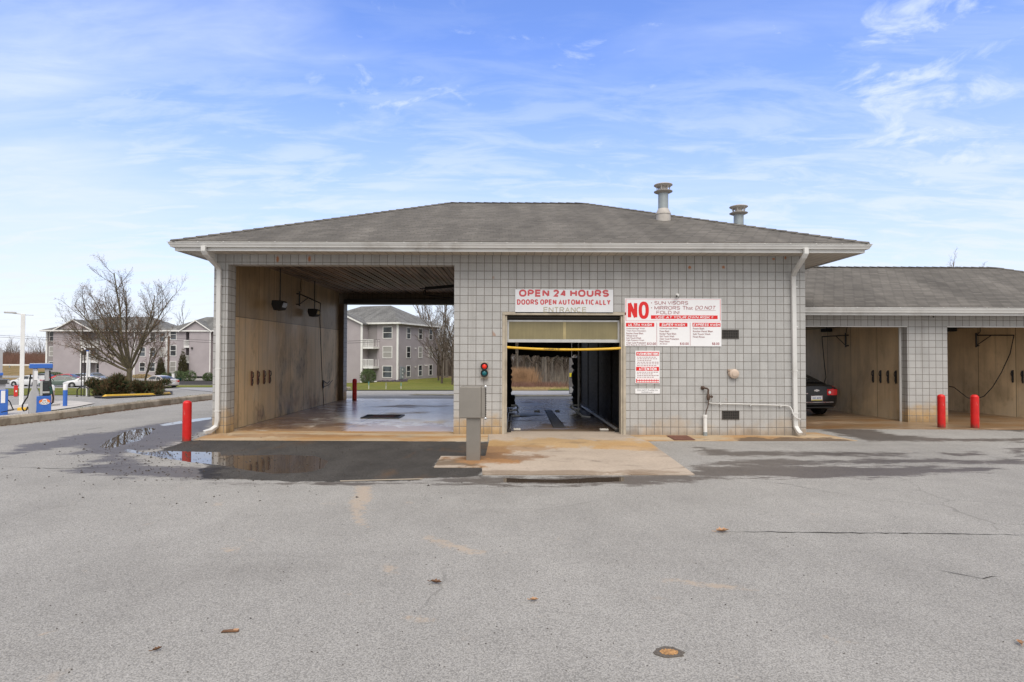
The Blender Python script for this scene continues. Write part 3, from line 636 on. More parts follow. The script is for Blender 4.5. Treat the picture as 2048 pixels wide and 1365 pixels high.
# soffit, fascia, gutter
sx0, sx1, sy0, sy1, sz = ex0+.09, ex1-.09, ey0+.09, ey1-.09, 4.5
b = MB(); I = [(xl, Y1), (xr, Y1), (xr, YB), (xl, YB)]; O = [(sx0, sy0), (sx1, sy0), (sx1, sy1), (sx0, sy1)]
for i in range(4):
    j = (i+1) % 4; b.quad((*O[i], sz), (*O[j], sz), (*I[j], sz), (*I[i], sz))
wp(b, 'soffit', M['soffit'], cw, recalc=False)
b = MB(); t = .025
b.box(sx0-t, sx1+t, sy0-t, sy0, 4.47, 4.665); b.box(sx0-t, sx1+t, sy1, sy1+t, 4.47, 4.665); b.box(sx0-t, sx0, sy0, sy1, 4.47, 4.665); b.box(sx1, sx1+t, sy0, sy1, 4.47, 4.665)
wp(b, 'fascia', M['gutter'], cw)
def gutter(b, p, q, out, z0, z1, step=.61):
    """Ogee gutter from p to q (x,y), out = outward unit (x,y)."""
    h = z1-z0; prof = [(0, 0), (.07, 0), (.078, .25*h), (.105, .62*h), (.108, .86*h), (.125, .9*h), (.125, h), (.112, h), (.108, .93*h), (.0, .93*h)]
    vs = []
    for (x, y), sgn in ((p, -1), (q, 1)):
        dx, dy = (q[0]-p[0], q[1]-p[1]); L = math.hypot(dx, dy); dx, dy = dx/L, dy/L
        for o_, hh in prof: vs.append((x+out[0]*o_+dx*o_*sgn, y+out[1]*o_+dy*o_*sgn, z0+hh))
    n = len(prof); b.add(vs, [[i, (i+1) % n, n+(i+1) % n, n+i] for i in range(n)] + [list(range(n)), [n+i for i in range(n)][::-1]])
    L = math.hypot(q[0]-p[0], q[1]-p[1]); k = int(L/step)
    for i in range(1, k):
        x = p[0]+(q[0]-p[0])*i/k; y = p[1]+(q[1]-p[1])*i/k; a = abs(out[1]) > .5
        cx, cy = x+out[0]*.118, y+out[1]*.118
        b.box(cx-(.012 if a else .014), cx+(.012 if a else .014), cy-(.014 if a else .012), cy+(.014 if a else .012), z0+h*.88, z1+.006)
b = MB(); gutter(b, (sx0-t, sy0-t), (sx1+t, sy0-t), (0, -1), 4.552, 4.668); wp(b, 'gutter', M['gutter'], cw)
b = MB(); gutter(b, (sx0-t, sy1+t), (sx0-t, sy0-t), (-1, 0), 4.552, 4.668); wp(b, 'gutter', M['gutter'], cw)
b = MB(); gutter(b, (sx1+t, sy0-t), (sx1+t, sy1+t), (1, 0), 4.552, 4.668); wp(b, 'gutter', M['gutter'], cw)
def downpipe(name, pts, w=.105, d=.08):
    b = MB()
    P_ = [Vector(p) for p in pts]
    b2 = []
    for i, p in enumerate(P_):
        tdir = (P_[min(i+1, len(P_)-1)]-P_[max(i-1, 0)]).normalized()
        side = Vector((1, 0, 0)); side = (side-tdir*side.dot(tdir)).normalized(); fr = tdir.cross(side).normalized()
        b2 += [p-side*w/2-fr*d/2, p+side*w/2-fr*d/2, p+side*w/2+fr*d/2, p-side*w/2+fr*d/2]
    fs = []
    for i in range(len(P_)-1):
        for j in range(4): fs.append([i*4+j, i*4+(j+1) % 4, i*4+4+(j+1) % 4, i*4+4+j])
    n = len(P_)-1; fs += [[0, 1, 2, 3], [n*4+3, n*4+2, n*4+1, n*4]]
    b.add(b2, fs)
    yk = P_[-4].y
    for z in (.55, 1.6, 2.7, 3.7): b.box(P_[-4].x-w/2-.012, P_[-4].x+w/2+.012, yk-d/2-.006, Y1-.001, z, z+.035)
    return wp(b, name, M['gutter'], cw, bevel=.008)
downpipe('downpipe', [(-7.36, 13.78, 4.57), (-7.36, 13.78, 4.46), (-7.355, 13.83, 4.40), (-7.335, 14.42, 4.16), (-7.33, 14.47, 4.08), (-7.33, 14.48, .34), (-7.35, 14.47, .20), (-7.42, 14.36, .11), (-7.52, 14.22, .08)])
downpipe('downpipe', [(7.00, 13.78, 4.57), (7.00, 13.78, 4.44), (6.99, 13.84, 4.37), (7.02, 14.38, 4.08), (7.03, 14.47, 3.98), (7.06, 14.48, .42), (7.065, 14.47, .24), (7.09, 14.38, .13), (7.11, 14.31, .08)])
# tunnel door
df = MB(); df.box(xd-.07, xd+.0, Y1-.014, Y1+.04, 0, 3.0); df.box(xe, xe+.07, Y1-.014, Y1+.04, 0, 3.0); df.box(xd-.07, xe+.07, Y1-.02, Y1+.04, 3.0, 3.075)
df.box(xd, xd+.05, Y1+.02, Y1+.28, 0, 2.99); df.box(xe-.05, xe, Y1+.02, Y1+.28, 0, 2.99)
wp(df, 'door_frame', M['trim'], cw, bevel=.004)
b = MB(); yD = Y1+.20; a_ = at(1009, 638, yD); c_ = at(1241, 692, yD)
b.box(xd+.05, xe-.05, yD, yD+.04, a_.z-.55, a_.z-.03); dp = wp(b, 'overhead_door', M['doorpanel'], cw)
zt, zb = a_.z-.03, a_.z-.55
b = MB(); b.box(xd+.05, xe-.05, yD-.012, yD-.001, zt-.045, zt); b.box(xd+.05, xe-.05, yD-.02, yD-.001, zb-.05, zb+.03); b.box(xd+.05, xd+.10, yD-.012, yD-.001, zb+.03, zt-.045); b.box(xe-.10, xe-.05, yD-.012, yD-.001, zb+.03, zt-.045)
b.build('door_rail', M['alu'], dp, bevel=.004)
b = MB(); b.box(1.30, 1.37, yD-.003, yD-.0008, zb+.04, zt-.05); b.build('door_strip', plain('door_strip_tan', (.36, .30, .15), .5), dp)
b = MB(); b.box(xd+.05, xe-.05, yD+.05, yD+.09, zt+.0, 3.0); b.tube([(xd+.05, yD+.0, 2.955), (xe-.05, yD, 2.955)], .05, 12); wp(b, 'door_header', M['dark'], cw)

# ================================================================== self-serve wing
YW = 17.4; wx1 = 21.3
wg = thing('self_serve_wing', 'lower grey block wing of open wash bays attached beside the main building', 'building', (14, YW, 0))
b = MB(); b.box(xr, wx1, YW, YW+.3, 2.89, 3.3); b.box(11.86, 13.06, YW, YW+.3, 0, 2.89); b.box(17.0, wx1, YW, YW+.3, 0, 2.89)
b.box(wx1-.3, wx1, YW+.3, 25, 0, 3.3); b.box(17.0, wx1-.3, 24.7, 25, 0, 3.3)
wp(b, 'block_wall', M['block'], wg)
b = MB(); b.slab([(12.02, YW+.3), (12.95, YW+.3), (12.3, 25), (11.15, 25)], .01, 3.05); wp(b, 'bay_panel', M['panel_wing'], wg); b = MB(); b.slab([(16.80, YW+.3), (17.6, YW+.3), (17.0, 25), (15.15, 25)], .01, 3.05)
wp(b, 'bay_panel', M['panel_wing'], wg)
b = MB(); b.box(xr+.02, 16.99, YW+.31, 24.99, 3.05, 3.09); wp(b, 'bay_ceiling', plain('wing_ceiling', (.34, .28, .21), .8), wg)
b = MB(); b.box(11.80, 11.858, YW+.262, YW+.30, 0, 2.86); b.box(xr, 11.858, YW-.008, YW+.05, 2.86, 2.888); b.box(13.062, 16.99, YW-.008, YW+.05, 2.86, 2.888)
wp(b, 'opening_trim', M['gutter'], wg)
b = MB(); A, B_, C_, D_ = Vector((7.38, 16.83, 3.42)), Vector((22.05, 16.83, 3.42)), Vector((22.05, 25.6, 3.42)), Vector((7.38, 25.6, 3.42)); q1, q2 = Vector((7.38, 21.2, 5.235)), Vector((17.68, 21.2, 5.235))
b.quad(A, B_, q2, q1); b.quad(B_, C_, q2); b.quad(C_, D_, q1, q2)
b.quad(A, A-Vector((0, 0, .03)), B_-Vector((0, 0, .03)), B_)
wr = wp(b, 'roof', M['shingle'], wg, recalc=False)
caps([(q1, q2), (B_, q2), (C_, q2)]).build('ridge_cap', M['shingle'], wr, recalc=False)
b = MB(); b.box(xr, 22, 16.9, 16.925, 3.18, 3.39); wp(b, 'fascia', M['gutter'], wg)
b = MB(); b.quad((xr, 16.925, 3.215), (22, 16.925, 3.215), (22, YW, 3.215), (xr, YW, 3.215)); wp(b, 'soffit', M['soffit'], wg)
b = MB(); gutter(b, (xr+.13, 16.9), (21.9, 16.9), (0, -1), 3.255, 3.40); wp(b, 'gutter', M['gutter'], wg)

# ================================================================== paved floors
def floor(name, pts, mat, z, label, cat='pavement', th=.3):
    b = MB(); b.slab(pts, -th, z); o = b.build(name, mat); return tag(o, label, cat, kind='structure')
g_ = lambda x, y: (lambda p: (p.x, p.y))(gp(x, y))
floor('bay_floor', [(-7.3, 15.0), (-1.47, 15.0), (-1.47, 25.6), (-7.3, 25.6)], M['bayfloor'], .012, 'wet rust-stained concrete floor of the open drying bay', 'floor')
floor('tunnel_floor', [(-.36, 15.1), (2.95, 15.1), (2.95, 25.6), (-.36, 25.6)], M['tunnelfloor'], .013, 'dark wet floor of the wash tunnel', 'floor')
ap = [g_(392, 880), g_(905, 883), g_(905, 885.5), (-1.42, 15.0), (-7.45, 15.0)]
floor('bay_apron', [g_(386, 881), g_(975, 883.5), (-.6, 15.0), (-7.6, 15.0)], M['apron'], .009, 'orange rust-stained concrete apron in front of the open bay', 'pavement')
floor('wall_apron', [g_(1285, 883), g_(1715, 882.5), (7.9, 15.1), (xr, 15.1), (2.8, 15.1)], M['apron'], .008, 'narrow stained concrete strip along the right front wall', 'pavement')
pad = gpoly([(978, 884), (1296, 884), (1389, 951), (965, 951), (964, 936), (868, 936), (882, 914), (971, 914)]) + []
floor('entrance_pad', [(p.x, p.y) for p in pad] + [], M['pad'], .016, 'pale concrete entrance pad with rust stains before the tunnel door', 'pavement')
floor('door_sill', [g_(978, 884.5), (-.6, 14.9), (-.30, 15.1), (2.88, 15.1), (2.88, 14.7), g_(1296, 884.5)], M['pad'], .0145, 'concrete sill running into the tunnel door', 'pavement')
floor('wing_floor', [(xr+.02, 15.86), (22, 15.86), (22, 25.4), (xr+.02, 25.4)], M['wingfloor'], .010, 'brown stained wet concrete floor of the wash bays', 'floor')
M['crackm'] = M['crack']
def crack(pts, w, seed, label):
    rnd = random.Random(seed); P_ = [Vector((p.x, p.y, 0)) for p in gpoly(pts)]; L = []
    for p, q in zip(P_, P_[1:]):
        n = max(2, int((q-p).length/.07))
        for k in range(n): L.append(p.lerp(q, k/n)+Vector((rnd.gauss(0, .008), rnd.gauss(0, .010), 0)))
    vs = []; fs = []
    for i, p in enumerate(L):
        ww = w*rnd.uniform(.25, 1.15)*min(1, (i+1)/12, (len(L)-i)/12); vs += [(p.x, p.y-ww/2, .0045), (p.x, p.y+ww/2, .0045)]
        if i: fs.append([2*i-2, 2*i, 2*i+1, 2*i-1])
    b = MB(); b.add(vs, fs); o = b.build('asphalt_crack', M['crack']); return tag(o, label, 'crack', kind='structure')
crack([(1440, 1064), (1620, 1066), (1780, 1067), (1900, 1068.5), (2080, 1071)], .03, 1, 'long dark crack across the asphalt on the right')
crack([(1490, 960), (1570, 968), (1640, 982), (1720, 994)], .016, 2, 'thin crack slanting across the asphalt beyond the pad')
crack([(0, 934), (120, 938), (200, 936), (330, 925)], .02, 3, 'thin crack in the asphalt by the left puddle')
crack([(1880, 1142), (1920, 1150), (1965, 1158), (1985, 1154), (2010, 1157)], .06, 4, 'short broken dark crack near the right edge')
pts = gpoly([(680, 962), (846, 957.5), (846, 958.8), (680, 963.4)]); b = MB(); b.slab([(q.x, q.y) for q in pts], -.02, .006); tag(b.build('patch_edge', M['kerb']), 'thin pale concrete strip at the near edge of the dark asphalt patch', 'edge strip', kind='structure')
# ================================================================== signs and lettering
def glyphs(s, bold=0.0, shear=0.0, spacing=1.0):
    cu = bpy.data.curves.new('t', 'FONT'); cu.body = s; cu.size = 1; cu.offset = bold; cu.shear = shear; cu.space_character = spacing; cu.resolution_u = 2; cu.fill_mode = 'FRONT'
    o = bpy.data.objects.new('t', cu); COL.objects.link(o); bpy.context.view_layer.update()
    me_ = bpy.data.meshes.new_from_object(o.evaluated_get(bpy.context.evaluated_depsgraph_get()))
    vs = [v.co.copy() for v in me_.vertices]; fs = [list(p.vertices) for p in me_.polygons]
    bpy.data.objects.remove(o); bpy.data.curves.remove(cu); bpy.data.meshes.remove(me_)
    return vs, fs
def _arc(cx, cy, rx, ry, a0, a1, n=10): return [(cx+rx*math.cos(R(a0+(a1-a0)*i/n)), cy+ry*math.sin(R(a0+(a1-a0)*i/n))) for i in range(n+1)]
def _sup(n=24, e=.82): return [(.5+.5*math.copysign(abs(math.cos(2*math.pi*i/n))**e, math.cos(2*math.pi*i/n)), .5+.5*math.copysign(abs(math.sin(2*math.pi*i/n))**e, math.sin(2*math.pi*i/n))) for i in range(n)]
_S = _arc(.5, .75, .5, .25, 20, 270)+_arc(.5, .25, .5, .25, 90, -160)[1:]
_P = [(0, 1), (.55, 1)]+_arc(.55, .73, .45, .27, 90, -90, 8)[1:]+[(0, .46)]
LET = {  # a plain grotesque: width, strokes (a leading 'c' closes the stroke)
 'A': (.80, [[(0, 0), (.5, 1), (1, 0)], [(.2, .30), (.8, .30)]]), 'C': (.80, [_arc(.5, .5, .5, .5, 48, 312, 18)]), 'D': (.78, [['c', (0, 0), (0, 1), (.45, 1)]+_arc(.45, .5, .55, .5, 90, -90, 10)[1:]]),
 'E': (.70, [[(1, 1), (0, 1), (0, 0), (1, 0)], [(0, .52), (.92, .52)]]), 'F': (.66, [[(1, 1), (0, 1), (0, 0)], [(0, .50), (.88, .50)]]), 'H': (.78, [[(0, 0), (0, 1)], [(1, 0), (1, 1)], [(0, .52), (1, .52)]]), 'I': (0, [[(.5, 0), (.5, 1)]]),
 'K': (.78, [[(0, 0), (0, 1)], [(1, 1), (0, .36)], [(.36, .60), (1, 0)]]), 'L': (.66, [[(0, 1), (0, 0), (1, 0)]]), 'M': (.92, [[(0, 0), (0, 1)], [(1, 0), (1, 1)], [(0, 1), (.5, .05)], [(.5, .05), (1, 1)]]), 'N': (.78, [[(0, 0), (0, 1)], [(1, 0), (1, 1)], [(0, 1), (1, 0)]]),
 'O': (.86, [['c']+_sup()]), 'P': (.72, [[(0, 0), (0, 1)], _P]), 'R': (.76, [[(0, 0), (0, 1)], _P, [(.52, .46), (1, 0)]]), 'S': (.74, [_S]), 'T': (.72, [[(0, 1), (1, 1)], [(.5, 1), (.5, 0)]]), 'U': (.78, [[(0, 1), (0, .36)]+_arc(.5, .36, .5, .36, 180, 360, 12)[1:]+[(1, 1)]]),
 'V': (.78, [[(0, 1), (.5, 0), (1, 1)]]), 'W': (1.1, [[(0, 1), (.26, 0), (.5, 1), (.74, 0), (1, 1)]]), 'X': (.76, [[(0, 1), (1, 0)], [(0, 0), (1, 1)]]), 'Y': (.76, [[(0, 1), (.5, .46), (1, 1)], [(.5, .46), (.5, 0)]]),
 '0': (.66, [['c']+_sup()]), '1': (.40, [[(0, .78), (.8, 1), (.8, 0)]]), '2': (.66, [_arc(.5, .70, .5, .30, 165, -35, 10)+[(0, 0), (1, 0)]]), '4': (.70, [[(.76, 0), (.76, 1)], [(.76, 1), (0, .30), (1, .30)]]), '7': (.64, [[(0, 1), (1, 1), (.35, 0)]]),
 '8': (.66, [['c']+[(.5+.44*(x-.5)*2, .5+y*.5) for x, y in _sup(16, 1)], ['c']+[(x, y*.5) for x, y in _sup(16, 1)]]), '$': (.66, [_S, [(.5, -.12), (.5, 1.12)]]), '!': (0, [[(.5, 1), (.5, .34)], [(.5, .1), (.5, .0)]]), "'": (0, [[(.5, 1), (.5, .75)]]), '"': (.2, [[(0, 1), (0, .75)], [(1, 1), (1, .75)]]), '.': (0, [[(.5, .08), (.5, 0)]])}
def _strip(pts, t, closed):
    n = len(pts); P_ = [Vector((p[0], p[1], 0)) for p in pts]; L, Q = [], []
    for i in range(n):
        a = P_[(i-1) % n] if closed or i > 0 else None; c = P_[(i+1) % n] if closed or i < n-1 else None
        d0 = (P_[i]-a).normalized() if a is not None else None; d1 = (c-P_[i]).normalized() if c is not None else None
        if d0 is None: d0 = d1
        if d1 is None: d1 = d0
        n0, n1 = Vector((-d0.y, d0.x, 0)), Vector((-d1.y, d1.x, 0)); m = n0+n1
        m = m.normalized() if m.length > .05 else n0
        k = min(1/max(m.dot(n0), .30), 2.4)*t/2; L.append(P_[i]+m*k); Q.append(P_[i]-m*k)
    e = n if closed else n-1
    return L+Q, [[i, (i+1) % n, n+(i+1) % n, n+i] for i in range(e)]
def sans(mb, s, x0, x1, zt, zb, y, t=.16, shear=0.0):
    """Even-stroked capitals filling a box on the wall; t = stroke over letter height."""
    H = zt-zb; W_ = (x1-x0)/H-shear; gap = .13; sp = .34
    fixed = 0.0; flex = 0.0
    for i, ch in enumerate(s):
        if ch == ' ': flex += sp
        else: flex += LET[ch][0] + (gap if i < len(s)-1 else 0); fixed += t if LET[ch][0] == 0 else t*.35
    f = max(.2, (W_-fixed)/flex); x = 0.0
    for i, ch in enumerate(s):
        if ch == ' ': x += sp*f; continue
        w, strokes = LET[ch]; wd = w*f+(t if w == 0 else t*.35); wd = max(wd, t)
        for q, st in enumerate(strokes):
            closed = st[0] == 'c'; pts = st[1:] if closed else st
            pts = [(x+t/2+u*(wd-t), t/2+v*(1-t)) for u, v in pts]; vs, fs = _strip(pts, t, closed)
            lo, hi = (-.16, 1.16) if ch == '$' else (0, 1)
            vs = [(min(max(v.x, x), x+wd), min(max(v.y, lo), hi)) for v in vs]
            if not closed and ch not in '$':                           # square ends reach the box edge
                pass
            mb.add([(x0+(vx+shear*vz)*H, y-.00035*q-.00002*(i % 3), zb+vz*H) for vx, vz in vs], fs)
        x += wd+gap*f
def letters(mb, s, x0, x1, zt, zb, y, bold=0.0, shear=0.0, spacing=1.0, th=.0):
    if s.upper() == s and all(c == ' ' or c in LET for c in s):
        return sans(mb, s, x0, x1, zt, zb, y, .105+bold*1.9, shear*.8)
    vs, fs = glyphs(s, 0, shear, spacing)
    if not vs: return
    ax, bx = min(v.x for v in vs), max(v.x for v in vs); ay, by = min(v.y for v in vs), max(v.y for v in vs)
    sx_, sz_ = (x1-x0)/(bx-ax+2*bold), (zt-zb)/(by-ay+1.2*bold)           # heavier strokes: copies a little apart, each on its own depth
    for i, (ox, oz) in enumerate([(0, 0)] if bold < .01 else [(-1, 0), (1, 0), (-.5, .6), (.5, -.6), (.5, .6), (-.5, -.6)]):
        mb.add([(x0+(v.x-ax+bold+ox*bold)*sx_, y-.00025*i, zb+(v.y-ay+.6*bold+oz*bold)*sz_) for v in vs], fs)
def SX(px): return at(px, 700, Y1).x
def SZ(py, px=1250): return at(px, py, Y1).z
def plx(px, py): p = at(px, py, Y1-.02); return p.x, p.z
def L_(mb, s, x0, y0, x1, y1, y, **k):          # lettering between two photo corners on the front wall
    a, zt = plx(x0, y0); c, zb = plx(x1, y1); letters(mb, s, a, c, zt, zb, y, **k)
def B_x(mb, x0, y0, x1, y1, ya, yb):
    a, zt = plx(x0, y0); c, zb = plx(x1, y1); mb.box(a, c, yb, ya, zb, zt)
def sign(name, label, x0, y0, x1, y1, mat, cat='sign', th=.02):
    a, zt = plx(x0, y0); c, zb = plx(x1, y1)
    t = thing(name, label, cat, ((a+c)/2, Y1-.02, zb)); m = MB(); m.box(a, c, Y1-th, Y1-.002, zb, zt); wp(m, 'board', mat, t, bevel=.003)
    return t
yl = Y1-.0225
# OPEN 24 HOURS
s = sign('hours_sign', 'white sign with faded red OPEN 24 HOURS lettering above the tunnel door', 1030.5, 579, 1226.5, 627.5, M['signfade'])
m = MB(); L_(m, 'OPEN 24 HOURS', 1038, 579.5, 1218, 594.5, yl, bold=.078); L_(m, 'DOORS OPEN AUTOMATICALLY', 1034, 599, 1221, 610.5, yl, bold=.06); wp(m, 'lettering', M['fadered'], s, recalc=False)
m = MB(); L_(m, 'ENTRANCE', 1087, 614.5, 1173, 625.5, yl, bold=.03); wp(m, 'lettering', M['tanletter'], s, recalc=False)
# price board
zb5 = lambda x, y: (1220+x/5.25, 560+y/5.25)
s = sign('price_board', 'large white and red wash menu board with prices, right of the tunnel door', 1249.5, 597, 1443, 693.5, M['signwhite'])
def L5(m, txt, x0, y0, x1, y1, **k): a = zb5(x0, y0); c = zb5(x1, y1); L_(m, txt, a[0], a[1], c[0], c[1], **k)
def B5(m, x0, y0, x1, y1, ya=Y1-.0205, yb=Y1-.0225): a = zb5(x0, y0); c = zb5(x1, y1); B_x(m, a[0], a[1], c[0], c[1], ya, yb)
m = MB(); B5(m, 165, 203, 1160, 208); B5(m, 165, 429, 1160, 434); B5(m, 165, 208, 170, 429); B5(m, 1155, 208, 1160, 429); wp(m, 'red_border', M['signred'], s)
m = MB(); L5(m, 'NO', 187, 228, 408, 412, y=yl-.001, bold=.045); wp(m, 'lettering', M['signred'], s, recalc=False)
yk = yl-.001
for t_, x0, y0, x1, y1, kw in (('SUN VISORS', 466, 224, 820, 262, {}), ('MIRRORS That', 466, 276, 870, 314, {}), ('DO NOT', 893, 274, 1112, 313, {'shear': .3}), ('FOLD IN!', 487, 326, 728, 362, {})):
    m = MB()
    if 'That' in t_: L5(m, 'MIRRORS', 466, 276, 735, 314, y=yk, bold=.018); L5(m, 'That', 762, 276, 870, 314, y=yk, bold=.0)
    else: L5(m, t_, x0, y0, x1, y1, y=yk, bold=.018, **kw)
    if t_ == 'DO NOT': B5(m, 893, 320, 1112, 323)
    wp(m, 'lettering', M['greyred'], s, recalc=False)
for yy in (242, 294): m = MB(); B5(m, 431, yy-4, 441, yy+5, Y1-.0205, Y1-.0225); wp(m, 'bullet', M['greyred'], s)
for (x0, y0, x1, y1), t_, (a0, b0, a1, b1), bd in (((430, 373, 1130, 413), 'USE AT YOUR OWN RISK !!', (476, 379, 1084, 409), .035), ((167, 452, 465, 493), 'ULTRA WASH', (190, 458, 440, 487), .05), ((518, 452, 813, 493), 'SUPER WASH', (538, 458, 788, 487), .05), ((866, 452, 1160, 493), 'EXPRESS WASH', (872, 458, 1154, 487), .05)):
    m = MB(); B5(m, x0, y0, x1, y1); hp = wp(m, 'heading_panel', M['signred'], s); m = MB(); L5(m, t_, a0, b0, a1, b1, y=yl-.003, bold=bd, shear=.3); m.build('lettering', M['signwhite'], hp, recalc=False)
for x in (489, 840): m = MB(); B5(m, x, 450, x+4, 692); wp(m, 'divider', M['greyred'], s)
for x0, x1, t_ in ((390, 482, '$12.00'), (735, 826, '$10.00'), (1072, 1148, '$8.00')): m = MB(); L5(m, t_, x0, 658, x1, 685, y=yk, bold=.03); wp(m, 'price', M['greyred'], s, recalc=False)
for x0, y0, dy, rows in ((172, 504, 24.6, (('Undercarriage Wash', 192), ('Triple Foam Detergent', 208), ('Rocker Panel Blast', 178), ('Wheel Scrub', 116), ('Soft Touch Wash', 153), ('High Pressure Wash', 186), ('Clear Coat Protectant', 206), ('Final Rinse & Air Dryer', 212))),
        (521, 504, 26.8, (('Undercarriage Wash', 190), ('Foam Bath', 100), ('Rocker Panel Blast', 175), ('Soft Touch Wash', 153), ('Clear Coat Protectant', 202), ('Final Rinse', 104), ('Air Dryer', 82))),
        (871, 503, 29, (('Foam Bath', 118), ('Rocker Panel Blast', 210), ('Soft Touch Wash', 182), ('Final Rinse', 122)))):
    m = MB()
    for i, (t_, w) in enumerate(rows): L5(m, t_, x0, y0+i*dy, x0+w, y0+i*dy+18, y=yk, bold=.014)
    wp(m, 'wash_list', M['greyletter'], s, recalc=False)
# wash instructions
s = sign('instruction_sign', 'narrow red and white WASH INSTRUCTIONS and ATTENTION sign below the price board', 1270.5, 702, 1319.5, 767.5, M['signwhite'])
for (x0, y0, x1, y1), t_, (a0, b0, a1, b1) in (((276, 757, 514, 797), 'WASH INSTRUCTIONS', (283, 763, 508, 793)), ((274, 914, 515, 956), 'ATTENTION', (303, 918, 489, 953)), ((274, 1041, 515, 1081), None, (0, 0, 0, 0))):
    m = MB(); B5(m, x0, y0, x1, y1); hp = wp(m, 'heading_panel', M['signred'], s); m = MB()
    if t_: L5(m, t_, a0, b0, a1, b1, y=yl-.002, bold=.045); m.build('lettering', M['signwhite'], hp, recalc=False)
    else:
        for yy in (1049, 1070):
            x = 284
            while x < 500: w = 9+(x*7 % 13); B5(m, x, yy-6, x+w, yy+5, Y1-.0226, Y1-.024); x += w+5
        m.build('lettering', M['signwhite'], hp)
rn = random.Random(3)
m = MB()
for i in range(10):                               # the small print: too fine to read in the photograph, so short strokes
    yy = (812+i*17.6) if i < 6 else (970+(i-6)*17.5); x = 282+rn.uniform(0, 8)
    xe_ = rn.uniform(430, 508)
    while x < xe_:
        w = rn.uniform(10, 26); B5(m, x, yy-3, min(x+w, 510), yy+4, Y1-.0205, Y1-.022); x += w+rn.uniform(5, 9)
wp(m, 'small_print', M['greyletter'], s)
s = sign('doorway_sign', 'small white DO NOT PARK IN DOORWAY plate under the instruction sign', 1270.5, 778, 1320, 788, M['signwhite'])
m = MB(); L5(m, 'DO NOT PARK IN', 288, 1152, 498, 1168, y=yl, bold=.01, spacing=1.25); L5(m, 'DOORWAY', 332, 1174, 458, 1189, y=yl, bold=.01, spacing=1.25); wp(m, 'lettering', M['blackletter'], s, recalc=False)
# ================================================================== small fixtures on the front wall
def camera_fix(p, label, d=(-.5, -1, -.35), s=1.0):
    t = thing('security_camera', label, 'camera', p); dv = Vector(d).normalized()
    m = MB(); m.lathe([(.035*s, 0), (.035*s, .02*s)], (0, 0, 0), 16, 'y'); m.tube([(0, -.01, 0), (0, -.06*s, -.01)], .014*s, 8); m.build('mount', M['white'], t)
    a = Vector((0, -.06*s, -.015)); m = MB(); m.tube([a-dv*.03*s, a+dv*.10*s, a+dv*.12*s], [.034*s, .034*s, .030*s], 14); m.build('camera_body', M['white'], t, smooth=True)
    m = MB(); m.tube([a+dv*.118*s, a+dv*.126*s], .024*s, 12); m.build('camera_lens', M['dark'], t); return t
camera_fix(at(1354, 590, Y1), 'small white bullet camera above the price board')
camera_fix(at(1862, 631, YW), 'small white bullet camera on the wing wall between the bays', s=1.1)
def vent(px, py, label, w=.40, h=.20):
    p = at(px, py, Y1); t = thing('wall_vent', label, 'vent', p); m = MB()
    m.box(-w/2, w/2, -.004, -.002, -h/2, h/2); m.build('backing', M['black'], t)
    m = MB(); m.box(-w/2-.012, w/2+.012, -.014, -.001, h/2, h/2+.014); m.box(-w/2-.012, w/2+.012, -.014, -.001, -h/2-.014, -h/2); m.box(-w/2-.012, -w/2, -.014, -.001, -h/2, h/2); m.box(w/2, w/2+.012, -.014, -.001, -h/2, h/2)
    for k in range(5): z = -h/2+.02+k*h/5; m.box(-w/2, w/2, -.011, -.005, z, z+.008)
    for k in range(9): x = -w/2+.02+k*w/9; m.box(x, x+.006, -.009, -.0055, -h/2, h/2)
    m.build('grille', plain('vent_grille', (.075, .065, .055), .6), t); return t
vent(1460.5, 669, 'black grille vent just right of the price board'); vent(1461, 830.5, 'black grille vent low on the wall above the apron', .41)
p = at(1464, 747, Y1); t = thing('wall_bell', 'round beige bell fixed to the block wall beneath the vent', 'bell', p)
m = MB(); m.lathe([(.105, 0), (.105, .03), (.10, .045)], (0, 0, 0), 28, 'y'); m.build('base', M['beige'], t, smooth=True)
m = MB(); m.lathe([(.115, .045), (.122, .06), (.118, .085), (.095, .10), (.07, .105), (.066, .118), (.02, .122)], (.03, 0, -.01), 28, 'y'); m.build('gong', M['beige'], t, smooth=True)
m = MB(); m.box(-.12, -.07, -.05, -.001, .04, .10); m.build('clapper_box', plain('bell_box', (.33, .25, .19), .6), t, bevel=.008)
# hydrant pipe with valve, white cap pipe and conduit
p0 = at(1405, 776, Y1); t = thing('water_valve', 'rusty brown water valve and pipe stub with a hanging hose on the block wall', 'valve', p0)
m = MB(); m.lathe([(.05, 0), (.05, .02), (.03, .03)], (0, 0, 0), 14, 'y'); m.tube([(0, -.01, 0), (0, -.07, 0), (.03, -.085, 0), (.09, -.085, -.015), (.115, -.085, -.04), (.115, -.085, -.16)], .024, 10); m.build('pipe', M['brownpipe'], t, smooth=True)
m = MB(); m.lathe([(.028, -.30), (.04, -.28), (.046, -.22), (.04, -.17), (.026, -.15)], (.115, -.085, 0), 12); m.tube([(.13, -.085, -.22), (.19, -.10, -.215)], .016, 8); m.lathe([(.035, 0), (.035, .02)], (.19, -.09, -.215), 12, 'y'); m.build('valve_body', M['brownpipe'], t, smooth=True)
m = MB(); m.tube([(.115, -.085, -.29), (.12, -.085, -.38), (.10, -.085, -.48), (.065, -.085, -.56), (.05, -.085, -.68), (.055, -.085, -.74)], .013, 8); m.build('hose', M['brownpipe'], t, smooth=True)
a = at(1410.5, 830, Y1-.09); c = at(1410.5, 870.5, Y1-.09); t = thing('standpipe', 'short white plastic standpipe on the apron under the water valve', 'pipe', (a.x, a.y, 0))
m = MB(); m.tube([(0, 0, .09), (-.004, 0, a.z-.06)], .047, 16); m.build('pipe', M['white'], t, smooth=True)
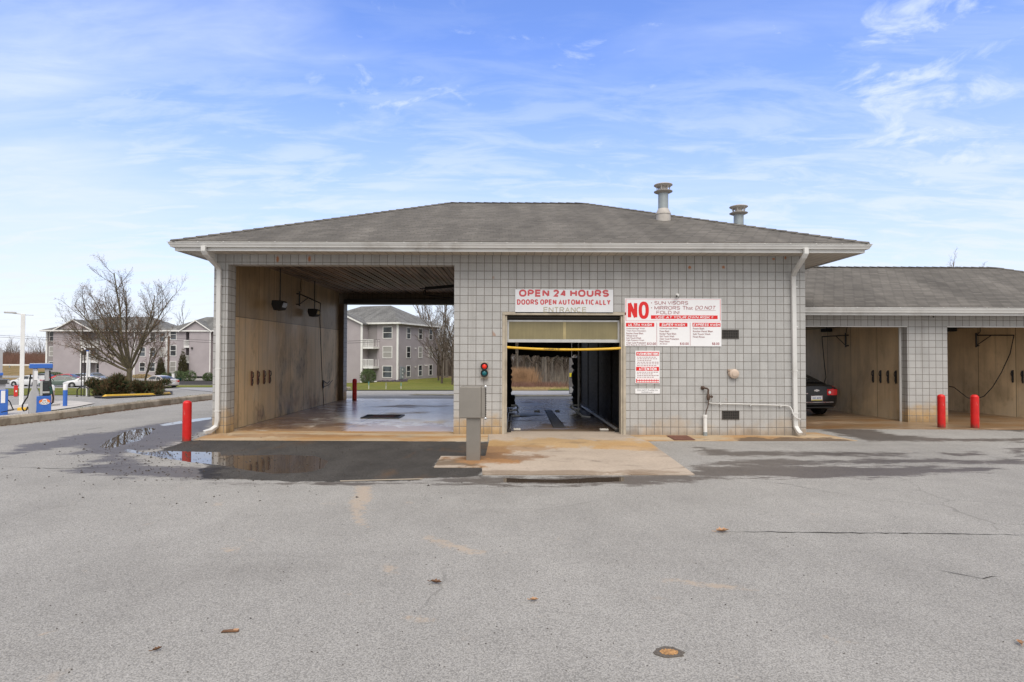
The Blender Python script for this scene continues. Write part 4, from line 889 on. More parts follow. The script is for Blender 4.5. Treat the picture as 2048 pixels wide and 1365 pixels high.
m = MB(); m.tube([(-.004, 0, a.z-.07), (-.004, 0, a.z-.005), (-.004, 0, a.z)], [.055, .055, .045], 16); m.build('cap', M['white'], t, smooth=True); m = MB(); m.tube([(0, 0, .01), (0, 0, .10)], .05, 16); m.build('base_sleeve', M['galv'], t)
pts = [at(1415, 786, Y1-.05), at(1416, 800, Y1-.05), at(1417, 805.5, Y1-.05), at(1424, 807, Y1-.05), at(1480, 808.5, Y1-.05), at(1572, 811.5, Y1-.05), at(1580, 813.5, Y1-.055), at(1584, 820, Y1-.12), at(1586, 828, Y1-.15), at(1589, 834, Y1-.15), at(1596, 838, Y1-.14), at(1601, 839, Y1-.08)]
t = thing('conduit_pipe', 'thin white pipe running along the block wall from the valve to the downpipe', 'pipe', pts[0]); m = MB(); m.tube(pts, .014, 8); wp(m, 'pipe', M['gutter'], t, smooth=True)
for px in (1440, 1500, 1560):
    m = MB(); q = at(px, 807.5+(px-1424)*.03, Y1-.02); m.box(q.x-.012, q.x+.012, Y1-.07, Y1-.001, q.z-.03, q.z+.03)
    wp(m, 'pipe_clip', M['gutter'], t)
# signal light
p = at(969.2, 739.5, Y1); t = thing('signal_light', 'small two-lamp signal box with red over green on the block pier', 'signal light', p)
m = MB(); m.box(-.085, .085, -.085, -.001, -.195, .195); m.build('housing', plain('signal_housing', (.38, .345, .29), .55), t, bevel=.008); m = MB(); m.box(-.095, .095, -.10, -.001, -.215, -.197); m.build('drip_plate', M['trim'], t)
for z, mt, nm in ((.082, 'lensred', 'red lamp'), (-.088, 'lensgreen', 'green lamp')):
    m = MB(); m.lathe([(.092, .085), (.094, .13), (.074, .133), (.060, .10)], (0, 0, z), 28, 'y'); bz = m.build('bezel', M['black'], t, smooth=True)
    m = MB(); m.lathe([(.061, .10), (.045, .112), (.02, .119), (.002, .12)], (0, 0, z), 24, 'y'); ln = m.build('lens', M[mt], t, smooth=True); ln['label'] = nm
# pay kiosk
p = gp(947, 923); Yk = p.y; t = thing('pay_kiosk', 'brushed steel pay kiosk on a square post in front of the block pier', 'pay kiosk', p)
k = Yk/F; sx = lambda px: (px-1024)*k-p.x; sz = lambda py: at(947, py, Yk).z-p.z
m = MB(); m.box(sx(933.5), sx(961), 0, .24, 0.012, sz(836)); m.build('post', M['steel'], t, bevel=.006)
m = MB(); m.box(sx(931), sx(963.5), -.015, .255, 0.0, .014); m.build('base_plate', M['steel'], t)
m = MB(); m.box(sx(920), sx(963), -.06, .34, sz(836), sz(774)); m.build('cabinet', M['steel'], t, bevel=.008)
m = MB(); m.box(sx(963)+.002, sx(971), -.045, .34, sz(835.5), sz(774.5)); m.build('cabinet_door', M['steel'], t, bevel=.006)
m = MB(); n = 16
for i in range(n):
    z0 = sz(834)+(sz(776)-sz(834))*i/n; m.tube([(sx(972.3), -.03, z0), (sx(972.3), -.03, z0+(sz(776)-sz(834))/n*.62)], .011, 6)
m.build('chain', M['dark'], t)
for py in (773.5, 837):
    m = MB(); m.lathe([(.022, 0), (.026, .012), (.024, .035), (.012, .04)], (sx(972), -.03, sz(py)), 12, 'y'); pd = m.build('padlock', M['chrome'], t, smooth=True)
# bollards
def bollard(px, py, label, h=.88, r=.094, group='red steel bollards'):
    q = gp(px, py); t = thing('bollard', label, 'bollard', q, group=group)
    m = MB(); m.tube([(0, 0, -.3), (0, 0, h-.004), (0, 0, h)], [r, r, r*.93], 24); m.build('sleeve', M['red'], t, smooth=True)
    m = MB(); m.lathe([(r*.93, h), (r*.8, h+.028), (r*.45, h+.048), (.003, h+.054)], (0, 0, 0), 24); m.build('cap', M['red'], t, smooth=True)
    m = MB(); m.lathe([(r+.03, -.02), (r+.022, .006), (r+.006, .012)], (0, 0, 0), 20); m.build('ground_ring', M['mud'], t); return t
bollard(373.5, 883, 'scuffed red bollard at the left corner by the downpipe and puddle'); bollard(709, 801.5, 'red bollard seen through the open bay at its far edge')
bollard(1883, 856, 'red bollard right in front of the wing column', r=.096); bollard(1950, 857, 'red bollard standing before the rightmost wash bay', r=.1)
# drain, grate, cover
q = gp(766, 835); t = thing('floor_drain', 'sunken dark drain pit with a cracked edge in the bay floor', 'drain', (q.x, q.y, .012))
m = MB(); m.box(-.55, .55, -.40, .40, .001, .004); m.build('pit_plate', M['mulch'], t)
m = MB()
for k in range(9): m.box(-.33+k*.08, -.30+k*.08, -.36, .36, .006, .02)
m.build('grate_bar', M['rustplate'], t)
m = MB(); m.box(-.60, -.555, -.45, .45, .0, .03); m.box(.555, .60, -.45, .45, .0, .03); m.box(-.555, .555, .405, .45, 0, .03); m.box(-.555, .555, -.45, -.405, 0, .03); m.build('rim', M['dark'], t)
pts = gpoly([(1333, 873), (1374, 873), (1391, 882), (1349, 882)]); t = thing('access_plate', 'flat rust-brown steel access plate set in the concrete strip', 'cover plate', (pts[0].x, pts[0].y, .008))
m = MB(); m.slab([(p_.x, p_.y) for p_ in pts], .009, .016); wp(m, 'plate', M['rustplate'], t); t.children[0].location.z = 0
# ================================================================== inside the tunnel
t = thing('clearance_bar', 'yellow plastic clearance tube hung across the tunnel door', 'clearance bar', at(1128, 698, Y1+.10))
m = MB(); pts = []
for i in range(17):
    u = i/16; px = 1008+239*u; pts.append(at(px, 694.5+5.2*math.sin(math.pi*u)**.8*.8+2.0*u, Y1+.06))
m.tube(pts, .031, 14); wp(m, 'tube', M['yellow'], t, smooth=True)
m = MB(); a = at(1088, 696.6, Y1); c = at(1120, 700.6, Y1); letters(m, 'CLEARANCE 7\'0"', a.x, c.x, a.z, c.z, Y1+.024, bold=.01); wp(m, 'lettering', M['blackletter'], t, recalc=False)
m = MB(); m.tube([pts[0], pts[0]+Vector((0, 0, .25))], .008, 6); m.tube([pts[-1], pts[-1]+Vector((0, 0, .25))], .008, 6); wp(m, 'hanger', M['dark'], t)
Yg = 20.2
t = thing('wash_gantry', 'black foam brush gantry with a ragged top brush inside the tunnel', 'wash machine', (1.1, Yg, 0))
rg = random.Random(5)
def ragged(m, x0, x1, z0, z1, y0, y1, side='b', n=26, amp=.05):
    if side == 'b':
        top = [(x0+(x1-x0)*i/n, z0+rg.uniform(-amp, amp)) for i in range(n+1)]; poly = top+[(x1, z1), (x0, z1)]
    else:
        e = x1 if side == 'r' else x0; o_ = x0 if side == 'r' else x1
        edge = [(e+rg.uniform(-amp, amp), z0+(z1-z0)*i/n) for i in range(n+1)]; poly = edge+[(o_, z1), (o_, z0)]
    m.prism(poly, y0, y1)
ax = lambda px: (px-1024)/F*Yg; az = lambda py: at(1090, py, Yg).z
m = MB(); ragged(m, ax(1037), ax(1141), az(713), 2.75, Yg-.35, Yg+.35); ragged(m, ax(1008), ax(1031), az(710), 2.75, Yg-.2, Yg+.2, n=8); ragged(m, ax(1145), ax(1160), az(711), 2.75, Yg-.2, Yg+.2, n=8); wp(m, 'top_brush', M['foam'], t)
m = MB(); ragged(m, -.35, ax(1023.5), az(812), az(706), Yg-.3, Yg+.2, 'r', 24, .035); ragged(m, -.35, ax(1030), az(814), az(791), Yg-.32, Yg+.22, 'r', 8, .02); wp(m, 'side_brush', M['foam'], t)
m = MB(); ragged(m, ax(1146), ax(1156), az(812), az(716), Yg-.3, Yg+.2, 'l', 24, .045); ragged(m, ax(1147), ax(1158), az(814), az(793), Yg-.32, Yg+.22, 'l', 8, .02); wp(m, 'side_brush', M['foam'], t)
m = MB(); x = ax(1154.5); m.bar((x, Yg-.36, .03), (x, Yg-.36, 2.9), .07, .05); m.bar((ax(1006), Yg-.36, .03), (ax(1006), Yg-.36, 2.9), .06, .05); m.bar((-.34, Yg-.30, 2.85), (2.92, Yg-.30, 2.85), .1, .1); wp(m, 'frame', M['gutter'], t)
m = MB()
for i in range(17): z = .35+i*.145; m.box(x-.015, x+.015, Yg-.389, Yg-.386, z, z+.05)
wp(m, 'frame_slot', M['black'], t)
m = MB()
m.tube([at(1022, 811, Yg-.6), at(1034, 811.5, Yg-.6), at(1036, 817, Yg-.8), at(1033, 821, Yg-.9)], .035, 10); m.tube([at(1020, 822, Yg-1.0), at(1035, 820, Yg-1.0), at(1038, 832, Yg-1.6), at(1020, 832.5, Yg-1.6)], .032, 10)
m.tube([at(1156, 811, Yg-.3), at(1143, 811, Yg-.4), at(1141, 815, Yg-.5), at(1149, 820, Yg-.7), at(1160, 818.5, Yg-.7)], .036, 10); m.tube([at(1152, 822.5, Yg-1.0), at(1166, 833.5, Yg-1.7), at(1181, 835, Yg-1.8)], .036, 10)
wp(m, 'guard_tube', M['white'], t, smooth=True)
def rail(label, pts, r=.03):
    t = thing('guide_rail', label, 'guide rail', gp(*pts[0])); m = MB(); P_ = [gp(*q)+Vector((0, 0, .09)) for q in pts]
    m.tube(P_, r, 10); m.tube([p_+Vector((.10, 0, -.03)) for p_ in P_], r*.6, 8); wp(m, 'tube', M['steel'], t, smooth=True)
    m = MB()
    for p_ in (P_[0], P_[0].lerp(P_[-1], .35), P_[0].lerp(P_[-1], .7), P_[-1]): m.box(p_.x-.03, p_.x+.13, p_.y-.02, p_.y+.02, .0, .09)
    wp(m, 'foot', M['dark'], t)
rail('steel guide rail slanting across the right of the tunnel floor', [(1164, 818), (1232, 866)]); rail('steel guide rail along the left tunnel wall', [(1018, 822), (1012, 866)])
t = thing('floor_grate', 'long black slotted drain grate down the middle of the tunnel floor', 'drain grate', gp(1098, 838))
pts = gpoly([(1106, 857), (1132, 857), (1103, 821), (1089, 821)]); m = MB(); m.slab([(p_.x, p_.y) for p_ in pts], .015, .020); wp(m, 'frame', M['black'], t)
m = MB()
for i in range(26):
    u0 = i/26; a = pts[0].lerp(pts[3], u0); c = pts[1].lerp(pts[2], u0); a2 = pts[0].lerp(pts[3], u0+.018); c2 = pts[1].lerp(pts[2], u0+.018)
    m.slab([(a.x+.02, a.y), (c.x-.02, c.y), (c2.x-.02, c2.y), (a2.x+.02, a2.y)], .021, .028)
wp(m, 'grate_bar', plain('grate_iron', (.05, .045, .04), .5), t)
def wblock(px, py, w, label):
    q = gp(px, py); t = thing('wheel_block', label, 'wheel block', (q.x, q.y, .014)); m = MB(); m.box(-w/2, w/2, -.06, .06, 0, .05); m.build('block', M['concretewhite'], t, bevel=.012); m = MB(); m.tube([(-w/2+.05, 0, .05), (-w/2+.05, 0, .056)], .012, 8); m.tube([(w/2-.05, 0, .05), (w/2-.05, 0, .056)], .012, 8); m.build('bolt', M['dark'], t)
wblock(1034, 862, .19, 'white block on the floor at the left of the tunnel entrance'); wblock(1208, 862.5, .23, 'white block on the floor at the right of the tunnel entrance')
wblock(1074, 825, .2, 'white block deeper in the tunnel, left of the grate'); wblock(1115, 824.5, .16, 'white block deeper in the tunnel, right of the grate')
# ================================================================== open bay fittings
xw = xl+.147
def wy(px):                                    # depth at which a photo column meets the left bay lining
    return xw*F/(px-1024)
def wallp(px, py, off=0.0):
    Y = (xw+off)*F/(px-1024); return at(px, py, Y)
def flood(px, y0, y1, ytop, label):
    p = wallp(px, y0, .35); p2 = wallp(px, y1, .35); hgt = p.z-p2.z; ft = 4.575
    t = thing('flood_light', label, 'flood light', p); m = MB(); m.tube([(0, 0, 0), (0, 0, ft-p.z)], .018, 8); m.build('drop_pipe', M['dark'], t)
    m = MB(); m.prism([(-.17, 0), (.10, 0), (.17, -.06), (.10, -hgt), (-.12, -hgt-.02), (-.18, -.12)], -.20, .20); m.build('housing', M['black'], t, bevel=.012)
    m = MB(); m.quad((.174, -.16, -.07), (.174, .16, -.07), (.108, .16, -hgt+.03), (.108, -.16, -hgt+.03)); m.build('glass', M['glassdark'], t); return t
flood(560, 602, 620, 535, 'black flood light hanging on a pipe nearer the bay front'); flood(629, 618.5, 633, 560, 'black flood light hanging on a pipe towards the bay rear')
def boom(label, pb, pe, ph, hose, drop, X_of, name='hose_boom', gun=None):
    """Swing boom on a bay wall: bracket, arm with brace, hose."""
    t = thing(name, label, 'hose boom', pb); m = MB(); m.tube([pb+Vector((0, 0, .08)), pb-Vector((0, 0, .42))], .028, 8); m.tube([pb+Vector((X_of, 0, .0)), pb], .022, 8); m.tube([pb+Vector((X_of, 0, -.36)), pb-Vector((0, 0, .36))], .022, 8); wp(m, 'bracket', M['dark'], t)
    m = MB(); m.tube([pb, pe], .020, 8); m.tube([pb-Vector((0, 0, .36)), pb.lerp(pe, .42)], .014, 8); wp(m, 'arm', M['dark'], t)
    m = MB(); m.tube(hose, .014, 8); wp(m, 'hose', M['black'], t, smooth=True)
    m = MB(); m.tube(drop, .012, 8); wp(m, 'feed_pipe', M['dark'], t, smooth=True); return t
pb = wallp(599, 588, .12); pe = Vector((pb.x+1.05, pb.y+.75, pb.z-.02)); pe = at(641, 607, 19.6)
pf = [wallp(603, 548, .05), wallp(601.5, 570, .06), wallp(602, 583, .08), pb]
hs = [pe, Vector((pe.x-.02, pe.y+.01, pe.z-.5)), wallp(642, 700, .25), wallp(645, 770, .16), wallp(648, 815, .10)]
boom('dark hose boom with a long straight hose on the left bay wall', pb, pe, 0, hs, pf, -.1, 'hose_boom')
def hook(p, label, dirn, grp):
    """Mat clamp: a spring clip fixed to the wall; dirn = +1 faces +x."""
    t = thing('mat_clamp', label, 'mat clamp', p, group=grp); m = MB(); d_ = dirn
    m.box(min(0, d_*.02), max(0, d_*.02), -.03, .03, -.20, .20); m.build('plate', M['rustplate'] if grp.startswith('rusty') else M['dark'], t)
    m = MB(); m.tube([(d_*.02, 0, .14), (d_*.05, .0, .17), (d_*.06, .01, .08), (d_*.03, .015, .0)], .012, 6); m.tube([(d_*.02, 0, -.06), (d_*.045, -.01, -.02), (d_*.055, -.015, -.13), (d_*.025, -.02, -.21)], .012, 6); m.build('jaw', M['dark'], t, smooth=True); return t
for px, py, nm in ((503, 757, 'rusty mat clamp nearest the bay front on the left wall'), (515, 755.5, 'rusty mat clamp second from the front on the left bay wall'), (527.5, 754.5, 'rusty mat clamp third from the front on the left bay wall'), (538.5, 753.5, 'rusty mat clamp farthest from the front in the row on the left bay wall')):
    hook(wallp(px, py, .001), nm, 1, 'rusty mat clamps on the left bay wall')
q = wallp(646, 769, .001); t = thing('wand_holder', 'small dark wand holder low on the left bay wall by the hose', 'holder', q)
m = MB(); m.box(0, .03, -.05, .05, -.16, .16); m.build('plate', M['dark'], t); m = MB(); m.tube([(.03, .0, .12), (.10, .2, .02), (.12, .45, .10)], .016, 6); m.tube([(.03, 0, -.1), (.12, .35, -.04), (.12, .8, .12)], .013, 6); m.build('bracket', M['dark'], t)
# ceiling boom on the divider wall
a = at(843, 577.5, 20.6); c = Vector((xp-.01, a.y+.25, at(905, 569, 20.8).z)); t = thing('ceiling_boom', 'heavy black swing boom under the bay ceiling on the right', 'hose boom', c)
m = MB(); m.bar(a+Vector((.12, 0, 0)), c, .09, .10); m.tube([a-Vector((.06, 0, .01)), a+Vector((.2, 0, 0))], .02, 8); wp(m, 'arm', M['black'], t)
m = MB(); z2 = at(846, 590, 20.6).z; m.tube([a+Vector((.10, 0, -.04)), Vector((a.x+.06, a.y, z2+.06)), Vector((a.x+.1, a.y, z2)), Vector((a.x+.5, a.y+.05, z2-.05)), Vector((xp-.01, a.y+.2, at(905, 600, 20.6).z))], .016, 8); m.tube([a+Vector((.13, 0, -.05)), Vector((a.x+.14, a.y, z2+.02))], .03, 8); wp(m, 'hose', M['black'], t, smooth=True)
m = MB(); m.box(xp-.02, xp-.002, c.y-.1, c.y+.1, c.z-.25, c.z+.12); wp(m, 'wall_plate', M['dark'], t)
# wing bays: walls slant, so find points on the wall line
def wx(px, A, B_):
    (x0, y0), (x1, y1) = A, B_; k = (px-1024)/F; tt = (k*y0-x0)/((x1-x0)-k*(y1-y0)); return y0+tt*(y1-y0)
A1, A2 = ((12.02, 17.7), (11.15, 25)), ((16.80, 17.7), (15.15, 25))
def w1(px, py, off=0): q = at(px, py, wx(px, *A1)); return q+Vector((-off, 0, 0))
def w2_(px, py, off=0): q = at(px, py, wx(px, *A2)); return q+Vector((-off, 0, 0))
pb = w1(1697, 671, .1); pe = at(1644, 674, pb.y-.4)
hs = [pe, at(1646, 700, pb.y-.38), at(1649, 730, pb.y-.2), at(1652, 755, pb.y-.05), w1(1655, 772, .15)]
boom('hose boom with a taut hose above the black car in the wing', pb, pe, 0, hs, [w1(1697, 655, .05), pb], .1)
pb = w2_(1958, 671, .1); pe = at(2028, 671, pb.y-1.2)
hs = [pe]+[at(x, y, pb.y-1.2+.15*i) for i, (x, y) in enumerate(((2020, 708), (2003, 745), (1985, 775), (1968, 793), (1950, 799), (1935, 796), (1918, 783), (1908, 775), (1898, 773)))]
boom('hose boom with a long looping hose in the rightmost wash bay', pb, pe, 0, hs, [w2_(1963, 655, .05), w2_(1964, 664, .06), pb], .1)
for px, y, nm in ((1747, 753, 'black mat clamp farthest inside on the wing bay wall'), (1762, 753.5, 'black mat clamp second from the back on the wing bay wall'), (1777, 754, 'black mat clamp third from the back on the wing bay wall'), (1792.5, 754.5, 'black mat clamp nearest the opening on the wing bay wall')):
    hook(w1(px, y, .002), nm, -1, 'black mat clamps in the wing bay')
for px, y, nm in ((2026, 753, 'dark mat clamp left one in the rightmost bay'), (2046, 754, 'reddish mat clamp at the photo edge in the rightmost bay')):
    hook(w2_(px, y, .002), nm, -1, 'mat clamps in the rightmost bay')
p = w1(1655, 777, .1); t = thing('gun_holder', 'black wand gun holder on the wall just behind the black car', 'holder', p); m = MB(); m.box(-.12, .03, -.13, .02, -.14, .10); m.build('cup', M['black'], t, bevel=.02); m = MB(); m.box(-.02, .08, -.42, -.2, -.2, .06); m.build('bracket', M['dark'], t)
for (px, py, fn, nm) in ((1660, 661, w1, 'small dark lamp box near the ceiling of the car bay'), (1903, 659, w2_, 'dark lamp box near the ceiling of the rightmost bay')):
    q = fn(px, py, .12); t = thing('bay_lamp', nm, 'lamp', q); s_ = 1 if px < 1800 else 1.5
    m = MB(); m.box(-.12*s_, .10, -.2*s_, .2*s_, -.06*s_, .06*s_); m.build('housing', M['black'], t, bevel=.015); m = MB(); m.tube([(0, 0, .05), (0, 0, 3.05-q.z)], .02, 8); m.build('stem', M['dark'], t)
# flues on the roof
def flue(px, Y, z0, label, rise, rr=.145):
    q = Vector(((px-1024)/F*Y, Y, z0)); t = thing('roof_flue', label, 'flue', q, group='metal flues on the roof')
    m = MB(); m.tube([(0, 0, -.3), (0, 0, rise-.20)], rr, 24); m.build('pipe', M['galv'], t, smooth=True)
    m = MB(); zc = rise-.24; m.lathe([(rr, zc-.02), (rr*1.8, zc+.03), (rr*1.85, zc+.045), (rr*1.1, zc+.07), (rr*1.05, zc+.09)], (0, 0, 0), 28)
    for k in range(6):
        g_a = k*math.pi/3; m.tube([(rr*1.15*math.cos(g_a), rr*1.15*math.sin(g_a), zc+.05), (rr*1.35*math.cos(g_a), rr*1.35*math.sin(g_a), zc+.2)], .014, 6)
    m.lathe([(rr*1.05, zc+.17), (rr*1.6, zc+.20), (rr*1.85, zc+.225), (rr*1.82, zc+.245), (rr*.9, zc+.285), (.01, zc+.29)], (0, 0, 0), 28); m.lathe([(rr*.75, zc+.05), (rr*.75, zc+.2)], (0, 0, 0), 16); m.build('rain_cap', M['tanmetal'], t, smooth=True)
    m = MB(); m.lathe([(rr*1.45, -.2), (rr*1.42, .13)], (0, 0, 0), 24); m.lathe([(rr*1.5, .13), (rr*1.52, .16), (rr*1.1, .28), (rr*1.03, .30)], (0, 0, 0), 24); m.build('flashing', M['tanmetal'], t, smooth=True); return t
flue(1327, 16.8, 5.95, 'taller pale flue standing on the front roof slope', 1.0)
flue(1478.5, 17.5, 5.37, 'shorter grey flue rising from behind the roof hip', 1.13)
# ================================================================== cars
def lerp_tab(tab, x):
    for (a, u), (c, v) in zip(tab, tab[1:]):
        if a <= x <= c: return u+(v-u)*(x-a)/(c-a)
    return tab[0][1] if x < tab[0][0] else tab[-1][1]
TOP = [(-2.40, .84), (-2.36, .98), (-2.1, 1.03), (-1.6, 1.035), (-.9, .985), (.3, .965), (.95, .965), (1.4, .915), (1.9, .83), (2.2, .74), (2.38, .62)]
BOT = [(-2.40, .40), (-2.3, .30), (-2.0, .22), (-1.3, .20), (1.4, .20), (2.0, .21), (2.3, .25), (2.38, .34)]
WID = [(-2.40, .66), (-2.36, .76), (-2.25, .835), (-2.0, .88), (-1.3, .90), (0, .905), (1.2, .895), (1.8, .86), (2.15, .77), (2.3, .66), (2.38, .52)]
ROOF = [(-1.85, 1.03), (-1.5, 1.16), (-1.15, 1.28), (-.75, 1.38), (-.35, 1.435), (.05, 1.45), (.35, 1.42), (.7, 1.25), (1.0, 1.08), (1.25, .94)]
def sec(x):
    zt, zb, w = lerp_tab(TOP, x), lerp_tab(BOT, x), lerp_tab(WID, x); h = zt-zb
    return [(0, zb), (.80*w, zb), (.94*w, zb+.05), (w*.985, zb+.22*h), (w, zb+.48*h), (w*.995, zb+.70*h), (w*.965, zb+.88*h), (w*.90, zb+.965*h), (w*.78, zt), (w*.4, zt+.012), (0, zt+.016)]
def surf(x, v):                               # a point on the car's right body side (y>0), v in 0..10 along the section
    s = sec(x); i = min(int(v), 9); f = v-i; return Vector((x, s[i][0]+(s[i+1][0]-s[i][0])*f, s[i][1]+(s[i+1][1]-s[i][1])*f))
def cab(x, v):                                # cabin side: v 0 at the beltline, 1 at the roof edge
    zb = lerp_tab(TOP, x)-.02; zt = lerp_tab(ROOF, x); w0 = .835; w1 = w0-.42*(zt-.96); z = zb+(zt-zb)*v
    return Vector((x, w0+(w1-w0)*v-.02*math.sin(v*1.5), z))
def grid(mb, fn, us, vs, off=0.0, flip=False):
    P_ = [[fn(u, v) for v in vs] for u in us]; nu, nv = len(us), len(vs); out = []
    for i in range(nu):
        for j in range(nv):
            a = P_[min(i+1, nu-1)][j]-P_[max(i-1, 0)][j]; c = P_[i][min(j+1, nv-1)]-P_[i][max(j-1, 0)]; n = a.cross(c)
            n = n.normalized() if n.length > 1e-9 else Vector((0, 0, 1)); out.append(P_[i][j]+n*(-off if flip else off))
    fs = [[i*nv+j, (i+1)*nv+j, (i+1)*nv+j+1, i*nv+j+1] for i in range(nu-1) for j in range(nv-1)]
    mb.add(out, fs)
def frange(a, c, n): return [a+(c-a)*i/(n-1) for i in range(n)]
def car(label, loc, rz, paint, detail=False, group=None, scale=1.0):
    t = thing('parked_car', label, 'car', loc, rz, group); t.scale = (scale,)*3
    b = MB(); xs = [-2.40, -2.385, -2.36, -2.3, -2.2, -2.05, -1.85, -1.6, -1.3, -1, -.6, -.2, .2, .6, .95, 1.2, 1.45, 1.7, 1.9, 2.05, 2.18, 2.28, 2.34, 2.38]
    rings = []
    for x in xs:
        s = sec(x); rings.append([(x, y, z) for y, z in s]+[(x, -y, z) for y, z in s[-2:0:-1]])
    n = len(rings[0]); b.add([p for r_ in rings for p in r_], [[i*n+j, i*n+(j+1) % n, (i+1)*n+(j+1) % n, (i+1)*n+j] for i in range(len(xs)-1) for j in range(n)]+[list(range(n))[::-1], [(len(xs)-1)*n+j for j in range(n)]])
    cx_ = [-1.85, -1.7, -1.5, -1.3, -1.15, -.95, -.75, -.5, -.35, -.1, .05, .2, .35, .5, .7, .85, 1.0, 1.12, 1.25]; vv = [0, .25, .5, .75, .92, 1]
    rings = []
    for x in cx_:
        s = [cab(x, v) for v in vv]; top = s[-1]; r_ = [(p.x, p.y, p.z) for p in s]+[(x, top.y*.6, top.z+.018), (x, 0, top.z+.026)]
        rings.append(r_+[(q[0], -q[1], q[2]) for q in r_[-2::-1]])
    n = len(rings[0]); b.add([p for r_ in rings for p in r_], [[i*n+j, i*n+j+1, (i+1)*n+j+1, (i+1)*n+j] for i in range(len(cx_)-1) for j in range(n-1)])
    b.build('body', paint, t, smooth=True, weld=.0005)
    gl = M['glassdark']
    for sg in (1, -1):
        mir = lambda fn: (lambda u, v: (lambda p: Vector((p.x, p.y*sg, p.z)))(fn(u, v)))
        for x0, x1, nm in ((-.42, .42, 'front'), (-1.2, -.50, 'rear')):
            m = MB(); fl = sg > 0
            us = frange(x0, x1, 8)
            def sw(u, v, x0=x0, x1=x1):
                top = .86 if lerp_tab(ROOF, u) > 1.3 else .86-.55*(1.3-lerp_tab(ROOF, u))/.2
                return cab(u, .10+(top-.10)*v)
            if nm == 'front': us = frange(x0, .72, 9)
            grid(m, mir(sw), us, frange(0, 1, 4), .006, flip=fl); m.build('side_window', gl, t, smooth=True)
        m = MB(); grid(m, mir(surf), frange(-2.383, -2.05, 7), frange(5.2, 7.9, 5), .008, flip=sg > 0); tl = m.build('taillight', M['taillight'], t, smooth=True)
        m = MB(); y0, y1 = sorted((sg*.38, sg*.735)); m.box(-2.412, -2.392, y0, y1, .705, .90); m.build('lamp_face', M['taillight'], tl, bevel=.006)
        m = MB(); m.lathe([(.045, -2.422), (.043, -2.41)], (0, sg*.46, .80), 18, 'x'); m.build('reverse_lamp', M['headlight'], tl)
        m = MB(); grid(m, mir(surf), frange(2.02, 2.372, 7), frange(5.0, 7.6, 5), .008, flip=sg > 0); m.build('headlight', M['headlight'], t, smooth=True)
        m = MB(); m.tube([(.78, sg*.86, .98), (.74, sg*.99, 1.0)], .02, 6); m.box(.70, .80, min(sg*.95, sg*1.10), max(sg*.95, sg*1.10), .955, 1.09); m.build('mirror', paint, t, bevel=.02)
        for xx in (-1.38, 1.42):
            m = MB(); m.lathe([(.375, -.006), (.375, .006)], (0, 0, 0), 26, 'y'); o = m.build('wheel_arch', M['black'], t); o.location = (xx, sg*.902, .345)
            m = MB(); m.lathe([(.20, -.115), (.29, -.11), (.322, -.08), (.325, 0), (.322, .08), (.29, .11), (.20, .115)], (0, 0, 0), 28, 'y'); w_ = m.build('wheel', M['black'], t, smooth=True); w_.location = (xx, sg*.80, .325)
            m = MB(); s_ = -1 if sg > 0 else 1
            m.lathe([(.205, .10*s_), (.205, .118*s_), (.17, .112*s_), (.03, .122*s_)], (0, 0, 0), 24, 'y'); m.build('rim', M['alu'], w_, smooth=True)
    rw = lambda x, y: Vector((x, y*(cab(x, 1).y*.93), cab(x, 1).z+.026-.012*abs(y)**2))
    m = MB(); grid(m, rw, frange(-1.76, -.86, 9), frange(-1, 1, 9), .008); m.build('rear_window', gl, t, smooth=True)
    m = MB(); grid(m, rw, frange(.42, 1.16, 9), frange(-1, 1, 9), .008); m.build('windscreen', gl, t, smooth=True)
    m = MB(); m.box(-2.415, -2.401, -.19, .19, .54, .68); pl = m.build('number_plate', M['plate'], t, bevel=.004)
    m = MB(); m.box(2.375, 2.395, -.34, .34, .38, .55); m.build('grille', M['black'], t)
    m = MB(); m.box(-2.41, -2.30, -.62, .62, .30, .33); m.build('bumper_lip', M['black'], t)
    if detail:
        m = MB(); m.box(-2.4165, -2.4152, -.188, .188, .542, .572); m.build('plate_band', plain('plate_yellow', (.50, .44, .14), .5), pl)
        m = MB(); vs, fs = glyphs('KSC 8370', .02); ax_, bx_ = min(v.x for v in vs), max(v.x for v in vs); ay_, by_ = min(v.y for v in vs), max(v.y for v in vs)
        m.add([(-2.4168, .15-(v.x-ax_)/(bx_-ax_)*.30, .58+(v.y-ay_)/(by_-ay_)*.065) for v in vs], fs); m.build('lettering', plain('plate_blue', (.03, .05, .16), .5), pl, recalc=False)
        m = MB(); y_, z_ = 0, .80; pg = [(-.10, -.022), (-.035, -.022), (-.035, -.036), (.035, -.036), (.035, -.022), (.10, -.022), (.085, .022), (.035, .022), (.035, .036), (-.035, .036), (-.035, .022), (-.085, .022)]
        m.add([(-2.4145, -y, .86+z) for y, z in pg]+[(-2.402, -y, .86+z) for y, z in pg], [list(range(12)), list(range(12, 24))[::-1]]+[[i, 12+i, 12+(i+1) % 12, (i+1) % 12] for i in range(12)]); m.build('badge', M['chrome'], t)
        m = MB(); m.box(-2.405, -2.3, -.60, .60, .475, .49); m.box(-2.418, -2.404, -.21, -.195, .53, .69); m.box(-2.418, -2.404, .195, .21, .53, .69); m.box(-2.418, -2.404, -.195, .195, .685, .697); m.build('chrome_strip', M['chrome'], t)
        m = MB(); m.tube([(-1.72, -.45, 1.10), (-1.45, -.42, 1.20), (-1.38, -.36, 1.24)], .012, 6); m.box(-2.406, -2.4, .30, .42, .755, .775); m.build('model_letters', M['chrome'], t)
    return t
ps = gp(1634, 838); 
car('black sedan parked tail-out in the wing bay, half hidden by the block wall', (9.42, 21.05, .010), R(90+9), carpaint('black_car_paint', (.008, .008, .009)), detail=True)
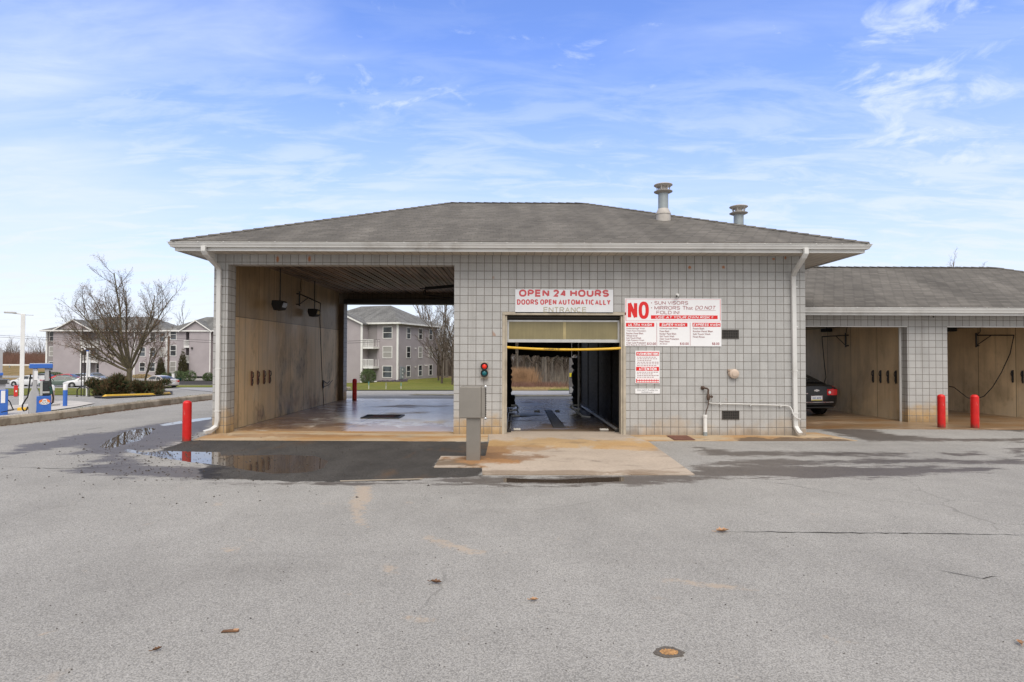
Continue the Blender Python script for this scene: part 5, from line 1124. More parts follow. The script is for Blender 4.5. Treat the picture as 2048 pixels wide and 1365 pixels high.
# ================================================================== kerb and station at the left
kp = [gp(x, y) for x, y in ((-260, 885), (-120, 868), (0, 853), (130, 837.5), (250, 821), (340, 809.5), (420, 800))]
d_ = (kp[-1]-kp[-2]).normalized(); kp += [kp[-1]+d_*6, kp[-1]+d_*14]
for q in kp: q.z = 0
b = MB(); rk = random.Random(2)
def offs(i):
    d = (kp[min(i+1, len(kp)-1)]-kp[max(i-1, 0)]).normalized(); return Vector((-d.y, d.x, 0))
for i in range(len(kp)-1):
    p, q = kp[i], kp[i+1]; L = (q-p).length; n = max(1, int(L/1.5))
    for k in range(n):
        a, c = p.lerp(q, k/n), p.lerp(q, (k+1)/n-.006/L*1.5); na, nc = offs(i).lerp(offs(i+1), k/n), offs(i).lerp(offs(i+1), (k+1)/n)
        h = .235+rk.uniform(-.008, .008); j = rk.uniform(-.01, .01)
        za, zc = terrain(a.x, a.y), terrain(c.x, c.y); o1 = Vector((j, 0, 0))
        def pr(v, nn, z): return [v+o1+Vector((0, 0, z-.6)), v+o1+nn*.0+Vector((0, 0, z+h-.05)), v+o1+nn*.045+Vector((0, 0, z+h)), v+nn*.24+Vector((0, 0, z+h)), v+nn*.24+Vector((0, 0, z-.9))]
        A_, C_2 = pr(a, na, za), pr(c, nc, zc); b.add(A_+C_2, [[0, 5, 6, 1], [1, 6, 7, 2], [2, 7, 8, 3], [3, 8, 9, 4], [0, 1, 2, 3, 4], [9, 8, 7, 6, 5]])
o = b.build('kerb', M['kerb']); tag(o, 'weathered concrete kerb along the left drive', 'kerb', kind='structure')
# verge and slab behind the kerb
b = MB()
for i in range(len(kp)-1):
    p, q = kp[i], kp[i+1]; n0, n1 = offs(i), offs(i+1)
    for (w0, w1, z0, z1) in ((.24, .9, .215, .10), (.9, 1.5, .10, -.12)):
        b.quad(p+n0*w0+Vector((0, 0, terrain(p.x, p.y)+z0)), q+n1*w0+Vector((0, 0, terrain(q.x, q.y)+z0)), q+n1*w1+Vector((0, 0, terrain(q.x, q.y)+z1)), p+n0*w1+Vector((0, 0, terrain(p.x, p.y)+z1)))
M['verge'] = m_lawn('dirt_verge', (.30, .26, .20), (.36, .33, .28), (.14, .14, .04))
tag(b.build('verge', M['verge']), 'narrow dirt and grass verge behind the kerb', 'verge', kind='structure')
rg = random.Random(11); b = MB()
for _ in range(2600):
    i = rg.choice([0, 1, 2, 3, 3, 4, 4, 5, 5, 6]); p, q = kp[i], kp[i+1]; u = rg.random(); a = p.lerp(q, u); n = offs(i); w = rg.uniform(.25, .50) if rg.random() < .7 else rg.uniform(.25, 1.1)
    if math.sin(a.y*2.1)+math.sin(a.y*5.3+1) < .1 and rg.random() < .85: continue
    c = a+n*w; z = terrain(c.x, c.y)+.20-(w-.24)*.2; s_ = rg.uniform(.03, .09); dx, dy = rg.uniform(-.05, .05), rg.uniform(-.05, .05)
    b.add([(c.x-.008, c.y, z), (c.x+.008, c.y, z), (c.x+dx, c.y+dy, z+s_)], [[0, 1, 2]])
tag(b.build('verge_grass', M['grassblade'], recalc=False), 'tufts of grass behind the kerb', 'grass', kind='stuff')
b = MB()
for _ in range(1500):
    i = rg.choice([2, 3, 3, 4, 4, 5, 5, 6]); p, q = kp[i], kp[i+1]; a = p.lerp(q, rg.random()); c = a-offs(i)*abs(rg.gauss(0, .10)); s_ = rg.uniform(.012, .04); g_a = rg.uniform(0, 6.3); z = terrain(c.x, c.y)+.008
    dx, dy = math.cos(g_a)*s_, math.sin(g_a)*s_; b.add([(c.x-dx, c.y-dy, z), (c.x+dy*.5, c.y-dx*.5, z+.012), (c.x+dx, c.y+dy, z+.004), (c.x-dy*.5, c.y+dx*.5, z+.015)], [[0, 1, 2, 3]])
tag(b.build('leaf_litter', M['brownleaf'], recalc=False), 'brown leaf litter gathered along the kerb foot', 'leaf litter', kind='stuff')
drape('station_slab', [(-300, 870), (0, 837), (60, 829), (150, 816), (190, 808), (130, 803), (0, 815), (-300, 845)], M['slab'], .03, 'pale concrete slab of the filling station', 'pavement')
drape('grass_strip', [(-250, 797), (0, 792), (150, 791), (225, 794), (225, 779), (140, 777), (0, 778), (-250, 780)], M['lawn'], .04, 'yellowish grass strip between the station and the side road', 'lawn')
drape('planting_bed', [(188, 797), (215, 798), (300, 794), (345, 790), (345, 784), (290, 780), (188, 782)], M['mulch'], .06, 'dark mulch bed under the junipers', 'planting bed')
drape('side_road', [(-300, 779), (0, 777.5), (345, 777), (440, 786), (440, 776), (345, 773), (330, 771), (0, 770.5), (-300, 771.5)], M['road'], .03, 'pale side road beyond the grass strip', 'road')
drape('parking_strip', [(322, 771.5), (330, 776), (440, 775.8), (440, 771.5)], M['lawn'], .05, 'grass edge beside the apartment parking', 'lawn')
drape('mulch_border', [(340, 770), (440, 770), (440, 762), (330, 762)], M['mulch'], .06, 'dark mulch border under the round shrubs', 'planting bed')
drape('field', [(-700, 763), (60, 762), (86, 756.5), (-900, 756.5)], M['drygrass'], .05, 'dry tan field in front of the far woods', 'field')
# yellow kerb stops
def stop(px0, py0, px1, py1, label, h=.16, w=.18):
    p, q = gp(px0, py0), gp(px1, py1); d = (q-p).normalized(); n = Vector((-d.y, d.x, 0)); t = thing('kerb_stop', label, 'kerb stop', (p+q)/2, group='yellow kerb stops'); o_ = (p+q)/2
    m = MB(); pr = [(-w/2, -.1), (-w/2, h*.55), (-w/2+.04, h), (w/2-.04, h), (w/2, h*.55), (w/2, -.1)]
    vs = []
    for v, e in ((p, .0), (p+d*.25, 1), (q-d*.25, 1), (q, 0)): vs += [v-o_+n*a+Vector((0, 0, z if e else min(z, .02+z*.15))) for a, z in pr]
    m.add(vs, [[i*6+j, i*6+(j+1) % 6, i*6+6+(j+1) % 6, i*6+6+j] for i in range(3) for j in range(6)]+[[0, 1, 2, 3, 4, 5], [23, 22, 21, 20, 19, 18]]); m.build('concrete_bar', M['yellow'], t)
    m = MB()
    for u in (.2, .8): c = p.lerp(q, u)-o_; m.tube([(c.x, c.y, h-.01), (c.x, c.y, h+.012)], .02, 8)
    m.build('anchor_pin', M['rustplate'], t)
stop(205, 795.5, 310, 791.8, 'long yellow kerb stop in front of the large junipers', .17, .22); stop(316, 791.5, 340, 789.5, 'short yellow kerb stop at the right end of the planting bed', .19, .2)
# light pole
p = gp(42.5, 814); k = p.y/F; t = thing('light_pole', 'tall white square light pole standing between the fuel pumps', 'light pole', p, math.atan2(-p.x, p.y)); H = at(42, 628, p.y).z-p.z
m = MB(); m.box(-.075, .075, -.075, .075, .05, H); m.build('pole', M['white'], t, bevel=.01); m = MB(); m.box(-.24, .24, -.24, .24, 0, .05); m.build('base_plate', M['white'], t, bevel=.01)
m = MB(); m.bar((0, 0, H-.03), (-.42, 0, H+.03), .05); m.bar((0, 0, H-.05), (.34, .2, H-.04), .03); m.build('arm', M['white'], t); m = MB(); m.box(-.62, -.22, -.12, .12, H+.0, H+.07); m.build('lamp_head', M['alu'], t, bevel=.02)
# fuel pump
def pump_hose(m, pts, r=.022): m.tube(pts, r, 8)
p = gp(78, 829); k = p.y/F; t = thing('fuel_pump', 'grey fuel pump with a blue canopy bar and an orange and white oval emblem', 'fuel pump', p, math.atan2(-p.x, p.y)); k *= math.cos(math.atan2(-p.x, p.y))
px_ = lambda x: (x-78)*k; pz_ = lambda y: at(78, y, p.y).z-p.z; ya, yb = -.28, .28
m = MB(); m.box(px_(57), px_(104), ya+.03, yb-.03, pz_(737), pz_(728)); m.build('canopy_bar', M['blue'], t, bevel=.015); m = MB(); m.box(px_(57)+.01, px_(104)-.01, ya+.05, yb-.05, pz_(728), pz_(728)+.015); m.build('canopy_lid', M['alu'], t)
M['pumpgrey'] = plain('pump_grey', (.40, .40, .41), .45, var=.06, dirt=(.25, .24, .22), dirtamt=.3)
m = MB(); pf = lambda L: [(px_(x), pz_(y)) for x, y in L]
m.prism(pf([(57, 828), (72.5, 828), (79, 790), (77, 783), (73, 775), (73.5, 737), (64, 737), (64, 770), (62.5, 778), (57.5, 788), (56, 795)]), ya+.06, yb-.06); m.build('side_column', M['pumpgrey'], t, bevel=.02, smooth=True)
m = MB(); m.box(px_(88), px_(97), ya+.10, yb-.10, pz_(790), pz_(737)); m.build('side_column', M['pumpgrey'], t, bevel=.01)
m = MB(); m.box(px_(79), px_(101), ya+.08, yb-.08, pz_(791), pz_(762)); m.build('dispenser_body', plain('pump_dark', (.03, .03, .032), .4), t, bevel=.01)
m = MB(); m.box(px_(79), px_(84), ya+.05, ya+.079, pz_(791), pz_(762)); m.box(px_(84)+.002, px_(98), ya+.05, ya+.079, pz_(786.5), pz_(783)); m.build('trim_strip', M['alu'], t)
m = MB(); m.box(px_(85.5), px_(95), ya+.065, ya+.078, pz_(781), pz_(769)); m.box(px_(84.8), px_(94.5), ya+.062, ya+.078, pz_(767), pz_(763.5)); m.build('display', M['glassdark'], t)
m = MB(); m.box(px_(67), px_(74.2), ya+.045, ya+.058, pz_(760), pz_(742)); m.build('notice', M['signwhite'], t); m = MB(); m.box(px_(75), px_(87.6), ya+.075, ya+.10, pz_(759.5), pz_(751)); m.build('price_panel', M['signfade'], t)
m = MB(); m.box(px_(72.6), px_(102), ya+.0, yb-.02, 0, pz_(792)); bp = m.build('base_panel', M['blue'], t, bevel=.01)
cx_, cz_, ew, eh = px_(88.6), pz_(803.3), 11.2*k, 7.6*k; ye = ya-.003
def ell(m, x, z, w, h, y, a0=0, a1=360, n=36, inner=None):
    pts = [(x+w*math.cos(R(a0+(a1-a0)*i/n)), y, z+h*math.sin(R(a0+(a1-a0)*i/n))) for i in range(n+1)]
    if inner: pts2 = [(x+inner[0]*math.cos(R(a0+(a1-a0)*i/n)), y, z+inner[1]*math.sin(R(a0+(a1-a0)*i/n))) for i in range(n+1)]; m.add(pts+pts2, [[i, i+1, n+2+i, n+1+i] for i in range(n)])
    else: m.add(pts, [list(range(len(pts)))])
m = MB(); ell(m, cx_, cz_, ew, eh, ye); em = m.build('emblem', plain('emblem_orange', (.80, .19, .03), .4), bp, recalc=False)
m = MB(); ell(m, cx_, cz_+.36*eh, ew*.42, eh*.66, ye-.002); ell(m, cx_, cz_-.42*eh, ew*.86, eh*.52, ye-.0025); m.build('emblem_band', M['signwhite'], bp, recalc=False)
m = MB(); rl = random.Random(9)
for i in range(6): x = cx_-ew*.70+i*ew*.245; z = cz_-.38*eh; m.box(x, x+ew*.05, ye-.005, ye-.004, z-.26*eh, z+.26*eh); m.box(x+ew*.05, x+ew*.17, ye-.005, ye-.004, z+(.14 if i % 2 else -.26)*eh, z+(.26 if i % 2 else -.14)*eh)
for i in range(3): x = cx_-ew*.30+i*ew*.21; m.box(x, x+ew*.11, ye-.005, ye-.004, cz_+.16*eh, cz_+.52*eh)
ell(m, cx_, cz_, ew*1.04, eh*1.07, ye+.001, 200, 340, 20, (ew*.96, eh*.98)); m.build('emblem_lettering', M['blackletter'], bp, recalc=False)
m = MB(); hz = lambda x, y, o_=0: (px_(x), ya+.1+o_, pz_(y))
pump_hose(m, [hz(60, 748), hz(59, 760), hz(57.5, 775), hz(55.5, 792), hz(50, 800), hz(45.5, 808), hz(45, 815), hz(48, 820), hz(53, 819), hz(56, 812)]); m.build('hose', M['black'], t, smooth=True)
m = MB(); pump_hose(m, [hz(98, 742), hz(99, 755), hz(101, 772), hz(104, 785), hz(106, 797), hz(105, 806), hz(101, 809)]); m.build('hose', M['black'], t, smooth=True)
m = MB(); m.box(px_(99), px_(104.5), ya+.02, ya+.12, pz_(789), pz_(780)); m.tube([hz(102, 780, -.05), hz(98.5, 774, -.05)], .03, 8); m.build('nozzle', M['green'], t, bevel=.01)
# second pump at the picture's edge
p = gp(-8, 833); k = p.y/F; t = thing('fuel_pump', 'blue fuel pump base with white notice and dark top, cut off at the left', 'fuel pump', p, math.atan2(-p.x, p.y)); k *= math.cos(math.atan2(-p.x, p.y)); px_ = lambda x: (x+8)*k; pz_ = lambda y: at(-8, y, p.y).z-p.z
m = MB(); m.box(px_(-34), px_(15.5), -.25, .25, 0, pz_(780)); m.build('base_panel', M['blue'], t, bevel=.012); m = MB(); m.box(px_(-30), px_(10), -.2, .2, pz_(780), pz_(768)); m.build('body', M['pumpgrey'], t)
m = MB(); m.box(px_(-34), px_(17.5), -.27, .27, pz_(768), pz_(759.5)); m.build('dispenser_head', plain('pump_head', (.05, .05, .05), .4), t, bevel=.01); m = MB(); m.box(px_(13.5), px_(17.6), -.275, .2, pz_(766), pz_(760.5)); m.build('head_end', M['alu'], t)
m = MB(); m.box(px_(1), px_(9.5), -.256, -.2505, pz_(806), pz_(781.5)); m.build('notice', M['signwhite'], t); m = MB(); m.box(px_(-30), px_(-22), -.15, .15, pz_(760), pz_(700)); m.box(px_(-4), px_(3), -.15, .15, pz_(760), pz_(700)); m.build('side_column', M['pumpgrey'], t); m = MB(); m.box(px_(-36), px_(4.5), -.25, .25, pz_(751), pz_(746)); m.build('canopy_bar', M['blue'], t)
m = MB(); m.tube([(px_(15.6), 0, pz_(801)), (px_(20), -.05, pz_(806)), (px_(24), -.1, pz_(816)), (px_(27), -.1, pz_(821)), (px_(15), -.3, pz_(822)), (px_(2), -.4, pz_(823.5))], .016, 6); m.build('hose', M['black'], t, smooth=True)
b = MB(); pi = [gp(-70, 840), gp(30, 822.5), gp(60, 818.5), gp(58, 814), gp(28, 815), gp(-60, 829)]
def island(pts, label):
    m = MB(); m.slab([(q.x, q.y, q.z) for q in pts], -.2, .12); tag(m.build('pump_island', M['slab'], bevel=.02), label, 'pavement', kind='structure')
island([gp(-60, 836), gp(28, 823), gp(120, 812.5), gp(116, 810.5), gp(20, 817.5), gp(-60, 828)], 'raised pale concrete pump island')
p = gp(46, 822.5); q = gp(57, 820.5); t = thing('kerb_nose', 'yellow painted nose of the pump island beside the white pole', 'kerb', p); m = MB(); m.box(-.16, .16, -.10, .10, -.02, .135); m.build('concrete_nose', M['yellow'], t, bevel=.03)
# red box, white post, blue bollard
p = gp(31.5, 794); k = p.y/F; t = thing('extinguisher_box', 'red metal box with a small white mark beside the white light pole', 'box', p, math.atan2(-p.x, p.y)); k *= math.cos(math.atan2(-p.x, p.y)); h = at(31, 772.5, p.y).z-p.z; w = 8.2*k
m = MB(); m.box(-w/2, w/2, -.15, .15, .02, h); m.build('cabinet', M['redbox'], t, bevel=.02); m = MB(); m.box(-.02, .05, -.156, -.151, h*.45, h*.62); m.build('label_mark', M['signwhite'], t); m = MB(); m.box(-w/2-.01, w/2+.01, -.16, .16, h, h+.03); m.build('lid', M['redbox'], t)
p = gp(130, 814); k = p.y/F; t = thing('bollard', 'slim blue bollard with a white top at the end of the pump island', 'bollard', p); h = at(130, 770.5, p.y).z-p.z; hm = at(130, 780.5, p.y).z-p.z; r_ = 3.7*k
m = MB(); m.tube([(0, 0, -.1), (0, 0, hm)], r_, 20); m.build('sleeve', M['blue'], t, smooth=True); m = MB(); m.lathe([(r_, hm), (r_, h), (r_*.8, h+.02), (.01, h+.03)], (0, 0, 0), 20); m.build('white_top', M['white'], t, smooth=True)
p = gp(103, 812); k = p.y/F; t = thing('bin', 'pale bin with a brown band standing behind the fuel pump', 'bin', p); m = MB(); m.lathe([(4.2*k, 0), (4.4*k, .55), (4.4*k, .62), (4.7*k, .64)], (0, 0, 0), 18); m.build('bin_body', plain('bin_tan', (.42, .31, .26), .6), t, smooth=True); m = MB(); m.lathe([(4.8*k, .64), (4.8*k, .80), (3.6*k, .86), (.01, .88)], (0, 0, 0), 18); m.build('lid', M['white'], t, smooth=True)
# posts and hoop
p = gp(166, 794); k = p.y/F; t = thing('hoop_guard', 'black steel hoop guard around the two black posts', 'hoop guard', p); pts = [(-12*k, 0, -.05)]; H = at(166, 774, p.y).z-p.z
for i in range(13): g_a = math.pi*(1-i/12); pts.append((12*k*math.cos(g_a), 0, H-.26+.26*math.sin(g_a)))
pts.append((12*k, 0, -.05)); m = MB(); m.tube(pts, .032, 10); m.build('hoop', M['dark'], t, smooth=True); m = MB(); m.lathe([(.07, 0), (.07, .02)], (-12*k, 0, 0), 12); m.lathe([(.07, 0), (.07, .02)], (12*k, 0, 0), 12); m.build('foot', M['dark'], t)
for px, yt, mt, nm, cp_ in ((162.2, 703, 'dark', 'thin black post inside the hoop with a small pale cap', 'tan'), (168, 700, 'dark', 'taller thin black post inside the hoop with a blue-white cap', 'white')):
    p = gp(px, 793); H = at(px, yt, p.y).z-p.z; t = thing('sign_post', nm, 'post', p); m = MB(); m.tube([(0, 0, 0), (0, 0, H)], .028, 8); m.build('pole', M['dark'], t); m = MB(); m.lathe([(.03, H), (.055, H+.03), (.05, H+.09), (.01, H+.11)], (0, 0, 0), 10); m.build('cap', M['trim'] if cp_ == 'tan' else M['white'], t)
for px, yt, nm in ((173.6, 703, 'white post with a blue cap just right of the black posts'), (178.2, 703, 'plain white post nearest the juniper')):
    p = gp(px, 793 if px < 175 else 774.5); H = at(px, yt, p.y).z-p.z; t = thing('sign_post', nm, 'post', p); m = MB(); w_ = 1.15*p.y/F; m.box(-w_, w_, -w_, w_, 0, H); m.build('pole', M['white'], t); m = MB(); m.box(-w_*1.3, w_*1.3, -w_*1.3, w_*1.3, H, H+.06); m.build('cap', M['blue'] if px < 175 else M['white'], t)
# ------------------------------------------------------------------ foliage helpers
def leafy(name, mat, root, blobs, n, size, seed, elong=1.6, up=.3, shell=.55):
    """Leaf-sized faces spread through ellipsoids (c, r) in the thing's own space."""
    rg = random.Random(seed); m = MB(); tot = sum(r[0]*r[1]*r[2] for _, r in blobs)
    for c, r in blobs:
        for _ in range(int(n*r[0]*r[1]*r[2]/tot)):
            d = Vector((rg.gauss(0, 1), rg.gauss(0, 1), rg.gauss(0, 1))).normalized(); q = rg.uniform(shell, 1.03)**.6
            p = Vector((c[0]+d.x*r[0]*q, c[1]+d.y*r[1]*q, c[2]+d.z*r[2]*q))
            if p.z < .02: continue
            s = size*rg.uniform(.6, 1.4); a = (d*.8+Vector((rg.gauss(0, .5), rg.gauss(0, .5), rg.gauss(0, .5)+up))).normalized(); w = a.orthogonal().normalized(); w = (Matrix.Rotation(rg.uniform(0, 6.3), 3, a) @ w)
            m.add([p-w*s*.32, p+a*s*elong*.5-w*s*.18, p+a*s*elong, p+w*s*.32], [[0, 1, 2, 3]])
    return m.build(name, mat, root, recalc=False)
def juniper(px0, px1, pyt, pyb, label, seed):
    p = gp((px0+px1)/2, pyb); k = p.y/F; w = (px1-px0)*k/2; h = at(1, pyt, p.y).z-p.z if False else at((px0+px1)/2, pyt, p.y).z-p.z
    t = thing('juniper_shrub', label, 'shrub', p, group='junipers in the planting bed'); rg = random.Random(seed)
    bl = [((0, 0, h*.36), (w*.7, w*.5, h*.40))]
    for _ in range(16): bl.append(((rg.uniform(-.72, .72)*w, rg.uniform(-.5, .4)*w, h*rg.uniform(.15, .80)), (w*rg.uniform(.10, .30), w*.25, h*rg.uniform(.10, .26))))
    leafy('foliage', M['evergreen'], t, bl, 6500, .075, seed, 3.4, .8, .2); leafy('bronzed_tips', M['rustgreen'], t, [(c, (r[0]*1.02, r[1]*1.05, r[2]*1.05)) for c, r in bl], 3200, .075, seed+1, 3.6, .95, .75)
    m = MB()
    for _ in range(16): e = (rg.uniform(-.8, .8)*w, rg.uniform(-.4, .4)*w, h*rg.uniform(.5, .95)); m.tube([(0, 0, 0), (e[0]*.4, e[1]*.4, e[2]*.35), e], [.03, .02, .006], 5)
    m.build('stem', M['bark'], t); return t
juniper(185, 268, 751, 793, 'large dark juniper with bronzed tips, left one under the bare tree', 21); juniper(260, 334, 760, 791, 'low dark juniper on the right in front of the silver sedan', 31)
# ------------------------------------------------------------------ trees
def branch(mt, mw, p, d, L, r, lev, rg, par, tips):
    """lev 0 = main; thin wood goes to mw. par: dict(levels, kids, ratio, wig, trop)."""
    n = 5 if lev < 2 else 4 if lev < 3 else 3; pts = [p.copy()]; rr = [r]; cur = p.copy(); dd = d.copy()
    for i in range(n):
        dd = (dd+Vector((rg.gauss(0, par['wig']), rg.gauss(0, par['wig']), rg.gauss(0, par['wig'])+par['trop']*(1 if lev else .3)))).normalized(); cur = cur+dd*(L/n); pts.append(cur.copy()); rr.append(r*(1-.72*(i+1)/n))
    (mt if lev <= par['split'] else mw).tube(pts, rr, 7 if lev == 0 else 5 if lev == 1 else 3, caps=lev < 2)
    if lev >= par['levels']: tips.append((cur, dd)); return
    k = par['kids'][lev]
    for j in range(k):
        u = par['start'][lev]+(1-par['start'][lev])*(j+rg.random()*.8)/k; u = min(u, .99); x = u*n; i = min(int(x), n-1); q = pts[i].lerp(pts[i+1], x-i); rq = rr[i]+(rr[i+1]-rr[i])*(x-i)
        tg = (pts[i+1]-pts[i]).normalized(); w = tg.orthogonal().normalized(); w = Matrix.Rotation(rg.uniform(0, 6.28), 3, tg) @ w
        a = R(rg.uniform(*par['ang'])); nd = (tg*math.cos(a)+w*math.sin(a)).normalized()
        branch(mt, mw, q, nd, L*par['ratio']*rg.uniform(.7, 1.15)*(1.1-.45*u), max(rq*.62, par['rmin']), lev+1, rg, par, tips)
    tips.append((cur, dd))
def tree(name, label, loc, limbs, trunk_h, trunk_r, par, seed, mats, leaves=0, group=None, lean=(0, 0)):
    t = thing(name, label, 'tree', loc, 0, group); rg = random.Random(seed); mt, mw = MB(), MB(); tips = []
    top = Vector((lean[0], lean[1], trunk_h)); mt.tube([(0, 0, -.3), (0, 0, .06), (lean[0]*.2, 0, trunk_h*.35), (lean[0]*.6, 0, trunk_h*.75), top], [trunk_r*1.6, trunk_r*1.25, trunk_r*1.02, trunk_r, trunk_r*.9], 12)
    for (dx, dy, dz, L, r, u) in limbs:
        L *= par.get('grow', 1)
        branch(mt, mw, Vector((lean[0]*u, lean[1]*u, trunk_h*u)), Vector((dx, dy, dz)).normalized(), L, r, 0, rg, par, tips)
    mt.build('trunk', mats[0], t, smooth=True, recalc=False); mw.build('crown', mats[1], t, recalc=False)
    if leaves:
        m = MB()
        for _ in range(leaves):
            p, d = rg.choice(tips); p = p+Vector((rg.gauss(0, .04), rg.gauss(0, .04), rg.gauss(0, .05))); s = rg.uniform(.025, .06); a = Vector((rg.gauss(0, 1), rg.gauss(0, 1), rg.gauss(0, 1)-.3)).normalized(); w = a.orthogonal().normalized()*s*.5
            m.add([p-w, p+a*s*.5-w*.4, p+a*s, p+w], [[0, 1, 2, 3]])
        m.build('dead_leaves', M['deadleaf'], t, recalc=False)
    return t
p = gp(258, 786); par = dict(grow=1.36, levels=3, kids=[10, 10, 7], start=[.26, .15, .12], ratio=.44, wig=.075, trop=.09, ang=(24, 58), split=0, rmin=.0055)
k = p.y/F
limbs = [(-.95, .0, .50, 4.5, .09, .97), (-.62, .5, .7, 4.6, .08, .95), (-1.0, .2, .28, 4.0, .07, .86), (-.45, -.1, 1, 5.0, .09, 1), (-.72, .1, .62, 4.5, .105, .93), (-.55, -.25, .78, 4.6, .10, 1), (-.30, .25, 1, 4.9, .11, 1), (-.08, -.15, 1, 5.6, .12, 1), (.16, .3, 1, 5.0, .10, 1), (.30, -.2, .95, 4.7, .10, .96), (.42, .2, .9, 3.9, .08, .8), (-.85, -.2, .40, 3.6, .075, .85), (-.35, .6, .8, 3.6, .07, .9), (.05, -.6, .9, 3.8, .07, .95)]
tree('bare_tree', 'large bare multi-limbed tree rising from the junipers by the station', p, limbs, 1.95, .19, par, 4, (M['mossbark'], M['bark']), 8500)
p = gp(287, 783); par2 = dict(levels=3, kids=[9, 8, 6], start=[.3, .2, .2], ratio=.42, wig=.09, trop=.05, ang=(25, 60), split=0, rmin=.0045)
tree('bare_tree', 'slender leaning bare tree with several thin stems just right of the large one', p, [(.25, .1, 1, 3.6, .055, .95), (.6, 0, .8, 2.8, .045, .75), (.08, -.2, 1, 3.4, .05, 1), (.75, .2, .55, 2.2, .03, .9), (.45, -.4, .9, 2.6, .035, .6)], 2.2, .075, par2, 8, (M['mossbark'], M['bark']), 1200, lean=(.45, 0))
# ================================================================== apartments
def frame2(P0, e1):                            # local axes: e1 along the facade, n outward
    e = Vector((e1[0], e1[1], 0)).normalized(); n = Vector((e.y, -e.x, 0)); return P0, e, n
def fbox(m, fr, u0, u1, d0, d1, z0, z1):
    P0, e, n = fr; vs = [P0+e*u+n*d+Vector((0, 0, z)) for z in (z0, z1) for u, d in ((u0, d0), (u1, d0), (u1, d1), (u0, d1))]
    m.add(vs, [[0, 3, 2, 1], [4, 5, 6, 7], [0, 1, 5, 4], [1, 2, 6, 5], [2, 3, 7, 6], [3, 0, 4, 7]])
def fwin(root, fr, u, z, w=.85, h=1.5):
    m = MB(); f = .09
    fbox(m, fr, u-w/2-f, u+w/2+f, .0, .06, z+h, z+h+f); fbox(m, fr, u-w/2-f, u+w/2+f, 0, .06, z-f, z); fbox(m, fr, u-w/2-f, u-w/2, 0, .06, z, z+h); fbox(m, fr, u+w/2, u+w/2+f, 0, .06, z, z+h); fbox(m, fr, u-w/2, u+w/2, .02, .055, z+h/2-.035, z+h/2+.035)
    o = wp(m, 'window', M['white'], root); m = MB(); fbox(m, fr, u-w/2, u+w/2, .005, .02, z, z+h/2-.035); fbox(m, fr, u-w/2, u+w/2, .01, .03, z+h/2+.035, z+h); m.build('pane', M['pane'], o)
def fbal(root, fr, u0, u1, d, z):
    m = MB(); fbox(m, fr, u0, u1, .01, d, z-.28, z); o = wp(m, 'balcony', M['white'], root); m = MB()
    fbox(m, fr, u0, u1, d-.05, d, z+.92, z+1.0); fbox(m, fr, u0, u1, d-.045, d-.005, z+.05, z+.11); n = int((u1-u0)/.13)
    for i in range(n+1): u = u0+(u1-u0-.05)*i/n; fbox(m, fr, u, u+.05, d-.04, d-.01, z+.11, z+.92)
    for dd in (0.1, .5*d):
        fbox(m, fr, u0, u0+.05, dd, dd+.05, z+.0, z+.95); fbox(m, fr, u1-.05, u1, dd, dd+.05, z, z+.95)
    m.build('railing', M['white'], o)
def hip(root, pts, zt, rise_pts, ridge, ov=.4, mat='shingle_far'):
    """pts: 4 plan corners (eave), ridge: two Vectors."""
    m = MB(); a, b_, c, d = [Vector((q[0], q[1], zt)) for q in pts]; r1, r2 = ridge
    m.quad(a, b_, r2, r1); m.quad(b_, c, r2); m.quad(c, d, r1, r2); m.quad(d, a, r1)
    for p, q in ((a, b_), (b_, c), (c, d), (d, a)): m.quad(p, p-Vector((0, 0, .22)), q-Vector((0, 0, .22)), q)
    m.quad(a-Vector((0, 0, .22)), b_-Vector((0, 0, .22)), c-Vector((0, 0, .22)), d-Vector((0, 0, .22)))
    o = wp(m, 'roof', M[mat], root); m = MB()
    for p, q in ((a, b_), (b_, c), (c, d), (d, a)):
        dv = (q-p).normalized(); nn = Vector((dv.y, -dv.x, 0)); m.add([p+nn*.01-Vector((0, 0, .24)), q+nn*.01-Vector((0, 0, .24)), q+nn*.01+Vector((0, 0, .02)), p+nn*.01+Vector((0, 0, .02)), p+nn*.14-Vector((0, 0, .2)), q+nn*.14-Vector((0, 0, .2)), q+nn*.14+Vector((0, 0, .02)), p+nn*.14+Vector((0, 0, .02))], [[0, 1, 2, 3], [4, 5, 6, 7], [3, 2, 6, 7], [0, 1, 5, 4], [0, 3, 7, 4], [1, 2, 6, 5]])
    m.build('gutter', M['white'], o); return o
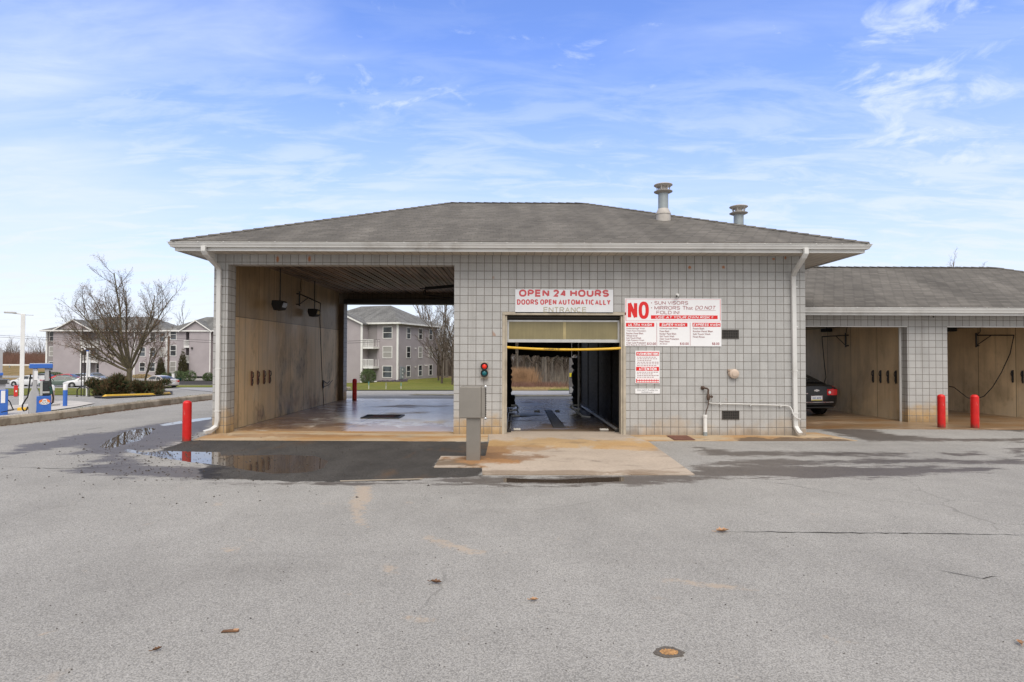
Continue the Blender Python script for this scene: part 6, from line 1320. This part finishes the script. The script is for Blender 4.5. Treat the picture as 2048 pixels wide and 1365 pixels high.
def gable(root, fr, u0, u1, d0, d1, ze, zp, mat='shingle_far', ov=.35):
    """gable with its face across e (u), running back along -n from d0 (front) to d1 (back)."""
    P0, e, n = fr; um = (u0+u1)/2; V = lambda u, d, z: P0+e*u+n*d+Vector((0, 0, z)); s_ = (zp-ze)/((u1-u0)/2)
    m = MB(); m.add([V(u0, d0, ze), V(u1, d0, ze), V(um, d0, zp)], [[0, 1, 2]]); o = wp(m, 'gable_wall', M['siding'], root)
    m = MB(); a, b_ = V(u0-ov, d0+ov, ze-ov*s_), V(um, d0+ov, zp); c, d = V(um, d1, zp), V(u0-ov, d1, ze-ov*s_); f, g_2 = V(u1+ov, d0+ov, ze-ov*s_), V(u1+ov, d1, ze-ov*s_)
    t_ = Vector((0, 0, .16)); up = Vector((0, 0, .12))
    m.quad(a+up, b_+up, c+up, d+up); m.quad(b_+up, f+up, g_2+up, c+up); m.quad(a-t_+up, d-t_+up, c-t_+up, b_-t_+up); m.quad(f-t_+up, b_-t_+up, c-t_+up, g_2-t_+up); m.quad(d+up, d-t_+up, a-t_+up, a+up); m.quad(f+up, f-t_+up, g_2-t_+up, g_2+up)
    r = wp(m, 'roof', M[mat], root); m = MB(); q = n*.03
    m.add([a+q+up, b_+q+up, b_+q-t_*1.4+up, a+q-t_*1.4+up], [[0, 1, 2, 3]]); m.add([b_+q+up, f+q+up, f+q-t_*1.4+up, b_+q-t_*1.4+up], [[0, 1, 2, 3]]); m.build('barge_board', M['white'], r)
# ---- C: seen through the open bay
zb, ze = -2.35, 6.05
C0 = Vector((-15.75, 80, 0)); t = thing('apartment_building', 'lilac-sided three storey apartment block seen through the open bay', 'building', (C0.x, C0.y, zb))
fr = frame2(C0, (.32, .95)); fl = frame2(C0, (.95, -.32))   # right-hand facade runs back; left-hand facade's u is negative to the left
m = MB(); fbox(m, fr, 0, 12.3, -15, 0, zb, ze); wp(m, 'wall', M['siding'], t)
m = MB(); fbox(m, fl, -10.9, -4.7, -9, 1.6, zb, ze); wp(m, 'wing_wall', M['siding'], t)
m = MB(); fbox(m, fl, -4.68, -3.3, .01, .05, zb+.1, ze-.1); wp(m, 'recess_shade', M['siding_shade'], t)  # dark sheet on the facade, painting the shade of the balcony recess
m = MB(); fbox(m, fl, -.14, .14, .0, .12, zb, ze); fbox(m, fl, -4.85, -4.55, 1.6, 1.68, zb, ze); wp(m, 'corner_trim', M['white'], t)
m = MB(); fbox(m, fr, .3, 12.32, .0, .03, zb, zb+.32); wp(m, 'foundation', M['foundation'], t)
for s_ in range(3):
    z = zb+.95+s_*2.72
    for u in (3.0, 6.6, 10.0): fwin(t, fr, u, z, 1.0, 1.5)
    fwin(t, fl, -1.6, z, 1.35, 1.5)
for z in (zb+2.45, zb+5.17): fbal(t, fl, -4.55, -2.9, 1.55, z)
V3 = lambda fr_, u, d, z: fr_[0]+fr_[1]*u+fr_[2]*d+Vector((0, 0, z))
q = [V3(fr, -.5, .5, 0), V3(fr, 12.8, .5, 0), V3(fr, 12.8, -15.5, 0), V3(fr, -.5, -15.5, 0)]
hip(t, q, ze+.12, None, (V3(fr, 6.2, -4.8, 9.1), V3(fr, 6.3, -10, 9.1)))
gable(t, fl, -10.9, -4.7, 1.6, -8, ze, ze+1.35)
m = MB(); fbox(m, fr, .5, 1.25, .02, .25, zb+.7, zb+2.4); fbox(m, fr, 1.5, 1.9, .02, .2, zb+1.6, zb+2.3); wp(m, 'meter_bank', M['galv'], t)
m = MB()
for u in (.62, .98): fbox(m, fr, u, u+.05, .05, .12, zb, zb+.7)
for i in range(3):
    c = V3(fr, .86, .28, zb+1.0+i*.5); m.lathe([(.12, 0), (.12, .05)], c, 12, 'y')
wp(m, 'meter', M['alu'], t)
m = MB()
for (u, z) in ((4.9, zb+4.9), (8.0, zb+5.0), (8.5, zb+5.0), (4.9, zb+2.2), (8.0, zb+2.35), (8.5, zb+2.35)): fbox(m, fr, u, u+.28, .01, .12, z, z+.18)
wp(m, 'wall_vent', M['white'], t)
# ---- A: left block
zb, ze = -2.5, 5.75
YA = 105.0; A0 = Vector(((87-1024)/F*YA, YA, 0)); t = thing('apartment_building', 'leftmost three storey apartment block behind the parked cars and bare tree', 'building', (A0.x, A0.y, zb)); fa = frame2(A0, (1, .02)); ua = lambda px: (px-87)/F*YA
m = MB(); fbox(m, fa, 0, ua(108), -9, -.8, zb, ze); wp(m, 'wing_wall', M['siding_shade'], t)  # wing lying in shadow, the shadow put into its siding colour
m = MB(); fbox(m, fa, ua(106), ua(160.5), -9, 0, zb, ze); fbox(m, fa, ua(160.5), ua(197), -9, -1.6, zb, ze); fbox(m, fa, ua(197), ua(333), -9, 0, zb, ze); wp(m, 'wall', M['siding'], t)
m = MB(); fbox(m, fa, ua(164), ua(176), -1.59, -1.56, zb, ze); wp(m, 'recess_shade', M['siding_shade'], t)  # darker sheet that paints shade at the back of the recess
m = MB(); fbox(m, fa, -.16, .12, -.8, -.7, zb, ze); fbox(m, fa, ua(160), ua(162), -.1, .06, zb, ze); fbox(m, fa, ua(266), ua(268.2), 0, .1, zb, ze); wp(m, 'corner_trim', M['white'], t)
fs_ = (fa[0]+fa[2]*-.8, fa[1], fa[2])
for s_ in range(3):
    z = zb+1.0+s_*2.72
    fwin(t, fs_, ua(98), z, .95, 1.6)
    for px in (283, 303, 322): fwin(t, fa, ua(px), z, .9, 1.5)
    m = MB(); fr2 = (fa[0]+fa[2]*-1.6, fa[1], fa[2])
    fwin(t, fr2, ua(186), zb+.35+s_*2.72, 1.0, 2.0)
for s_ in (1, 2): fbal(t, fr2, ua(161), ua(195), 1.7, zb+s_*2.72+.05)
m = MB(); fbox(m, fa, ua(218), ua(228), .01, .06, zb+3.55, zb+4.15); wp(m, 'wall_louvre', M['trim'], t)
m = MB(); fbox(m, fa, ua(206.5), ua(209), .01, .2, zb+3.1, zb+3.45); wp(m, 'wall_lamp', M['white'], t)
q = [V3(fa, ua(84), .5, 0), V3(fa, ua(337), .5, 0), V3(fa, ua(337), -9.5, 0), V3(fa, ua(84), -9.5, 0)]
hip(t, q, ze+.1, None, (V3(fa, ua(180), -4.5, 8.6), V3(fa, ua(270), -4.5, 8.6)))
gable(t, fa, ua(106), ua(186), .02, -5, ze, ze+2.0)
# ---- B: middle block
zb, ze = -2.1, 5.55
YB_ = 98.0; B0 = Vector(((333-1024)/F*YB_, YB_, 0)); t = thing('apartment_building', 'middle apartment block with a gable, just left of the car wash column', 'building', (B0.x, B0.y, zb)); fb = frame2(B0, (1, .03)); ub = lambda px: (px-333)/F*YB_
m = MB(); fbox(m, fb, 0, ub(371), -9, 0, zb, ze); fbox(m, fb, ub(371), ub(379.5), -9, -1.4, zb, ze); fbox(m, fb, ub(379.5), ub(421.5), -9, .3, zb, ze); fbox(m, fb, ub(421.5), ub(600), -9, -.4, zb, ze); wp(m, 'wall', M['siding'], t)
m = MB(); fbox(m, fb, -.1, .18, 0, .1, zb, ze); fbox(m, fb, ub(338), ub(340), 0, .1, zb, ze); fbox(m, fb, ub(420), ub(422), .3, .38, zb, ze); wp(m, 'corner_trim', M['white'], t)
for s_ in range(3): fwin(t, fb, ub(346.5), zb+.75+s_*2.72, .9, 1.7)
fr3 = (fb[0]+fb[2]*-1.4, fb[1], fb[2])
for s_ in (1, 2): fbal(t, fr3, ub(368), ub(379.4), 1.6, zb+s_*2.6-.1)
q = [V3(fb, -.4, .4, 0), V3(fb, ub(600), .4, 0), V3(fb, ub(600), -9.5, 0), V3(fb, -.4, -9.5, 0)]
hip(t, q, ze+.1, None, (V3(fb, ub(385), -4.5, 8.2), V3(fb, ub(560), -4.5, 8.2))); gable(t, fb, ub(364), ub(421.5), .32, -6, ze+.1, ze+1.75)
m = MB(); fbox(m, fb, ub(384), ub(387), .3, .5, zb+4.6, zb+4.9); wp(m, 'wall_lamp', M['dark'], t)
# utility pole and wires
p = gp(336.5, 760); t = thing('utility_pole', 'brown wooden utility pole in front of the middle apartment block', 'utility pole', p); H = at(336, 673, p.y).z-p.z
m = MB(); m.tube([(0, 0, 0), (0, 0, H)], [.17, .14], 10); m.build('pole', M['woodpole'], t); m = MB(); m.bar((-.5, 0, H-.2), (.5, 0, H-.2), .08); m.build('crossarm', M['woodpole'], t)
def wire(pts, label, r=.022):
    m = MB(); L = []
    for a, c in zip(pts, pts[1:]):
        for i in range(12): u = i/12; q = a.lerp(c, u); q.z -= .5*4*u*(1-u); L.append(q)
    L.append(pts[-1]); m.tube(L, r, 4); tag(m.build('power_line', M['cable']), label, 'cable', 'power lines over the side road')
wire([at(-160, 660, 62), at(336, 675.5, p.y), at(760, 680, 68)], 'upper black power line crossing in front of the apartments'); wire([at(-160, 663, 62), at(336, 680, p.y), at(760, 684, 68)], 'lower black power line crossing in front of the apartments')
# ------------------------------------------------------------------ shrubs and conifers by the apartments
def round_shrub(px, py, wpx, hpx, label, seed, mat='boxgreen', n=1500, sz=.11):
    p = gp(px, py); k = p.y/F; w, h = wpx*k/2, hpx*k; t = thing('round_shrub', label, 'shrub', p, group='round shrubs by the apartments')
    leafy('foliage', M[mat], t, [((0, 0, h*.5), (w, w*.9, h*.52)), ((-w*.35, -.2, h*.4), (w*.6, w*.6, h*.42)), ((w*.4, 0, h*.42), (w*.58, w*.6, h*.44))], n, sz, seed, 1.3, .2, .6); m = MB()
    for j in range(5): m.tube([(0, 0, 0), (math.cos(j*1.3)*w*.5, math.sin(j*1.3)*w*.5, h*.7)], [.05, .02], 5)
    m.build('stem', M['bark'], t)
round_shrub(357, 762.5, 24, 20, 'round clipped shrub behind the green bins', 41); round_shrub(379, 763, 26, 21, 'largest round clipped shrub in the row by the gable', 42); round_shrub(416, 763, 19, 17, 'round clipped shrub nearest the car wash column', 43); round_shrub(334, 760, 24, 14, 'low spreading shrub right of the silver sedan roof', 44)
round_shrub(736, 767, 32, 28, 'round green shrub at the apartment corner seen through the bay', 45, n=2600, sz=.10); round_shrub(84, 757, 20, 12, 'olive shrub behind the fuel pump', 46); round_shrub(110, 756, 26, 11, 'low green shrub behind the red sedan', 47); round_shrub(352, 753, 18, 8, 'reddish low shrub left of the tall conifer', 48, 'brushred')
round_shrub(205, 752, 26, 11, 'rust-red shrub by the left apartment wall', 49, 'brushred'); round_shrub(284, 757, 34, 8, 'straw-coloured low plants behind the bare tree', 50, 'straw')
def conifer(px, py, wpx, hpx, label, seed):
    p = gp(px, py); k = p.y/F; w, h = wpx*k/2, hpx*k; t = thing('conifer', label, 'tree', p, group='clipped conifers by the apartments')
    bl = [((0, 0, h*(.06+.11*i)), (w*(1.0-.012*i*i), w*(1-.012*i*i), h*.11)) for i in range(9)]; leafy('crown', M['arbor'], t, bl, 2600, .13, seed, 2.0, 1.2, .5); m = MB(); m.tube([(0, 0, -.1), (0, 0, h*.9)], [.1, .03], 6); m.build('trunk', M['bark'], t)
conifer(321, 757, 17, 42, 'narrow brown-green conifer in front of the left block end', 51); conifer(365, 757, 18, 56, 'taller pointed conifer beside the balcony of the middle block', 52); conifer(73, 734, 13, 24, 'small dark conifer behind the fuel pump at the edge of the field', 53)
p = gp(355, 763.5); t = thing('bin', 'pair-wide green bin among the shrubs', 'bin', p); k = p.y/F; m = MB(); m.box(-6*k, 6*k, -.3, .3, 0, 6*k); m.build('bin_body', M['green'], t, bevel=.03); m = MB(); m.box(-6.3*k, 6.3*k, -.33, .33, 6*k, 6.7*k); m.build('lid', M['green'], t, bevel=.02)
p = gp(346.5, 765); t = thing('marker_post', 'short white post beside the green bin', 'post', p); m = MB(); m.box(-.16, .16, -.1, .1, 0, 1.15); m.build('post', M['white'], t); m = MB(); m.box(-.19, .19, -.12, .12, 1.15, 1.22); m.build('cap', M['white'], t)
# ------------------------------------------------------------------ parked cars
def pc(px, py, hpx, deg, col, label, grp='cars parked outside the apartments'):
    p = gp(px, py); s_ = max(.9, min(1.12, hpx*p.y/F/1.47)); car(label, p, R(deg), carpaint(label.split()[0]+'_car_paint_'+str(px), col), group=grp, scale=s_)
pc(124, 774, 22, 205, (.10, .14, .12), 'green-grey sedan parked nose out on the far lot'); pc(172, 774.5, 22, 212, (.62, .62, .63), 'white sedan with a dark grille parked behind the posts')
pc(136, 768, 18, 12, (.45, .03, .035), 'red sedan behind the green-grey one'); pc(189, 765, 19, -25, (.20, .23, .28), 'blue-grey sedan parked at a slant against the left block'); pc(160, 766, 17, 190, (.30, .34, .36), 'silver-blue sedan behind the white one'); pc(60, 773, 15, 178, (.60, .61, .62), 'white car mostly hidden behind the fuel pump'); pc(88, 767, 15, 5, (.05, .05, .055), 'dark car behind the fuel pump columns')
pc(318, 776, 25, 158, (.50, .46, .43), 'silver sedan seen tail-on right behind the junipers')
# ------------------------------------------------------------------ lawn, markers and edging through the bay
drape('lawn', [(600, 782.5), (695, 782), (908, 782), (940, 782.4), (940, 768), (908, 757), (820, 757), (690, 765), (600, 766)], M['lawn'], .05, 'green lawn sloping up to the apartments beyond the lot', 'lawn')
drape('lawn_patch', [(1096, 782.2), (1180, 782), (1320, 782), (1320, 768), (1180, 767), (1130, 770), (1106, 776)], M['lawn'], .045, 'yellow-green grass patch beyond the tunnel on the right', 'lawn')
drape('tunnel_road', [(980, 791), (1180, 791), (1320, 791), (1320, 782.6), (980, 782.8)], M['road'], .025, 'pale road strip beyond the tunnel', 'road')
drape('debris_strip', [(817, 790.8), (910, 791.6), (1000, 793.5), (1180, 793.5), (1180, 791.5), (1000, 790.5), (910, 789.8), (830, 788.8)], M['verge'], .02, 'line of brown leaf debris on the far asphalt', 'debris')
drape('woods_floor', [(560, 766), (860, 768), (940, 782.5), (1096, 782.3), (1106, 776), (1130, 770), (1320, 766), (1700, 757), (400, 756)], M['drygrass'], .03, 'leaf-brown woods floor beyond the lawn', 'ground')
for px, yt, nm in ((737.5, 764, 'thin teal marker stake on the lawn, left of three'), (772, 766, 'pale thin marker stake on the lawn, middle of three'), (802, 766, 'teal marker stake on the lawn nearest the wall pier')):
    p = gp(px, 780); H = at(px, yt, p.y).z-p.z; t = thing('marker_stake', nm, 'marker', p); m = MB(); m.tube([(0, 0, 0), (0, 0, H*.55)], .03, 6); m.build('stake', M['concretewhite'], t); m = MB(); m.tube([(0, 0, H*.55), (0, 0, H)], .032, 6); m.build('marker_top', M['teal'] if px != 772 else M['galv'], t)
re = random.Random(77); b = MB()
for i in range(60):
    p = gp(re.uniform(722, 754), 764.5+re.uniform(-1.5, 1)); s_ = re.uniform(.1, .24); b.lathe([(s_, -.02), (s_*.95, s_*.5), (s_*.5, s_*.95), (.01, s_)], (p.x, p.y, p.z), 7)
tag(b.build('edging_stones', M['stone']), 'row of white edging stones at the foot of the round shrub', 'stones', kind='stuff')
b = MB()
for i in range(900):
    p = gp(re.uniform(754, 814), 763+re.uniform(-1.2, 2)); a = re.uniform(0, 6.3); s_ = re.uniform(.1, .3); b.add([(p.x, p.y, p.z), (p.x+.1*math.cos(a), p.y+.1*math.sin(a), p.z+s_*.5), (p.x+.15*math.cos(a+.4), p.y+.1, p.z+s_), (p.x-.06, p.y, p.z+s_*.6)], [[0, 1, 2, 3]])
tag(b.build('ground_cover', M['purple'], recalc=False), 'dark purple ground cover along the apartment wall', 'ground cover', kind='stuff')
p = gp(1143.5, 789); t = thing('utility_pole', 'grey pole with a yellow tag seen through the tunnel', 'pole', p); m = MB(); m.tube([(0, 0, 0), (0, 0, 9)], [.15, .11], 10); m.build('pole', plain('grey_pole', (.16, .15, .145), .9), t); m = MB(); z = at(1143, 750, p.y).z-p.z; m.box(-.14, .14, -.175, -.155, z-.10, z+.10); m.build('tag_plate', plain('tag_yellow', (.75, .62, .03), .5), t); m = MB(); z = at(1143, 778, p.y).z-p.z; m.box(-.12, .12, -.2, .0, z-.2, z+.1); m.build('box', M['alu'], t)
# guardrail and far woods at the left
p0, p1 = gp(-240, 736), gp(62, 735); y_ = 118
t = thing('guard_rail', 'long pale guard rail along the far road at the left', 'guard rail', (-95, y_, terrain(-95, y_))); m = MB(); zr = at(30, 730.3, y_).z-terrain(-95, y_); m.box(-60, 3, -.05, .05, zr-.14, zr+.14); m.build('rail', M['white'], t); m = MB()
for i in range(16): m.box(-58+i*3.9, -57.85+i*3.9, .06, .2, zr-.75, zr+.1)
m.build('post', M['galv'], t)
b = MB(); zt_ = terrain(-95, y_)+zr-.55; z0_ = terrain(-95, 113)-.3
for y0, y1, za, zc in ((104, 117.2, z0_, zt_), (117.2, 240, zt_, zt_+.5)): b.quad((-260, y0, za), (-88, y0, za), (-88, y1, zc), (-260, y1, zc))
b.quad((-88, 104, z0_), (-78, 112, z0_-.2), (-80, 240, z0_), (-88, 240, zt_+.5), (-88, 117.2, zt_)); tag(b.build('far_bank', M['drygrass']), 'dry grass bank below the guard rail', 'field', kind='structure')
wpar = dict(levels=3, kids=[6, 5, 4], start=[.35, .2, .2], ratio=.45, wig=.08, trop=.08, ang=(22, 55), split=0, rmin=.012)
protos = []
for i in range(6):
    r_ = random.Random(100+i); L = [(r_.gauss(0, .25), r_.gauss(0, .25), 1, r_.uniform(6, 8.5), .11, 1)]+[(math.cos(g_a), math.sin(g_a), r_.uniform(.7, 1.5), r_.uniform(3, 5.5), .07, r_.uniform(.5, .98)) for g_a in [r_.uniform(0, 6.3) for _ in range(5)]]
    protos.append((L, r_.uniform(3, 5), r_.uniform(.10, .17), 200+i, (M['barkfar'], M['barkfar']) if i % 3 else (M['barkpale'], M['barkpale'])))
WOODS = 'bare trees of the woods beyond the lot'; FARW = 'bare trees of the far woods at the left edge'; BEH = 'bare treetops behind the wing roof'
first = {}
def wood(i, x, y, s_, grp, label):
    z = terrain(x, y)
    if i not in first:
        L, th, tr, sd_, mt = protos[i]; o = tree('woodland_tree', label, (x, y, z), L, th, tr, wpar, sd_, mt, 0, grp); first[i] = o
    else: o = dup(first[i]); o.location = (x, y, z); o['label'] = label; o['group'] = grp
    o.scale = (s_, s_, s_*rw_.uniform(.9, 1.15)); o.rotation_euler.z = rw_.uniform(0, 6.28)
rw_ = random.Random(5)
LW = 'thin bare grey-brown tree in the woods beyond the lot'; LF = 'bare reddish tree in the far woods left of the apartments'
for i in range(16): y = rw_.uniform(58, 74); px = rw_.choice((1050, 1062, 1068, 1075, 1085, 1097, 1108, 1122, 1130))+rw_.gauss(0, 4); wood(rw_.randrange(6), (px-1024)/F*y, y, rw_.uniform(.8, 1.1), WOODS, LW)
for i in range(95):                              # woods seen through the bay's right end and the tunnel
    y = rw_.uniform(66, 125); px = rw_.uniform(842, 1180); x = (px-1024)/F*y
    if px < 880 and y < 97: y = rw_.uniform(99, 125); x = (px-1024)/F*y
    wood(rw_.randrange(6), x, y, rw_.uniform(.75, 1.25), WOODS, LW)
wood(1, *(lambda p: (p.x, p.y))(gp(877, 762)), .95, None, 'bare dark tree at the right end of the apartment wall seen through the bay'); 
for o in list(COL.objects):
    if o.get('label', '').startswith('bare dark tree at the right end') and 'group' in o: del o['group']
for i in range(70):
    y = rw_.uniform(150, 210); x = rw_.uniform((-70-1024)/F*y, (100-1024)/F*y); wood(rw_.randrange(6), x, y, rw_.uniform(.42, .68), FARW, LF)
for px, yt in ((1758, 524), (1772, 520), (1936, 520), (1954, 524)):
    y = 62; x = (px-1024)/F*y; z = at(px, yt, y).z-terrain(x, y); wood(rw_.randrange(6), x, y, z/13.6, BEH, 'bare treetop showing just above the wing roof')
for px, yt in ((372, 625), (384, 632)):
    y = 125; x = (px-1024)/F*y; z = at(px, yt, y).z-terrain(x, y); wood(rw_.randrange(6), x, y, z/12.5, 'bare treetops behind the middle apartments', 'bare treetop above the middle apartment roof')
def thicket(name, label, n, fx, mat, hmin, hmax, seed):
    rg = random.Random(seed); m = MB()
    for _ in range(n):
        x, y = fx(rg); z = terrain(x, y); h = rg.uniform(hmin, hmax); a = rg.uniform(0, 6.3); l_ = rg.uniform(.1, .55)*h; w = rg.uniform(.007, .02); c, s_ = math.cos(a), math.sin(a)
        m.add([(x-w, y, z), (x+w, y, z), (x+c*l_*.5+w*.7, y+s_*l_*.5, z+h*.6), (x+c*l_*.5-w*.7, y+s_*l_*.5, z+h*.6), (x+c*l_, y+s_*l_, z+h)], [[0, 1, 2, 3], [3, 2, 4]])
    tag(m.build(name, mat, recalc=False), label, 'undergrowth', kind='stuff')
def f1(rg):
    y = rg.uniform(52, 60); return ((rg.gauss(rg.choice((1022, 1040, 1052)), 11)-1024)/F*y, y)
def f1e(rg): y = rg.uniform(58, 84); return ((rg.uniform(1000, 1180)-1024)/F*y, y)
def f1d(rg): y = rg.uniform(44, 56); return ((rg.triangular(960, 1150, 1040)-1024)/F*y, y)
def f1b(rg): y = rg.uniform(48, 66); return ((rg.triangular(960, 1150, 1030)-1024)/F*y, y)
def f1c(rg): y = rg.uniform(98, 125); return ((rg.uniform(845, 1190)-1024)/F*y, y)
def f2(rg): y = rg.uniform(138, 200); return (rg.uniform((-70-1024)/F*y, (98-1024)/F*y), y)
thicket('brush', 'tan dry brush at the edge of the woods beyond the tunnel', 4200, f1, M['brush'], .5, 2.1, 1); thicket('brush', 'thin tan saplings between the trunks beyond the tunnel', 2600, f1e, M['barkpale'], .4, 2.4, 7); thicket('brush', 'low red-brown brush in front of the woods', 6000, f1b, M['brushred'], .1, .7, 2); thicket('brush', 'straw-coloured grass tufts in front of the brush', 5000, f1d, M['straw'], .04, .22, 6)
thicket('brush', 'grey-brown undergrowth deep in the woods', 12000, f1c, M['barkfar'], 1.0, 5, 4); thicket('brush', 'red-brown undergrowth of the far woods at the left', 26000, f2, M['brushred'], 1.0, 5.0, 3)
# ------------------------------------------------------------------ litter on the lot
def leaf(px, py, w, label, mat='brownleaf', ang=0.0, kind='leaf'):
    p = gp(px, py); t = thing('fallen_leaf', label, 'leaf', (p.x, p.y, .004), ang); rg = random.Random(px); n = 7; m = MB(); L = []
    for i in range(n+1):
        u = i/n; hw = w*.26*math.sin(math.pi*min(u*1.05, 1))**.8*(1+.35*math.sin(u*19)); zz_ = .012+.03*w/.1*abs(u-.5)**1.5; L.append((w*(u-.5), hw, zz_))
    vs = []
    for x, hw, z in L: vs += [(x, -hw, z+.02*hw/.03), (x, 0, z-.006), (x, hw, z+.016*hw/.03)]
    m.add(vs, [f for i in range(n) for f in ([i*3, i*3+3, i*3+4, i*3+1], [i*3+1, i*3+4, i*3+5, i*3+2])]); m.build('blade', M[mat], t, smooth=True, recalc=False)
    m = MB(); m.tube([(-w*.5, 0, .012), (-w*.8, .01, .016)], .003, 4); m.build('stalk', M[mat], t)
leaf(1445, 1065, .16, 'curled tan leaf lying right of centre on the asphalt', 'tanleaf', .2); leaf(1068, 1203, .07, 'small ochre leaf on the foreground asphalt', 'tanleaf', .1); leaf(314, 1303, .06, 'tiny curled brown leaf near the bottom left', 'brownleaf', .9); leaf(872, 1168, .10, 'dark shredded leaf left of centre in the foreground', 'brownleaf', -.2); leaf(2040, 1290, .07, 'orange leaf at the right edge of the foreground', 'tanleaf', 1.2)
p = gp(460, 1265); t = thing('wood_chip', 'flat brown bark splinter on the foreground asphalt', 'splinter', (p.x, p.y, .004), .08); m = MB(); m.prism([(-.065, .0), (-.05, .012), (.02, .016), (.06, .012), (.066, .003), (.04, .0)], -.012, .012); m.build('splinter', M['brownleaf'], t, bevel=.003); m = MB(); m.box(.025, .06, -.009, .009, .014, .018); m.build('bark_edge', M['tanleaf'], t)
p = gp(1338, 1306); t = thing('rust_pothole', 'small pothole with a dark rim and crumbled orange filling', 'pothole', (p.x, p.y, .004)); rg = random.Random(6); m = MB(); pts = [(.105*math.cos(i*.35)*rg.uniform(.8, 1.1), .075*math.sin(i*.35)*rg.uniform(.75, 1.15)) for i in range(18)]; m.slab(pts, -.01, .001); m.build('rim', plain('damp_pothole_rim', (.10, .085, .07), .9, var=.4, scale=60), t); m = MB()
for _ in range(260): a = rg.uniform(0, 6.3); q = rg.random()**.6; s_ = rg.uniform(.003, .009); x, y = .06*q*math.cos(a), .035*q*math.sin(a); m.lathe([(s_, 0), (s_*.9, s_*.5), (s_*.2, s_*.9)], (x, y, .0), 6)
m.build('filling', plain('orange_crumbs', (.34, .19, .08), .9, var=.4, scale=40), t)
rg = random.Random(13); m = MB()
def clod(x, y, s_): m.add([(x-s_, y, .003), (x, y-s_*.8, .003), (x+s_*1.1, y, .003), (x, y+s_*.7, .003), (x+rg.uniform(-.4, .4)*s_, y, .003+s_*rg.uniform(.5, .9))], [[0, 1, 4], [1, 2, 4], [2, 3, 4], [3, 0, 4]])
for _ in range(900):
    px = rg.triangular(60, 720, 330); py = rg.triangular(855, 975, 915)
    if rg.random() < .12: px, py = rg.uniform(0, 1100), rg.uniform(880, 1010)
    p = gp(px, py); clod(p.x, p.y, abs(rg.gauss(.003, .009))+.004)
for _ in range(420):
    p = gp(rg.uniform(0, 2048), 930+rg.random()**1.6*420); clod(p.x, p.y, rg.uniform(.003, .008))
tag(m.build('mud_debris', M['mud'], recalc=False), 'scattered mud clods and grit on the asphalt', 'debris', kind='stuff')
